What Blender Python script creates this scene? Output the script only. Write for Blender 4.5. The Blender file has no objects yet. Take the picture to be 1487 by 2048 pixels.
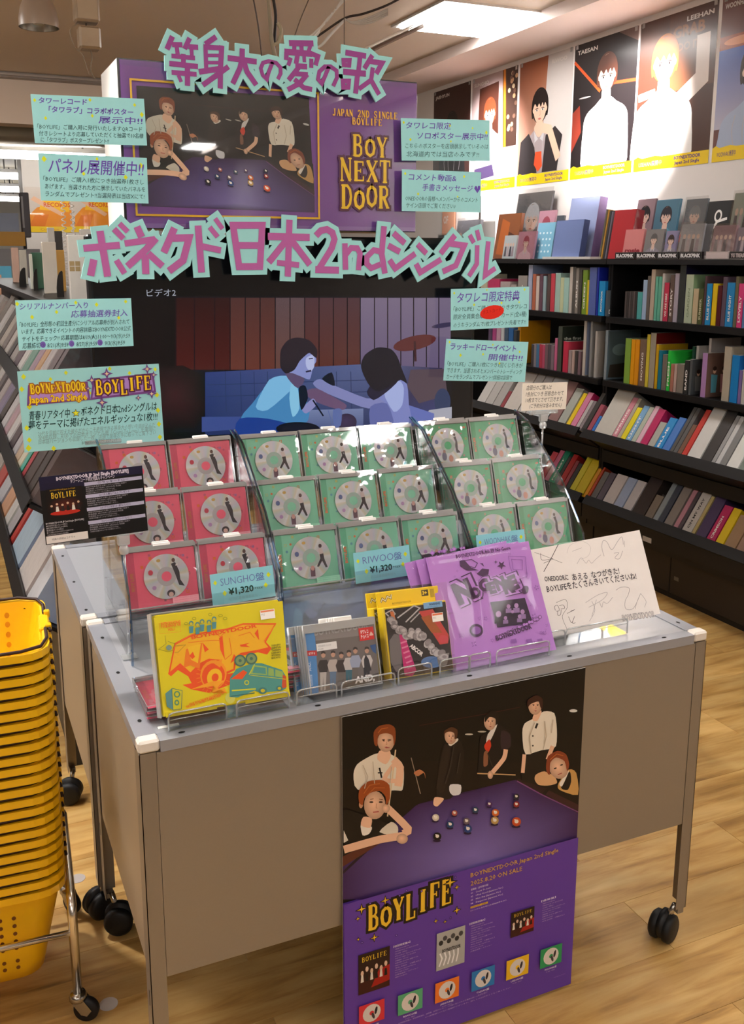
import bpy, math, random
import numpy as np
from mathutils import Vector, Matrix
from mathutils.geometry import tessellate_polygon
random.seed(7)
SC = bpy.context.scene
COL = SC.collection
# ---------------------------------------------------------------- camera, world, lights, exposure
CAMP = Vector((-0.2657, -1.4697, 1.541))
YAW, PITCH, ROLL, FOC, PCX, PCY = math.radians(23.957), math.radians(11.878), math.radians(-0.078), 1918.2, 736.4, 920.6
_f = Vector((math.sin(YAW)*math.cos(PITCH), math.cos(YAW)*math.cos(PITCH), -math.sin(PITCH)))
_r = Vector((math.cos(YAW), -math.sin(YAW), 0))
_d = _f.cross(_r)
CR = math.cos(ROLL)*_r + math.sin(ROLL)*_d
CD = -math.sin(ROLL)*_r + math.cos(ROLL)*_d
cam = bpy.data.cameras.new('camera'); camo = bpy.data.objects.new('camera', cam); COL.objects.link(camo)
cam.sensor_fit = 'HORIZONTAL'; cam.sensor_width = 36; cam.lens = FOC/1487*36
cam.shift_x = (743.5-PCX)/1487; cam.shift_y = (PCY-1024)/1487; cam.clip_start = .02; cam.clip_end = 80
m3 = Matrix((CR, -CD, -_f)).transposed()
camo.matrix_world = Matrix.Translation(CAMP) @ m3.to_4x4()
SC.camera = camo
w = bpy.data.worlds.new('world'); SC.world = w; w.use_nodes = True
w.node_tree.nodes['Background'].inputs[0].default_value = (.9, .93, 1, 1)
w.node_tree.nodes['Background'].inputs[1].default_value = .3
SC.view_settings.view_transform = 'Standard'; SC.view_settings.look = 'None'
SC.view_settings.gamma = 1; SC.view_settings.use_curve_mapping = False
SC.view_settings.exposure = 1.3
PANEL_E = 11.0      # emission of the ceiling panels
TUBE_E = 17.0
def lamp(name, kind, loc, energy, color=(1, 1, 1), size=.3, target=None, spot=None, blend=.5):
    l = bpy.data.lights.new(name, kind); l.energy = energy; l.color = color
    if kind == 'AREA': l.shape = 'SQUARE'; l.size = size
    else: l.shadow_soft_size = size
    if spot: l.spot_size = math.radians(spot); l.spot_blend = blend
    o = bpy.data.objects.new(name, l); COL.objects.link(o); o.location = loc
    if target is not None:
        o.rotation_euler = (Vector(target)-Vector(loc)).to_track_quat('-Z', 'Y').to_euler()
    return o
lamp('poster_spot_light', 'SPOT', (2.05, 2.05, 2.7), 330, (1, .93, .92), .03, (3.02, 2.62, 2.22), 39, .8)
lamp('poster_spot_light', 'SPOT', (2.3, 3.9, 2.7), 75, (1, .93, .92), .03, (3.02, 4.0, 2.2), 60, .8)
lamp('table_spot_light', 'SPOT', (-.6, 1.4, 2.7), 70, (1, .95, .9), .05, (.4, .5, .9), 70, .7)
PANELS = [(2.37, 3.2), (2.37, .1), (2.43, -2.76), (2.65, -6.9), (-1.3, 3.2), (-1.1, .6), (-.9, -3.2), (-4, 1.), (-4, 5.)]
# ---------------------------------------------------------------- pixel -> plane helpers
def ray(x, y): return CR*((x-PCX)/FOC) + CD*((y-PCY)/FOC) + _f
def onX(x, y, X): d = ray(x, y); return CAMP + d*((X-CAMP.x)/d.x)
def onY(x, y, Y): d = ray(x, y); return CAMP + d*((Y-CAMP.y)/d.y)
def onZ(x, y, Z): d = ray(x, y); return CAMP + d*((Z-CAMP.z)/d.z)
def yat(px, X, z):   # Y of the point (X, ?, z) seen in column px
    k = (px-PCX)/FOC; a = CR - _f*k      # a.(P-C)=0
    return CAMP.y - (a.x*(X-CAMP.x)+a.z*(z-CAMP.z))/a.y
class Fr:
    "plane frame: origin, unit axes u (right), v (up), n (towards viewer)"
    def __init__(s, o, u, v):
        s.o = Vector(o); s.u = Vector(u).normalized(); v = Vector(v); s.v = (v - s.u*v.dot(s.u)).normalized(); s.n = s.u.cross(s.v)
    def px(s, x, y):
        d = ray(x, y); t = (s.o-CAMP).dot(s.n)/d.dot(s.n); p = CAMP+d*t-s.o
        return (p.dot(s.u), p.dot(s.v))
    def mat(s, dz=0):
        m = Matrix((s.u, s.v, s.n)).transposed().to_4x4(); m.translation = s.o+s.n*dz; return m
def frame(bl, br, y0, y1=None, tilt=0, z0=None):
    "frame from two bottom pixels on planes Y=y0 / Y=y1 (or on z=z0), leaning back by tilt degrees"
    A = onY(*bl, y0) if z0 is None else onZ(*bl, z0)
    B = onY(*br, y0 if y1 is None else y1) if z0 is None else onZ(*br, z0)
    u = (B-A).normalized(); nb = Vector((0, 0, 1)).cross(u).normalized()   # points away from viewer
    v = Vector((0, 0, 1))*math.cos(math.radians(tilt)) + nb*math.sin(math.radians(tilt))
    F = Fr(A, u, v); F.w = (B-A).length; return F
def fit(bl, br, y0, y1=None, tl=None, tr=None, lo=0, hi=50):
    "frame whose lean makes the given top corner sit square above its bottom corner"
    best = None
    for k in range(0, 101):
        a = lo+(hi-lo)*k/100; F = frame(bl, br, y0, y1, a); e = 0
        if tl: e += abs(F.px(*tl)[0])
        if tr: e += abs(F.px(*tr)[0]-F.w)
        if best is None or e < best[0]: best = (e, a, F)
    print('FIT', round(best[0], 4), 'tilt', round(best[1], 1), 'w', round(best[2].w, 3)); return best[2]
# ---------------------------------------------------------------- colours and materials
def lin(c): return c/12.92 if c <= .04045 else ((c+.055)/1.055)**2.4
def hx(c, k=1):
    if isinstance(c, (tuple, list)): return tuple(c)[:3]
    c = c.lstrip('#'); return tuple(lin(int(c[i:i+2], 16)/255)*k for i in (0, 2, 4))
MATS = {}
def nodes(name):
    m = bpy.data.materials.new(name); m.use_nodes = True; nt = m.node_tree; nt.nodes.clear()
    out = nt.nodes.new('ShaderNodeOutputMaterial'); MATS[name] = m
    return m, nt, out
def N(nt, t, **kw):
    n = nt.nodes.new(t)
    for k, v in kw.items():
        if k in n.inputs: n.inputs[k].default_value = v
        else: setattr(n, k, v)
    return n
def attr_mat(name, rough=.5, metal=0, spec=.5, coat=0, nscale=40, namt=.06, bump=0, bscale=60, aniso=None, coatr=.05):
    m, nt, out = nodes(name); L = nt.links.new
    b = N(nt, 'ShaderNodeBsdfPrincipled', Roughness=rough, Metallic=metal)
    b.inputs['Specular IOR Level'].default_value = spec; b.inputs['Coat Weight'].default_value = coat; b.inputs['Coat Roughness'].default_value = coatr
    a = N(nt, 'ShaderNodeAttribute', attribute_name='Col')
    tc = N(nt, 'ShaderNodeTexCoord'); mp = N(nt, 'ShaderNodeMapping'); L(tc.outputs['Object'], mp.inputs[0])
    if aniso: mp.inputs['Scale'].default_value = aniso
    no = N(nt, 'ShaderNodeTexNoise', Scale=nscale, Detail=3.0); L(mp.outputs[0], no.inputs['Vector'])
    mr = N(nt, 'ShaderNodeMapRange'); L(no.outputs[0], mr.inputs[0]); mr.inputs[3].default_value = 1-namt; mr.inputs[4].default_value = 1+namt
    mx = N(nt, 'ShaderNodeVectorMath', operation='MULTIPLY'); L(a.outputs['Color'], mx.inputs[0]); L(mr.outputs[0], mx.inputs[1]); L(mx.outputs[0], b.inputs['Base Color'])
    if bump:
        n2 = N(nt, 'ShaderNodeTexNoise', Scale=bscale, Detail=2.0); L(tc.outputs['Object'], n2.inputs['Vector'])
        bp = N(nt, 'ShaderNodeBump', Strength=bump, Distance=.01); L(n2.outputs[0], bp.inputs['Height']); L(bp.outputs[0], b.inputs['Normal'])
        if coat: L(bp.outputs[0], b.inputs['Coat Normal'])
    L(b.outputs[0], out.inputs[0]); return m
attr_mat('card', rough=.75, spec=.25, namt=.03)
attr_mat('print', rough=.45, spec=.35, namt=.02)
attr_mat('gloss_print', rough=.35, spec=.4, coat=.8, namt=.02, coatr=.02)
attr_mat('satin_print', rough=.5, spec=.35, coat=.45, namt=.02, coatr=.2)
attr_mat('plastic', rough=.32, spec=.5, namt=.04)
attr_mat('rubber', rough=.55, spec=.4, namt=.08)
attr_mat('paint_black', rough=.45, spec=.4, namt=.1)
attr_mat('wrapped', rough=.4, spec=.4, coat=.7, namt=.05, bump=.2, bscale=24, coatr=.04)
attr_mat('steel_paint', rough=.38, metal=.35, spec=.5, namt=.03, nscale=300)
attr_mat('steel_top', rough=.27, metal=.25, spec=.5, namt=.02, nscale=200)
attr_mat('chrome', rough=.22, metal=1, namt=.02)
attr_mat('wall_paint', rough=.7, spec=.2, namt=.04, nscale=3)
attr_mat('disc_foil', rough=.16, metal=.85, namt=.02, coat=.4)
def disc_mat():
    m, nt, out = nodes('iridescent_disc'); L = nt.links.new
    tc = N(nt, 'ShaderNodeTexCoord'); sp = N(nt, 'ShaderNodeSeparateXYZ'); L(tc.outputs['Object'], sp.inputs[0])
    at = N(nt, 'ShaderNodeMath', operation='ARCTAN2'); L(sp.outputs[1], at.inputs[0]); L(sp.outputs[0], at.inputs[1])
    s = N(nt, 'ShaderNodeMath', operation='MULTIPLY'); L(at.outputs[0], s.inputs[0]); s.inputs[1].default_value = .955
    fr = N(nt, 'ShaderNodeMath', operation='FRACT'); L(s.outputs[0], fr.inputs[0])
    cr = N(nt, 'ShaderNodeValToRGB'); L(fr.outputs[0], cr.inputs[0]); e = cr.color_ramp.elements
    e[0].color = (.66, .66, .67, 1); e[1].color = (.66, .66, .67, 1)
    for p, c in ((.12, (.62, .55, .42, 1)), (.25, (.5, .56, .5, 1)), (.4, (.52, .53, .62, 1)), (.6, (.6, .53, .58, 1)), (.8, (.56, .57, .56, 1))):
        x = e.new(p); x.color = c
    b = N(nt, 'ShaderNodeBsdfPrincipled', Roughness=.35, Metallic=.25); L(cr.outputs[0], b.inputs['Base Color'])
    L(b.outputs[0], out.inputs[0])
disc_mat()
def clear_mat(name, tint=(.97, .98, .98), refl=.07, rough=.02, bump=0, bscale=30, dense=0.0, edge=.55):
    m, nt, out = nodes(name); L = nt.links.new
    t = N(nt, 'ShaderNodeBsdfTransparent'); t.inputs[0].default_value = tint+(1,)
    g = N(nt, 'ShaderNodeBsdfGlossy', Roughness=rough)
    lw = N(nt, 'ShaderNodeLayerWeight', Blend=.25)
    mr = N(nt, 'ShaderNodeMapRange'); L(lw.outputs['Facing'], mr.inputs[0]); mr.inputs[3].default_value = refl; mr.inputs[4].default_value = edge
    mx = N(nt, 'ShaderNodeMixShader'); L(mr.outputs[0], mx.inputs[0]); L(t.outputs[0], mx.inputs[1]); L(g.outputs[0], mx.inputs[2])
    last = mx
    if bump:
        tc = N(nt, 'ShaderNodeTexCoord'); no = N(nt, 'ShaderNodeTexNoise', Scale=bscale, Detail=3.0); L(tc.outputs['Object'], no.inputs['Vector'])
        bp = N(nt, 'ShaderNodeBump', Strength=bump, Distance=.01); L(no.outputs[0], bp.inputs['Height']); L(bp.outputs[0], g.inputs['Normal'])
    if dense:
        d = N(nt, 'ShaderNodeBsdfDiffuse'); d.inputs[0].default_value = (.8, .8, .8, 1)
        m2 = N(nt, 'ShaderNodeMixShader'); m2.inputs[0].default_value = dense; L(mx.outputs[0], m2.inputs[1]); L(d.outputs[0], m2.inputs[2]); last = m2
    L(last.outputs[0], out.inputs[0]); return m
clear_mat('acrylic', refl=.05)
clear_mat('acrylic_edge', tint=(.45, .62, .8), refl=.15)
clear_mat('acrylic_rim', tint=(.8, .85, .87), refl=.25, dense=.25)
clear_mat('jewel_case', tint=(.995, .995, .995), refl=.04, rough=.03, dense=.03)
clear_mat('case_rim', tint=(.85, .86, .86), refl=.2, rough=.06, dense=.32)
clear_mat('shrink_film', tint=(.99, .99, .99), refl=.013, rough=.05, bump=.6, bscale=9)
clear_mat('polybag', tint=(.99, .99, .99), refl=.03, rough=.08, bump=.35, bscale=9)
clear_mat('envelope_film', tint=(.99, .99, .99), refl=.001, rough=.04, edge=.12)
def emis_mat(name, strength, attr=True, col=(1, 1, 1)):
    m, nt, out = nodes(name); e = N(nt, 'ShaderNodeEmission', Strength=strength)
    e.inputs[0].default_value = tuple(col)+(1,)
    if attr:
        a = N(nt, 'ShaderNodeAttribute', attribute_name='Col'); nt.links.new(a.outputs['Color'], e.inputs[0])
    nt.links.new(e.outputs[0], out.inputs[0]); return m
emis_mat('panel_light', PANEL_E, False, (1, .97, .93)); emis_mat('tube_light', TUBE_E, False, (1, .98, .95))
def screen_mat():
    m, nt, out = nodes('lcd_screen'); L = nt.links.new
    a = N(nt, 'ShaderNodeAttribute', attribute_name='Col'); b = N(nt, 'ShaderNodeBsdfPrincipled', Roughness=.15)
    b.inputs['Base Color'].default_value = (.004, .004, .005, 1); L(a.outputs['Color'], b.inputs['Emission Color']); b.inputs['Emission Strength'].default_value = .36
    L(b.outputs[0], out.inputs[0])
screen_mat()
def wood_mat():
    m, nt, out = nodes('oak_vinyl'); L = nt.links.new
    tc = N(nt, 'ShaderNodeTexCoord'); oi = N(nt, 'ShaderNodeObjectInfo')
    ad = N(nt, 'ShaderNodeVectorMath', operation='ADD'); L(tc.outputs['Object'], ad.inputs[0])
    sc = N(nt, 'ShaderNodeVectorMath', operation='SCALE'); L(oi.outputs['Random'], sc.inputs['Scale']); sc.inputs[0].default_value = (17, 31, 9); L(sc.outputs[0], ad.inputs[1])
    mp = N(nt, 'ShaderNodeMapping'); mp.inputs['Scale'].default_value = (1.3, 11, 1); L(ad.outputs[0], mp.inputs[0])
    n1 = N(nt, 'ShaderNodeTexNoise', Scale=2.2, Detail=6.0, Roughness=.6, Distortion=.4); L(mp.outputs[0], n1.inputs['Vector'])
    mp2 = N(nt, 'ShaderNodeMapping'); mp2.inputs['Scale'].default_value = (1., 3, 1); L(ad.outputs[0], mp2.inputs[0])
    n2 = N(nt, 'ShaderNodeTexNoise', Scale=2.5, Detail=3.0); L(mp2.outputs[0], n2.inputs['Vector'])
    cr = N(nt, 'ShaderNodeValToRGB'); L(n1.outputs[0], cr.inputs[0]); e = cr.color_ramp.elements
    e[0].position = .28; e[0].color = hx('#94703f')+(1,); e[1].position = .72; e[1].color = hx('#dcbc80')+(1,)
    x = e.new(.42); x.color = hx('#c09656')+(1,); x = e.new(.52); x.color = hx('#cfa869')+(1,)
    c2 = N(nt, 'ShaderNodeValToRGB'); L(n2.outputs[0], c2.inputs[0]); e = c2.color_ramp.elements
    e[0].position = .3; e[0].color = (.66, .6, .5, 1); e[1].position = .7; e[1].color = (1.1, 1.08, 1.0, 1)
    mx = N(nt, 'ShaderNodeVectorMath', operation='MULTIPLY'); L(cr.outputs[0], mx.inputs[0]); L(c2.outputs[0], mx.inputs[1])
    mr = N(nt, 'ShaderNodeMapRange'); L(oi.outputs['Random'], mr.inputs[0]); mr.inputs[3].default_value = .86; mr.inputs[4].default_value = 1.08
    m2 = N(nt, 'ShaderNodeVectorMath', operation='MULTIPLY'); L(mx.outputs[0], m2.inputs[0]); L(mr.outputs[0], m2.inputs[1])
    b = N(nt, 'ShaderNodeBsdfPrincipled', Roughness=.42); L(m2.outputs[0], b.inputs['Base Color'])
    bp = N(nt, 'ShaderNodeBump', Strength=.12, Distance=.002); L(n1.outputs[0], bp.inputs['Height']); L(bp.outputs[0], b.inputs['Normal'])
    L(b.outputs[0], out.inputs[0])
wood_mat()
# ---------------------------------------------------------------- mesh builder
CUBE_F = [(0, 3, 2, 1), (4, 5, 6, 7), (0, 1, 5, 4), (1, 2, 6, 5), (2, 3, 7, 6), (3, 0, 4, 7)]   # -z +z -y +x +y -x
class MB:
    def __init__(s, col='#888888'): s.v = []; s.f = []; s.c = []; s.sm = []; s.col = col; s.vc = None
    def add(s, vs, fs, col=None, smooth=False, M=None, fcols=None):
        b = len(s.v); s.v += [tuple(M @ Vector(p)) if M is not None else tuple(p) for p in vs]
        c = hx(col or s.col)
        for i, f in enumerate(fs):
            s.f.append(tuple(b+k for k in f)); s.c.append(hx(fcols[i]) if fcols else c); s.sm.append(smooth)
        return s
    def box(s, lo, hi, col=None, M=None, fcols=None, taper=None):
        x0, y0, z0 = lo; x1, y1, z1 = hi
        vs = [(x0, y0, z0), (x1, y0, z0), (x1, y1, z0), (x0, y1, z0), (x0, y0, z1), (x1, y0, z1), (x1, y1, z1), (x0, y1, z1)]
        return s.add(vs, CUBE_F, col, M=M, fcols=fcols)
    def bbox(s, lo, hi, b=.003, col=None, M=None):
        "box with bevelled edges (all 12)"
        x0, y0, z0 = lo; x1, y1, z1 = hi; vs = []; fs = []
        for ax in range(3):
            for sg in (0, 1):
                base = len(vs); o = [a for a in range(3) if a != ax]
                for i, j in ((0, 0), (1, 0), (1, 1), (0, 1)):
                    p = [0, 0, 0]; p[ax] = (lo, hi)[sg][ax]
                    p[o[0]] = (lo[o[0]]+b, hi[o[0]]-b)[i]; p[o[1]] = (lo[o[1]]+b, hi[o[1]]-b)[j]; vs.append(tuple(p))
                fs.append(tuple(range(base, base+4)))
        def vid(ax, sg, p):   # vertex of face ax,sg nearest corner p
            base = (ax*2+sg)*4; o = [a for a in range(3) if a != ax]; i, j = p[o[0]], p[o[1]]
            return base+{(0, 0): 0, (1, 0): 1, (1, 1): 2, (0, 1): 3}[(i, j)]
        for ax in range(3):
            o = [a for a in range(3) if a != ax]
            for i in (0, 1):
                for j in (0, 1):
                    q = []
                    for e in (0, 1):
                        p = [0, 0, 0]; p[ax] = e; p[o[0]] = i; p[o[1]] = j
                        q.append((vid(o[0], i, p), vid(o[1], j, p)))
                    fs.append((q[0][0], q[1][0], q[1][1], q[0][1]))
        for i in (0, 1):
            for j in (0, 1):
                for k in (0, 1):
                    p = [i, j, k]; fs.append((vid(0, i, p), vid(1, j, p), vid(2, k, p)))
        return s.add(vs, fs, col, M=M)
    def tube(s, pts, r, n=8, col=None, M=None, closed=False, smooth=True, rs=None):
        P = [Vector(p) for p in pts]; vs = []; m = len(P); up = None
        for i, p in enumerate(P):
            a = P[(i-1) % m] if closed or i > 0 else p; b = P[(i+1) % m] if closed or i < m-1 else p
            t = (b-a).normalized()
            if up is None:
                up = Vector((0, 0, 1)) if abs(t.z) < .9 else Vector((1, 0, 0))
            x = t.cross(up).normalized(); y = x.cross(t).normalized(); up = y
            rr = rs[i] if rs else r
            for k in range(n):
                an = 2*math.pi*k/n; vs.append(p+x*(rr*math.cos(an))+y*(rr*math.sin(an)))
        fs = []
        for i in range(m if closed else m-1):
            j = (i+1) % m
            for k in range(n): fs.append((i*n+k, i*n+(k+1) % n, j*n+(k+1) % n, j*n+k))
        if not closed: fs += [tuple(reversed(range(n))), tuple(range((m-1)*n, m*n))]
        return s.add(vs, fs, col, smooth, M)
    def lathe(s, prof, n=20, col=None, M=None, smooth=True, cols=None):
        vs = []; fs = []
        for r, z in prof:
            for k in range(n): a = 2*math.pi*k/n; vs.append((r*math.cos(a), r*math.sin(a), z))
        fc = []
        for i in range(len(prof)-1):
            for k in range(n):
                fs.append((i*n+k, i*n+(k+1) % n, (i+1)*n+(k+1) % n, (i+1)*n+k)); fc.append(cols[i] if cols else (col or s.col))
        return s.add(vs, fs, col, smooth, M, fcols=fc)
    def prism(s, pts, z0, z1, col=None, M=None):
        a = sum(pts[i][0]*pts[(i+1) % len(pts)][1]-pts[(i+1) % len(pts)][0]*pts[i][1] for i in range(len(pts)))
        if a < 0: pts = pts[::-1]
        n = len(pts); vs = [(x, y, z0) for x, y in pts]+[(x, y, z1) for x, y in pts]
        tri = tessellate_polygon([[Vector((x, y, 0)) for x, y in pts]])
        fs = []
        for t in tri:
            ar = sum(pts[t[i]][0]*pts[t[(i+1) % 3]][1]-pts[t[(i+1) % 3]][0]*pts[t[i]][1] for i in range(3))
            if ar < 0: t = t[::-1]
            fs.append(tuple(n+i for i in t)); fs.append(tuple(reversed(t)))
        for i in range(n): j = (i+1) % n; fs.append((i, j, n+j, n+i))
        return s.add(vs, fs, col, M=M)
    def build(s, name, mat, parent=None, M=None, **tags):
        me = bpy.data.meshes.new(name); me.from_pydata([tuple(v) for v in s.v], [], s.f)
        ca = me.color_attributes.new('Col', 'FLOAT_COLOR', 'CORNER')
        n = len(me.loops); arr = np.ones((n, 4), np.float32); ls = 0
        if s.vc is not None:
            cc = np.array(s.vc, np.float32); arr[:, :3] = cc[:n]
        else:
            cnt = np.array([len(f) for f in s.f]); arr[:, :3] = np.repeat(np.array(s.c, np.float32).reshape(-1, 3), cnt, axis=0)
        ca.data.foreach_set('color', arr.ravel())
        me.polygons.foreach_set('use_smooth', np.array(s.sm, bool)); me.materials.append(MATS[mat]); me.update()
        o = bpy.data.objects.new(name, me); COL.objects.link(o)
        if parent is not None: o.parent = parent
        if M is not None: o.matrix_local = M
        tag(o, **tags); return o
def tag(o, label=None, cat=None, group=None, kind=None):
    if label: o['label'] = label
    if cat: o['category'] = cat
    if group: o['group'] = group
    if kind: o['kind'] = kind
    return o
def thing(name, label, cat, M=None, group=None, kind=None):
    o = bpy.data.objects.new(name, None); COL.objects.link(o); o.empty_display_size = .05
    if M is not None: o.matrix_world = M if isinstance(M, Matrix) else Matrix.Translation(M)
    return tag(o, label, cat, group, kind)
def dup(o, parent=None, label=None, M=None):
    c = o.copy(); COL.objects.link(c)
    if parent is not None: c.parent = parent
    if label: c['label'] = label
    if M is not None: c.matrix_world = M
    for ch in KIDS.get(o.name, []) or [x for x in o.children]: dup(ch, c)
    return c
KIDS = {}
# ---------------------------------------------------------------- printed graphics (flat layers of polygons)
TS = bpy.data.scenes.new('tmp_text'); TCU = bpy.data.curves.new('tt', 'FONT'); TOB = bpy.data.objects.new('tt', TCU); TS.collection.objects.link(TOB)
TCACHE = {}
def glyphs(txt, bold=0, sp=1.0):
    k = (txt, bold, sp)
    if k in TCACHE: return TCACHE[k]
    TCU.body = txt; TCU.offset = bold; TCU.resolution_u = 2 if len(txt) < 12 else 1; TCU.space_character = sp
    TS.view_layers[0].update(); dg = TS.view_layers[0].depsgraph; e = TOB.evaluated_get(dg); me = e.to_mesh()
    vs = [(v.co.x, v.co.y) for v in me.vertices]; fs = [tuple(p.vertices) for p in me.polygons]; e.to_mesh_clear()
    x0 = min((v[0] for v in vs), default=0); x1 = max((v[0] for v in vs), default=1)
    TCACHE[k] = ([(x-x0, y) for x, y in vs], fs, x1-x0); return TCACHE[k]
def offs(pts, w, closed=False, ext=0):
    "left and right miter outlines of a polyline"
    P = [Vector(p[:2]) for p in pts]; n = len(P); L = []; R = []
    for i in range(n):
        a = P[i-1] if (i > 0 or closed) else None; b = P[(i+1) % n] if (i < n-1 or closed) else None
        d1 = (P[i]-a).normalized() if a is not None else (b-P[i]).normalized()
        d2 = (b-P[i]).normalized() if b is not None else d1
        n1 = Vector((-d1.y, d1.x)); n2 = Vector((-d2.y, d2.x)); m = (n1+n2)
        m = m.normalized() if m.length > 1e-6 else n1
        k = min(1/max(m.dot(n1), .35), 2.2); p = P[i]
        if a is None: p = p-d2*ext
        if b is None: p = p+d1*ext
        L.append(p+m*(w/2*k)); R.append(p-m*(w/2*k))
    return L, R
def catmull(pts, closed, n=3, t=.5):
    m = len(pts); out = []
    for i in range(m if closed else m-1):
        p1 = pts[i]; p2 = pts[(i+1) % m]; p0 = pts[(i-1) % m] if closed or i > 0 else p1; p3 = pts[(i+2) % m] if closed or i+2 < m else p2
        # sharp, long edges stay straight: damp the tangents by the shorter neighbour
        for k in range(n):
            u = k/n; a = t*.75; o = []
            for d in (0, 1):
                t1 = a*(p2[d]-p0[d]); t2 = a*(p3[d]-p1[d]); o.append((2*u**3-3*u*u+1)*p1[d]+(u**3-2*u*u+u)*t1+(-2*u**3+3*u*u)*p2[d]+(u**3-u*u)*t2)
            out.append(tuple(o))
    if not closed: out.append(tuple(pts[-1]))
    return out
class Pr(MB):
    STEP = 2.8e-5
    def __init__(s, F=None, tf=None): super().__init__(); s.z = 0; s.F = F; s.tf = tf; s.vc = []; s.smooth = False
    def q(s, p):
        if s.tf: p = s.tf(*p)
        return p
    def up(s): s.z += s.STEP
    def _a(s, vs, fs, col, cols=None):
        b = len(s.v); s.v += [(p[0], p[1], s.z) for p in vs]; c = hx(col)
        for f in fs:
            s.f.append(tuple(b+k for k in f)); s.c.append(c); s.sm.append(False)
            for k in f: s.vc.append(hx(cols[k]) if cols else c)
    def poly(s, pts, col, up=True):
        if s.smooth and 4 <= len(pts) < 30: pts = catmull(pts, True)
        s.z += s.STEP if up else 6e-6
        p = [s.q(x) for x in pts]; p3 = [Vector((x, y, 0)) for x, y in p]
        fs = []
        for t in tessellate_polygon([p3]):
            a = (p[t[1]][0]-p[t[0]][0])*(p[t[2]][1]-p[t[0]][1])-(p[t[2]][0]-p[t[0]][0])*(p[t[1]][1]-p[t[0]][1])
            fs.append(t if a > 0 else t[::-1])
        s._a(p, fs, col); return s
    def grad(s, pts, cols):
        "quad or strip with corner colours (pts counter-clockwise)"
        s.up(); p = [s.q(x) for x in pts]; s._a(p, [tuple(range(len(p)))], cols[0], cols); return s
    def fan(s, pts, cen, ccol, ecol):
        s.up(); p = [s.q(x) for x in pts]+[s.q(cen)]; n = len(pts)
        a = sum(p[i][0]*p[(i+1) % n][1]-p[(i+1) % n][0]*p[i][1] for i in range(n))
        fs = [((i, (i+1) % n, n) if a > 0 else ((i+1) % n, i, n)) for i in range(n)]
        s._a(p, fs, ecol, [ecol]*n+[ccol]); return s
    def rect(s, x0, y0, x1, y1, col): return s.poly([(x0, y0), (x1, y0), (x1, y1), (x0, y1)], col)
    def frame(s, x0, y0, x1, y1, t, col): return s.line([(x0, y0), (x1, y0), (x1, y1), (x0, y1)], t, col, closed=True)
    def ell(s, cx, cy, rx, ry, col, n=18, rot=0, up=True):
        c, sn = math.cos(rot), math.sin(rot)
        if s.smooth and rx > 14:
            pts = [(cx+rx*math.cos(2*math.pi*k/22)*c-ry*math.sin(2*math.pi*k/22)*sn, cy+rx*math.cos(2*math.pi*k/22)*sn+ry*math.sin(2*math.pi*k/22)*c) for k in range(22)]
            h0 = hx(col); return s.fan(pts, (cx-rx*.12, cy-ry*.1), tuple(min(1, q*1.12) for q in h0), tuple(q*.62 for q in h0))
        return s.poly([(cx+rx*math.cos(2*math.pi*k/n)*c-ry*math.sin(2*math.pi*k/n)*sn, cy+rx*math.cos(2*math.pi*k/n)*sn+ry*math.sin(2*math.pi*k/n)*c) for k in range(n)], col, up)
    def star(s, cx, cy, r, col, n=5, k=.42, rot=math.pi/2, sy=1):
        return s.poly([(cx+(r if i % 2 == 0 else r*k)*math.cos(rot+math.pi*i/n), cy+sy*(r if i % 2 == 0 else r*k)*math.sin(rot+math.pi*i/n)) for i in range(2*n)], col)
    def line(s, pts, w, col, closed=False, up=True, ext=0):
        s.z += s.STEP if up else 6e-6
        if s.smooth and len(pts) > 2 and not closed: pts = catmull(pts, False)
        L, R = offs(pts, w, closed, ext); n = len(L); vs = [s.q(tuple(p)) for p in L]+[s.q(tuple(p)) for p in R]; fs = []
        for i in range(n if closed else n-1):
            j = (i+1) % n; f = (i, n+i, n+j, j)
            a = sum(vs[f[k]][0]*vs[f[(k+1) % 4]][1]-vs[f[(k+1) % 4]][0]*vs[f[k]][1] for k in range(4)); fs.append(f if a > 0 else f[::-1])
        s._a(vs, fs, col); return s
    def text(s, t, x, y, h, col, w=None, rot=0, shear=0, bold=0, align='l', sp=1.0, up=True):
        "baseline-left text; h = capital height; w = forced width"
        if not t.strip(): return s
        if any(0x4e00 <= ord(q) < 0xa000 for q in t): bold = min(bold, .008)
        elif any(ord(q) > 0x2e80 for q in t): bold = min(bold, .02)
        if up: s.up()
        vs, fs, W = glyphs(t, bold, sp); k = h/.73; kx = (w/W if w else k)
        ox = {'l': 0, 'c': -W*kx/2, 'r': -W*kx}[align]; c, sn = math.cos(rot), math.sin(rot); out = []
        for a, b in vs:
            X = ox+a*kx+shear*b*k; Y = b*k; out.append(s.q((x+X*c-Y*sn, y+X*sn+Y*c)))
        s._a(out, fs, col); return s
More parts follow.
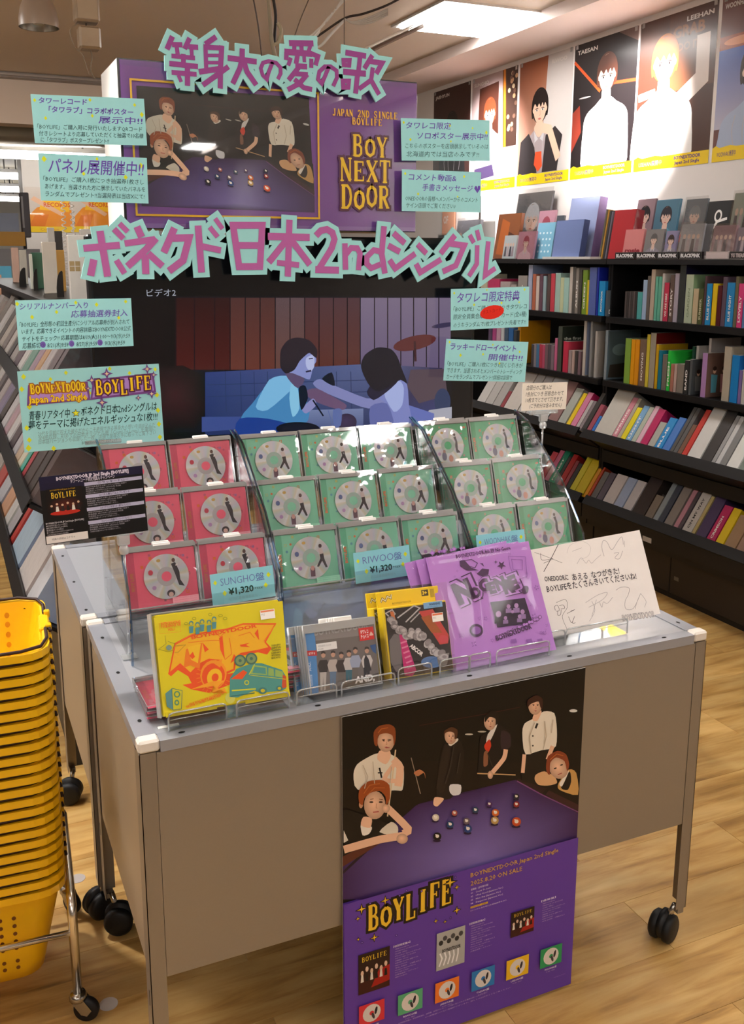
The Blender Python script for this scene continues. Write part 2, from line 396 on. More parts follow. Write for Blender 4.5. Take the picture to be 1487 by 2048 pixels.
# slab-serif display letters: strokes (x,y,x,y,..., width) on a 1x1 cell
T_, t_ = .2, .09
SER = {
 'B': ([[(.2, 0), (.2, 1)], T_], [[(.2, .96), (.55, .96), (.72, .86), (.72, .64), (.55, .54), (.25, .54)], .12], [[(.3, .54), (.6, .52), (.8, .4), (.8, .15), (.6, .04), (.2, .04)], .14], [[(.0, .04), (.3, .04)], .08], [[(.0, .96), (.3, .96)], .08]),
 'O': ([[(.5, .96), (.2, .82), (.1, .5), (.2, .18), (.5, .04), (.8, .18), (.9, .5), (.8, .82), (.5, .96)], .17],),
 'Y': ([[(.12, .97), (.5, .45)], T_], [[(.88, .97), (.5, .45)], t_], [[(.5, .48), (.5, 0)], T_], [[(.0, .96), (.3, .96)], .08], [[(.7, .96), (1, .96)], .08], [[(.3, .04), (.7, .04)], .08]),
 'N': ([[(.14, 0), (.14, .97)], t_], [[(.12, .97), (.86, .04)], T_], [[(.86, 0), (.86, 1)], t_], [[(0, .96), (.25, .96)], .08], [[(.7, .96), (1, .96)], .08], [[(0, .04), (.3, .04)], .08]),
 'E': ([[(.22, 0), (.22, 1)], T_], [[(.05, .95), (.85, .95)], .09], [[(.05, .05), (.88, .05)], .09], [[(.2, .52), (.62, .52)], .08], [[(.84, .98), (.84, .76)], .07], [[(.87, .02), (.87, .26)], .07], [[(.62, .62), (.62, .42)], .06]),
 'X': ([[(.1, .97), (.88, .03)], T_], [[(.88, .97), (.12, .03)], t_], [[(0, .96), (.3, .96)], .08], [[(.7, .96), (1, .96)], .08], [[(0, .04), (.3, .04)], .08], [[(.68, .04), (1, .04)], .08]),
 'T': ([[(.5, 0), (.5, 1)], T_], [[(.05, .95), (.95, .95)], .1], [[(.07, .98), (.07, .72)], .07], [[(.93, .98), (.93, .72)], .07], [[(.3, .04), (.7, .04)], .08]),
 'D': ([[(.2, 0), (.2, 1)], T_], [[(.2, .95), (.55, .95), (.8, .78), (.88, .5), (.8, .22), (.55, .05), (.2, .05)], .14], [[(0, .96), (.3, .96)], .08], [[(0, .04), (.3, .04)], .08]),
 'R': ([[(.2, 0), (.2, 1)], T_], [[(.2, .95), (.6, .95), (.78, .82), (.78, .62), (.6, .5), (.25, .5)], .13], [[(.45, .5), (.85, .03)], .17], [[(0, .96), (.3, .96)], .08], [[(0, .04), (.38, .04)], .08], [[(.7, .04), (1, .04)], .08]),
 'L': ([[(.25, 0), (.25, 1)], T_], [[(.05, .05), (.88, .05)], .1], [[(.86, .02), (.86, .3)], .08], [[(.05, .96), (.45, .96)], .08]),
 'I': ([[(.5, 0), (.5, 1)], .22], [[(.25, .96), (.75, .96)], .08], [[(.25, .04), (.75, .04)], .08]),
 'F': ([[(.22, 0), (.22, 1)], T_], [[(.05, .95), (.88, .95)], .1], [[(.2, .52), (.65, .52)], .08], [[(.86, .98), (.86, .72)], .07], [[(.05, .04), (.42, .04)], .08], [[(.65, .62), (.65, .42)], .06]),
 'J': ([[(.6, 1), (.6, .2), (.45, .04), (.2, .06), (.12, .2)], .17], [[(.35, .96), (.85, .96)], .08]),
 'A': ([[(.5, 1), (.1, 0)], t_], [[(.5, 1), (.88, 0)], T_], [[(.25, .35), (.75, .35)], .07], [[(-.02, .04), (.28, .04)], .08], [[(.7, .04), (1.02, .04)], .08]),
 'P': ([[(.2, 0), (.2, 1)], T_], [[(.2, .95), (.6, .95), (.8, .8), (.8, .6), (.6, .45), (.25, .45)], .13], [[(0, .96), (.3, .96)], .08], [[(0, .04), (.42, .04)], .08]),
 'S': ([[(.82, .74), (.72, .92), (.5, .97), (.25, .9), (.17, .72), (.3, .56), (.65, .44), (.82, .28), (.72, .1), (.45, .03), (.25, .08), (.14, .26)], .15],),
 'G': ([[(.84, .76), (.7, .92), (.48, .96), (.2, .82), (.1, .5), (.2, .18), (.5, .04), (.8, .12), (.84, .42)], .15], [[(.55, .44), (1, .44)], .08]),
 '2': ([[(.15, .72), (.25, .92), (.5, .97), (.75, .88), (.8, .68), (.65, .45), (.15, .06)], .14], [[(.12, .05), (.88, .05)], .1], [[(.86, .02), (.86, .25)], .07])}
def serif(P, word, x, y, h, col, ocol=None, o=.12, w=None, jig=None, adv=.86, wk=.72, rot=0, k=.75):
    "draws word with its baseline at x,y; jig = per letter (dy, scale); local cell width = wk*h"
    n = len(word); cell = (w/n if w else h*wk); c, sn = math.cos(rot), math.sin(rot)
    for pas in ((1, 0) if ocol else (0,)):
        P.up()
        for i, ch in enumerate(word):
            if ch == ' ' or ch not in SER: continue
            dy, sc = jig[i % len(jig)] if jig else (0, 1); X = x+i*cell+cell*(1-adv)/2
            for pts, wd in SER[ch]:
                q = [(X+a*cell*adv, y+dy*h+b*h*sc) for a, b in pts]
                q = [(x+(a-x)*c-(b-y)*sn, y+(a-x)*sn+(b-y)*c) for a, b in q]
                P.line(q, wd*h*k+(2*o*h if pas else 0), ocol if pas else col, up=False, ext=(o*h if pas else 0))
JIG = [(0, 1), (-.05, .82), (.03, 1), (-.08, 1), (.04, .9), (0, 1), (-.03, 1)]
# ================================================================ THE ROOM
def struct(mb, name, mat, **k): return mb.build(name, mat, kind='structure', **k)
struct(MB('#8a6c42').box((-7, -9, -.06), (3.02, 24, -.006)), 'floor', 'wall_paint')
FLOOR = bpy.data.objects['floor']
pm = {}
def plank(L, Wd):
    k = (round(L, 3), round(Wd, 3))
    if k not in pm:
        o = MB('#ffffff').bbox((0, 0, -.006), (L-.0008, Wd-.0008, 0), .0004).build('plank', 'oak_vinyl', FLOOR); pm[k] = o.data; return o
    o = bpy.data.objects.new('plank', pm[k]); COL.objects.link(o); o.parent = FLOOR; return o
row = 0
y = -1.25
while y < 4.4:      # planks run along the tables; beyond this the floor is hidden
    x = -1.1 - (.45 if row % 2 else 0)
    while x < 3.0:
        L = .9
        if x+L > 3.02: L = 3.02-x
        o = plank(L, .178); o.location = (x, y, 0); x += .9
    y += .178; row += 1
struct(MB('#e6e0dc').box((3.02, -9, 0), (3.12, 24, 3.4)), 'wall_right', 'wall_paint')
struct(MB('#c9c0b4').box((-7.1, -9, 0), (-7, 24, 3.4)), 'wall_left', 'wall_paint')
struct(MB('#d0c8bc').box((-7, -9.1, 0), (3.02, -9, 3.4)), 'wall_behind', 'wall_paint')
struct(MB('#cfcac2').box((-7, 24, 0), (3.02, 24.1, 3.4)), 'wall_back', 'wall_paint')
struct(MB('#dccdbe').box((-7, -9, 2.76), (3.02, 5.8, 2.82)), 'ceiling', 'wall_paint')
struct(MB('#ecdcd6').box((2.62, -9, 2.70), (3.02, 5.8, 2.76)), 'ceiling_soffit', 'wall_paint')
struct(MB('#d8c8b8').box((-7, 5.8, 2.44), (3.02, 5.98, 3.3)), 'ceiling_beam', 'wall_paint')
struct(MB('#b0a898').box((-7, 5.98, 3.1), (3.02, 24, 3.2)), 'ceiling_far', 'wall_paint')
m = MB('#8a8078').box((-7, 5.72, 2.725), (1.4, 5.8, 2.76)); m.box((-7, 5.70, 2.735), (1.4, 5.72, 2.748), '#a59a90'); struct(m, 'trim_1', 'steel_paint')
# ducts and the tube lights in the open ceiling beyond the beam
for i, (x0, y0, x1, y1, zz, r) in enumerate(((-5, 8, 2.5, 9, 2.98, .09), (-4, 12, 2.5, 10.5, 2.95, .12), (-.6, 7, .5, 13, 2.93, .1))):
    m = MB('#b9b0a0').tube([(x0, y0, zz), ((x0+x1)/2, (y0+y1)/2, zz-.02), (x1, y1, zz)], r, 12)
    m.build('ceiling_duct', 'steel_paint', label=('grey duct running across the open ceiling nearest the beam', 'thick grey duct farther back in the open ceiling', 'short duct running lengthwise under the open ceiling')[i], cat='duct')
TB = [(11.0, 2.78, -30, 214), (14.2, 2.78, -60, 47), (17.2, 2.78, -60, 49), (20.2, 2.78, -60, 50)]
TB = [(a, b, onY(c, 300, a).x+1.2, onY(d, 300, a).x) for a, b, c, d in TB]
for i, (yy, zz, xa, xb) in enumerate(TB):
    t = thing('tube_light', ('white fluorescent tube light in the nearest row above the hanging cards', 'fluorescent tube light in the second row beyond the pillar', 'fluorescent tube light in the third row toward the back', 'fluorescent tube light in the row farthest back', 'fluorescent tube light hidden mostly behind the purple header')[i], 'light', (0, yy, zz), 'tube lights in the far ceiling')
    MB('#dddddd').box((xa-1.2, -.035, 0), (xb, .035, .05)).build('housing', 'steel_paint', t)
    MB('#ffffff').tube([(xa-1.2+.02, 0, -.05), (xb-.02, 0, -.05)], .045, 10).build('tube', 'tube_light', t)
    for xx in (xa-.6, xb-.3): MB('#777777').box((xx, -.01, .05), (xx+.02, .01, .32)).build('hanger', 'steel_paint', t)
for i, (xx, yy, wh) in enumerate(((-2.6, -3.2, 'behind the photographer'), (-2.6, -1.1, 'left of the photographer'), (-2.4, .9, 'left of the basket stack'), (-2.4, 2.9, 'left of the rear wagon'), (-2.4, 4.9, 'left of the gondola'), (.2, -1.25, 'above the photographer'), (-.9, -5.2, 'well behind the photographer'))):  # unseen tubes, added to brighten the ceiling and fill from the left
    t = thing('added_tube_light', 'unseen bare white tube light added under the ceiling, '+wh, 'light', (xx, yy, 2.60), 'bare tube lights added outside the frame')
    MB('#dddddd').box((0, -.02, .04), (1.24, .02, .07)).build('housing', 'steel_paint', t); MB('#ffffff').tube([(.02, 0, 0), (1.22, 0, 0)], .028, 8).build('tube', 'tube_light', t)
    for hx_ in (.1, 1.12): MB('#777777').box((hx_, -.01, .07), (hx_+.02, .01, .16)).build('hanger', 'steel_paint', t)
def panel_light(x, y, lab):
    t = thing('ceiling_light_panel', lab, 'ceiling light', (x, y, 2.76), 'square ceiling light panels')
    m = MB('#d8d4ce'); a = .30
    for lo, hi in (((-a, -a, -.012), (a, -a+.02, 0)), ((-a, a-.02, -.012), (a, a, 0)), ((-a, -a+.02, -.012), (-a+.02, a-.02, 0)), ((a-.02, -a+.02, -.012), (a, a-.02, 0))): m.box(lo, hi)
    m.build('frame', 'steel_paint', t)
    r = .05; b = .278; pts = []
    for cx_, cy_, a0 in ((b-r, b-r, 0), (-b+r, b-r, 90), (-b+r, -b+r, 180), (b-r, -b+r, 270)):
        for k in range(5): an = math.radians(a0+k*22.5); pts.append((cx_+r*math.cos(an), cy_+r*math.sin(an)))
    MB('#ffffff').prism(pts, -.02, -.002).build('diffuser', 'panel_light', t)
for i, (x, y) in enumerate(PANELS):
    panel_light(x, y, ['glowing square ceiling panel above the wall of posters', 'glowing square ceiling panel over the aisle beside the display table', 'glowing square ceiling panel behind the photographer, mirrored in the header', 'glowing square ceiling panel far behind the photographer',
        'glowing square ceiling panel over the left aisle', 'glowing square ceiling panel above the basket stack', 'glowing square ceiling panel behind the basket stack', 'glowing square ceiling panel deep in the left half', 'glowing square ceiling panel at the far left'][i])
# pendant dome lamp, boxes, cables
t = thing('dome_lamp', 'brown metal dome lamp hanging from the ceiling at top left', 'lamp', (.163, 2.5, 2.375))
m = MB('#8f7a68'); m.lathe([(.072, 0), (.071, .03), (.064, .065), (.05, .1), (.03, .12), (.022, .2), (.022, .28)], 28); m.build('shade', 'plastic', t)
MB('#c8c4bc').lathe([(.069, .001), (.066, .03), (.055, .06), (.03, .08), (.004, .082)], 28).build('reflector', 'chrome', t)
MB('#eeeae0').lathe([(.018, .012), (.024, .03), (.018, .06)], 14).build('bulb', 'plastic', t)
MB('#6a5c50').tube([(0, 0, .28), (0, 0, .385)], .004, 6).build('cord', 'rubber', t)
for i, (px, py, hw, hh, lab) in enumerate(((172, 20, 24, 25, 'beige round-cornered hanging box, the upper one'), (178, 78, 21, 21, 'beige round-cornered hanging box, the lower one'))):
    P0 = onY(px, py, 2.9); s = (P0-CAMP).dot(_f)/FOC
    t = thing('hanging_box', lab+' beside the dome lamp', 'speaker', P0, 'beige boxes hanging by the dome lamp')
    MB('#a08a70').bbox((-hw*s, -.04, -hh*s), (hw*s, .04, hh*s), .008).build('body', 'plastic', t)
    MB('#b9a284').box((-hw*s*.8, -.042, -hh*s*.8), (hw*s*.8, -.04, hh*s*.8)).build('front_cover', 'plastic', t)
def cable(pts, Y, r, col, lab, name='cable', mat='rubber', parent=None):
    P = [onY(x, y, Y+(z[0] if z else 0)) for x, y, *z in pts]
    Q = []
    for i in range(len(P)-1):      # smooth with Catmull-Rom
        p0 = P[max(i-1, 0)]; p1 = P[i]; p2 = P[i+1]; p3 = P[min(i+2, len(P)-1)]
        for k in range(4):
            u = k/4; Q.append(.5*((2*p1)+(-p0+p2)*u+(2*p0-5*p1+4*p2-p3)*u*u+(-p0+3*p1-3*p2+p3)*u**3))
    Q.append(P[-1])
    if parent is None: MB(col).tube(Q, r, 6).build(name, mat, label=lab, cat='cable')
    else: MB(col).tube(Q, r, 6).build(name, mat, parent)
cable([(160, 45), (140, 60), (150, 95), (165, 110), (178, 150)], 2.9, .002, '#9a8a76', 'thin pale wire curving beside the two beige boxes')
cable([(172, 45), (172, 57)], 2.9, .003, '#3a2c20', 'short dark wire joining the two beige boxes')
cable([(180, 98), (184, 115), (181, 140), (190, 158)], 2.9, .0025, '#8a7a66', 'wire hanging below the lower beige box')
cable([(505, -8), (515, 45), (524, 118)], 2.2, .0028, '#4a3a30', 'thin dark suspension wire left of the ceiling cables')
cable([(620, -8), (600, 40), (587, 78)], 2.2, .0022, '#5a4a3c', 'thin slanting dark suspension wire beside the white cable bundle')
cable([(688, -8), (688, 100)], 2.2, .002, '#6a5a4c', 'thin straight vertical wire in front of the ceiling')
CBN = thing('cable_bundle', 'white cable bundle sagging from the ceiling with a dark cable through it', 'cable', (0, 0, 0))
for i in range(7):
    cable([(690+i*1.5, -10), (655-i*2, 40+i*2), (612+i*3, 80+i*2), (585+i*4, 112)], 2.3, .004, ('#cfc6bc', '#b8aca0', '#ddd6ce')[i % 3], '', 'cable', 'rubber', CBN)
cable([(805, -6), (770, 12), (725, 28), (690, 36), (650, 62), (608, 92)], 2.3, .005, '#2a1c14', '', 'dark_cable', 'rubber', CBN)
for i in range(4):
    cable([(775, 18+i*4), (740, 34+i*4), (706, 44+i), (690, 38)], 2.3, .0035, '#b9afa4', '', 'cable', 'rubber', CBN)
cable([(690, 38), (660, 70), (640, 92), (605, 108)], 2.3, .006, '#cfc8c0', '', 'cable', 'rubber', CBN)
STB = thing('strap_bundle', 'tan and black straps hanging from the ceiling behind the lettering', 'strap', (0, 0, 0))
cable([(536, -8), (540, 40), (543, 80), (550, 115)], 2.3, .008, '#94866e', '', 'strap', 'rubber', STB)
cable([(545, -8), (551, 30), (549, 70), (547, 116)], 2.32, .006, '#241a12', '', 'strap', 'rubber', STB)
cable([(555, 45), (562, 62), (556, 84), (545, 90)], 2.3, .007, '#a89c80', '', 'strap_knot', 'rubber', STB)
CRL = thing('ceiling_rail', 'long pale metal ceiling rail rising to the light panel', 'rail', (0, 0, 0))
cable([(826, 52), (742, 92), (672, 128)], 3.0, .009, '#e4ded6', '', 'rail_face', 'steel_paint', CRL)
cable([(845, 52), (760, 92), (690, 128)], 3.0, .011, '#6a5648', '', 'rail_underside', 'rubber', CRL)

# pillar with yellow posters, far store
pa = onY(47, 400, 12.3).x; pb = onY(232, 400, 12.3).x
m = MB('#d8d0c8'); m.box((pa, 12.3, 0), (pb, 12.9, 3.1)); struct(m, 'trim_2', 'wall_paint')
def flat_poster(name, F, w, h, lab, cat, draw, mat='gloss_print', th=.0015, border=None, group=None, base='#ffffff', dz=0):
    t = thing(name, lab, cat, F.mat(dz), group)
    MB(base).box((0, 0, -th), (w, h, 0)).build('sheet', 'card', t)
    P = Pr(); draw(P, w, h); P.build('print', mat, t); return t
def yposter(P, w, h):
    P.rect(0, 0, w, h, '#cbbcae'); P.rect(0, 0, w, .13*h, '#e9c114')
    P.poly([(.02*w, .13*h), (w, .13*h), (w, .5*h), (.6*w, .62*h), (.25*w, .55*h), (.05*w, .36*h)], '#e58a1c')
    P.poly([(.3*w, .5*h), (.95*w, .46*h), (w, .9*h), (.4*w, .95*h)], '#f0b418')
    P.poly([(.05*w, .13*h), (.4*w, .13*h), (.5*w, .4*h), (.2*w, .38*h)], '#dd7415')
    P.poly([(.12*w, .72*h), (.2*w, .8*h), (.85*w, .42*h), (.78*w, .36*h)], '#e3b08c')
    P.text('TOWER', .42*w, .72*h, .10*h, '#d4541a', w=.5*w, bold=.02); P.text('RECORDS', .40*w, .57*h, .10*h, '#d4541a', w=.58*w, bold=.02)
    P.text('Come on', .3*w, .04*h, .05*h, '#c06a12', w=.4*w)
for (qx, qw, lab) in ((54, 86, 'orange poster of a person in a yellow shirt, left one on the far pillar'), (148, 76, 'yellow and orange poster on the pillar, beside the purple header')):
    A = onY(qx, 464, 12.29); B = onY(qx+qw, 376, 12.29); Fp = Fr(A, (1, 0, 0), (0, 0, 1)); flat_poster('advertising_poster', Fp, B.x-A.x, B.z-A.z, lab, 'poster', yposter)
A = onY(45, 475, 9.5); B = onY(57, 385, 9.5); m = MB('#6c6870').bbox((A.x, 9.5, A.z), (B.x, 9.6, B.z), .01); t = m.build('display_monitor', 'plastic', label='dark grey screen edge mounted in front of the pillar', cat='monitor'); MB('#2c2a2c').box((A.x+.01, 9.52, 0), (A.x+.04, 9.56, A.z+.01)).build('stand_post', 'paint_black', t); MB('#cfd0d6').box((A.x+.01, 9.495, A.z+.1), (A.x+.03, 9.5, B.z-.04)).build('bezel_highlight', 'plastic', t)
for i, dx in enumerate((0, .04)):
    t = MB('#e4ded6'); pts = []
    for k in range(150): a = k*.9; pts.append((onY(126+i*18, 420, 3.0).x+.009*math.cos(a), 3.0+.009*math.sin(a), 1.93-k*.0034))
    t.tube(pts, .0022, 5).build('spiral_cord', 'plastic', label=('white spiral cord hanging before the yellow posters, left one', 'white spiral cord hanging before the yellow posters, right one')[i], cat='cord', group='spiral cords by the pillar')
m = MB('#e0a010').box((-1.4, 9.0, 1.66), (.6, 9.05, 1.80)); m.build('yellow_signboard', 'plastic', label='long yellow sign band across the back of the shop', cat='sign')
MB('#a9b4cc').box((-.9, 9.0, 1.80), (.55, 9.04, 1.98)).build('back_display', 'plastic', label='pale blue panel above the yellow sign band', cat='display')
MB('#8e8c8e').box((-1.5, 7.6, 0), (.6, 7.7, 1.62)).build('partition_screen', 'wall_paint', label='grey partition at the back left below the yellow band', cat='partition')
MB('#b8b2aa').bbox((-.02, 6.3, 0), (.17, 6.5, 1.58), .01).build('display_stand', 'wall_paint', label='beige upright display stand behind the left shelf', cat='display')
A = onY(-30, 600, 5.9); B = onY(22, 532, 5.9); t = MB('#58a8c8').box((A.x, 5.9, A.z), (B.x, 5.95, B.z)).build('picture_board', 'print', label='blue board with a child picture at the left frame edge', cat='board'); MB('#d8a890').box((A.x+.01, 5.895, A.z+.03), (A.x+.12, 5.9, B.z-.06)).build('face', 'print', t)
MB('#101014').box((A.x-.1, 5.88, 0), (B.x+.02, 6.1, A.z-.002)).build('dark_cabinet', 'paint_black', label='black cabinet under the blue picture board', cat='cabinet')

# ================================================================ THE TWO STEEL WAGONS
def caster(parent, x, y, ang, r=.033, off=(0, 0)):
    M = Matrix.Translation((x+off[0], y+off[1], 0)) @ Matrix.Rotation(math.radians(ang), 4, 'Z')
    c = MB('#101012')
    RX = Matrix.Rotation(math.pi/2, 4, 'X')
    for sy in (-.026, .004):
        c.lathe([(.001, 0), (r*.8, 0), (r, .006), (r, .018), (r*.8, .023), (.001, .023)], 22, M=Matrix.Translation((0, sy+.0235, r)) @ RX)
    c.lathe([(.001, 0), (r*1.02, 0), (r*1.05, .012), (r*.6, .018)], 22, M=Matrix.Translation((0, .006, r+.008)) @ RX)
    o = c.build('caster', 'rubber', parent, M)
    tp = M.inverted() @ Vector((x, y, .096)); MB('#b8b8b8').tube([(0, 0, r*1.3), (tp.x*.6, tp.y*.6, r*2.2), tuple(tp)], .007, 8).build('stem', 'chrome', o)
    return o
def wagon(x0, y0, wd, dp, lab, holes_left):
    t = thing('display_wagon', lab, 'display table', (x0, y0, 0)); H = .76; b = .034
    MB('#a9abb1').box((b, .03, H-.012), (wd-b, dp-.03, H-.002)).build('deck', 'steel_top', t)
    top = '#9c9ea6'
    MB(top).box((b+.0015, .0, H-.02), (wd-b-.0015, .0285, H)).build('front_strip', 'steel_top', t)
    MB(top).box((b+.0015, dp-.0285, H-.02), (wd-b-.0015, dp, H)).build('back_strip', 'steel_top', t)
    for xx in (0, wd-b): MB(top).box((xx, .026, H-.022), (xx+b, dp-.026, H)).build('side_strip', 'steel_top', t)
    for xx in (0, wd-b):
        for yy in (0, dp-.026): MB('#ddd6cc').bbox((xx-.001, yy-.001, H-.018), (xx+b+.001, yy+.026, H+.004), .004).build('corner_cap', 'plastic', t)
    pc = '#8f8578'
    MB(pc).box((b-.005, .002, .312), (wd-b+.005, .008, H-.0205)).build('front_panel', 'steel_paint', t)
    MB(pc).box((b-.005, dp-.008, .312), (wd-b+.005, dp-.002, H-.0205)).build('back_panel', 'steel_paint', t)
    sp = '#a79a86'
    for xx in (.003, wd-.009): MB(sp).box((xx, .026, .312), (xx+.006, dp-.026, H-.0225)).build('side_panel', 'steel_paint', t)
    for sx in (0, 1):
        for sy in (0, 1):
            X = 0 if sx == 0 else wd; Y = .001 if sy == 0 else dp-.001; dx = 1 if sx == 0 else -1; dy = 1 if sy == 0 else -1
            m = MB('#8a8073')
            m.box((min(X, X+dx*.028), min(Y, Y+dy*.0015), .095), (max(X, X+dx*.028), max(Y, Y+dy*.0015), H-.019))
            m.box((min(X, X+dx*.0015), min(Y, Y+dy*.042), .095), (max(X, X+dx*.0015), max(Y, Y+dy*.042), H-.019))
            m.box((min(X+dx*.006, X+dx*.022), min(Y, Y+dy*.02), .083), (max(X+dx*.006, X+dx*.022), max(Y, Y+dy*.02), .095))
            o = m.build('leg', 'steel_paint', t)
            MB('#181410').box((min(X-dx*.0004, X), Y+dy*.018, .25), (max(X-dx*.0004, X), Y+dy*.021, .28)).build('slot', 'paint_black', o)
            caster(t, X+dx*.016, Y+dy*.016, (200, 160, 25, 70)[sx*2+sy], off=(dx*.014*(1 if y0 < .3 else -1), dy*.014 if (y0 < .3) == (sy == 1) else dy*.016))
    hm = None
    def hole(x, y, a, b2):
        nonlocal hm
        if hm is None: o = MB('#060506').lathe([(.001, .0004), (1, .0004)], 14, smooth=False).build('screw_hole', 'card', t); hm = o.data
        else: o = bpy.data.objects.new('screw_hole', hm); COL.objects.link(o); o.parent = t
        o.location = (x, y, H+.0001); o.scale = (a, b2, 1)
    for yy in holes_left: hole(.018, yy, .0035, .006)
    for yy in (.07, .3, .52): hole(wd-.018, yy, .0035, .006)
    for xx in (.075, .32, .63, .86, 1.1):
        hole(xx, .015, .006, .0035)
        if xx != .075: hole(xx, dp-.015, .006, .0035)
    return t
wagon(-.024, 0, 1.204, .60, 'grey steel display wagon in front, carrying the disc racks and boxed albums', (.085, .30, .49))
wagon(-.032, .612, 1.204, .60, 'grey steel display wagon behind, touching the front one, mostly empty top', (.06, .27, .5))
MB('#f4f2ee').box((0, 0, 0), (.036, .008, .001)).build('label_strip', 'card', label='small white label strip stuck on the front left tabletop', cat='label', M=Matrix.Translation((.018, .045, .7583)))
# round stickers on the floor
for px, py, lab in ((155, 1757, 'pale round sticker on the floor between the casters'), (217, 2008, 'pale round sticker on the floor near the trolley caster')):
    P0 = onZ(px, py, 0); MB('#b4aca8').lathe([(.0005, .0006), (.019, .0006), (.0195, 0)], 24, smooth=False).build('floor_sticker', 'card', label=lab, cat='sticker', M=Matrix.Translation(P0))

# ================================================================ PHOTOGRAPH USED ON THE POSTER AND THE HEADER
# traced in a 0..1487 x 0..1400 picture grid (x right, y down)
SK = '#e6b898'; SKD = '#c08c6c'
def band_photo(P, A):
    "A maps picture grid -> plane"
    o = P.tf; P.tf = A
    P.rect(40, -60, 1455, 1395, '#0b0907')
    P.poly([(42, 620), (700, 560), (1450, 600), (1450, 900), (42, 900)], '#120b08')
    P.line([(500, 360), (900, 290), (1100, 250)], 5, '#3a1410'); P.ell(795, 412, 24, 5, '#c8c0b0'); P.ell(872, 396, 26, 5, '#b8b0a0'); P.ell(1415, 272, 24, 9, '#d8d4cc')
    tab = [(42, 1395), (42, 1150), (200, 1040), (400, 905), (480, 835), (760, 765), (1075, 685), (1230, 775), (1300, 800), (1452, 870), (1452, 1395)]
    P.fan(tab, (820, 1130), '#7a69b0', '#3a1f52')
    P.poly([(1075, 685), (1090, 675), (1255, 735), (1225, 770)], '#2a1418'); P.poly([(1250, 770), (1270, 745), (1452, 830), (1452, 880)], '#3a1c20'); P.line([(1080, 690), (1230, 772), (1452, 872)], 7, '#7c4a80')
    P.line([(42, 1235), (230, 1060)], 18, '#241420'); P.poly([(42, 1140), (42, 1200), (260, 1065), (250, 1030)], '#5a2c20')
    P.line([(490, 830), (760, 760), (1075, 684)], 5, '#3a2050')
    P.smooth = True
    P.poly([(108, 650), (130, 590), (200, 545), (250, 525), (330, 530), (395, 580), (408, 640), (400, 740), (355, 745), (135, 742)], '#ddd3c0')
    P.poly([(250, 560), (262, 510), (320, 505), (330, 545), (300, 590)], SK); P.ell(300, 455, 50, 62, SK); P.poly([(232, 470), (228, 400), (260, 362), (320, 352), (355, 375), (358, 440), (348, 480), (340, 420), (300, 405), (255, 420), (250, 480)], '#8a4420')
    for ex in (285, 325): P.ell(ex, 445, 8, 3, '#33201a')
    P.line([(298, 492), (322, 490)], 5, '#a0504a')
    P.line([(358, 503), (345, 620), (310, 900)], 8, '#d8c09a'); P.line([(345, 560), (385, 610), (372, 720)], 44, SK); P.line([(400, 690), (290, 680), (350, 590)], 26, SK); P.line([(262, 610), (275, 670)], 10, '#151010'); P.line([(252, 640), (280, 640)], 8, '#151010')
    # second: dark jacket leaning
    P.poly([(640, 480), (690, 470), (735, 440), (765, 520), (750, 650), (700, 780), (650, 800), (600, 790), (610, 640)], '#1d1613'); P.poly([(650, 470), (600, 720), (605, 735), (640, 760), (700, 560)], '#261c18')
    P.poly([(672, 468), (725, 435), (728, 450), (688, 480)], '#e0d8cc'); P.ell(685, 422, 36, 48, SK); P.poly([(645, 420), (648, 390), (690, 368), (725, 385), (722, 430), (708, 440), (706, 405), (680, 395), (655, 402)], '#50301c')
    P.poly([(590, 785), (640, 790), (640, 805), (605, 840), (582, 828)], SK); P.poly([(682, 710), (745, 712), (742, 765), (700, 775), (678, 750)], '#d8d6d8')
    P.line([(450, 550), (505, 765)], 5, '#9a8878'); P.poly([(465, 640), (500, 620), (530, 640), (535, 675), (525, 640), (490, 660)], '#c07a50')
    # third: dark vest, red scarf, cue
    P.poly([(860, 430), (900, 400), (960, 350), (1020, 385), (1040, 440), (1030, 495), (985, 510), (960, 660), (850, 670), (855, 520)], '#151011'); P.poly([(985, 390), (1038, 410), (1040, 485), (985, 500)], '#33242a')
    P.poly([(905, 410), (962, 350), (930, 430), (895, 480)], '#d9d4cc'); P.poly([(888, 470), (915, 440), (925, 480), (905, 520), (885, 490)], '#d03a22'); P.poly([(882, 520), (905, 510), (905, 590), (880, 600)], '#8a5a40')
    P.ell(918, 335, 36, 52, SK); P.poly([(888, 340), (890, 300), (930, 270), (968, 290), (966, 340), (952, 350), (950, 318), (915, 308)], '#1a110d')
    P.line([(1012, 500), (1000, 555), (930, 640)], 26, SK); P.line([(842, 643), (1070, 652)], 7, '#caa070'); P.ell(920, 652, 16, 24, SK)
    # fourth: white shirt
    P.poly([(1110, 400), (1125, 345), (1180, 315), (1235, 275), (1300, 285), (1315, 380), (1310, 480), (1262, 500), (1130, 530)], '#e4dac8'); P.poly([(1130, 545), (1260, 500), (1270, 560), (1255, 690), (1110, 690)], '#17120f'); P.line([(1122, 530), (1112, 640)], 22, SK); P.line([(1290, 480), (1260, 560)], 24, SK)
    P.poly([(1170, 325), (1180, 290), (1225, 270), (1200, 330)], SK); P.ell(1185, 240, 40, 55, SK); P.poly([(1142, 250), (1140, 210), (1190, 178), (1230, 200), (1228, 262), (1215, 245), (1205, 215), (1160, 230)], '#3a1c14'); P.line([(1200, 345), (1188, 375)], 12, '#17120f')
    for by in (420, 478): P.ell(1172, by, 5, 5, '#3a3028')
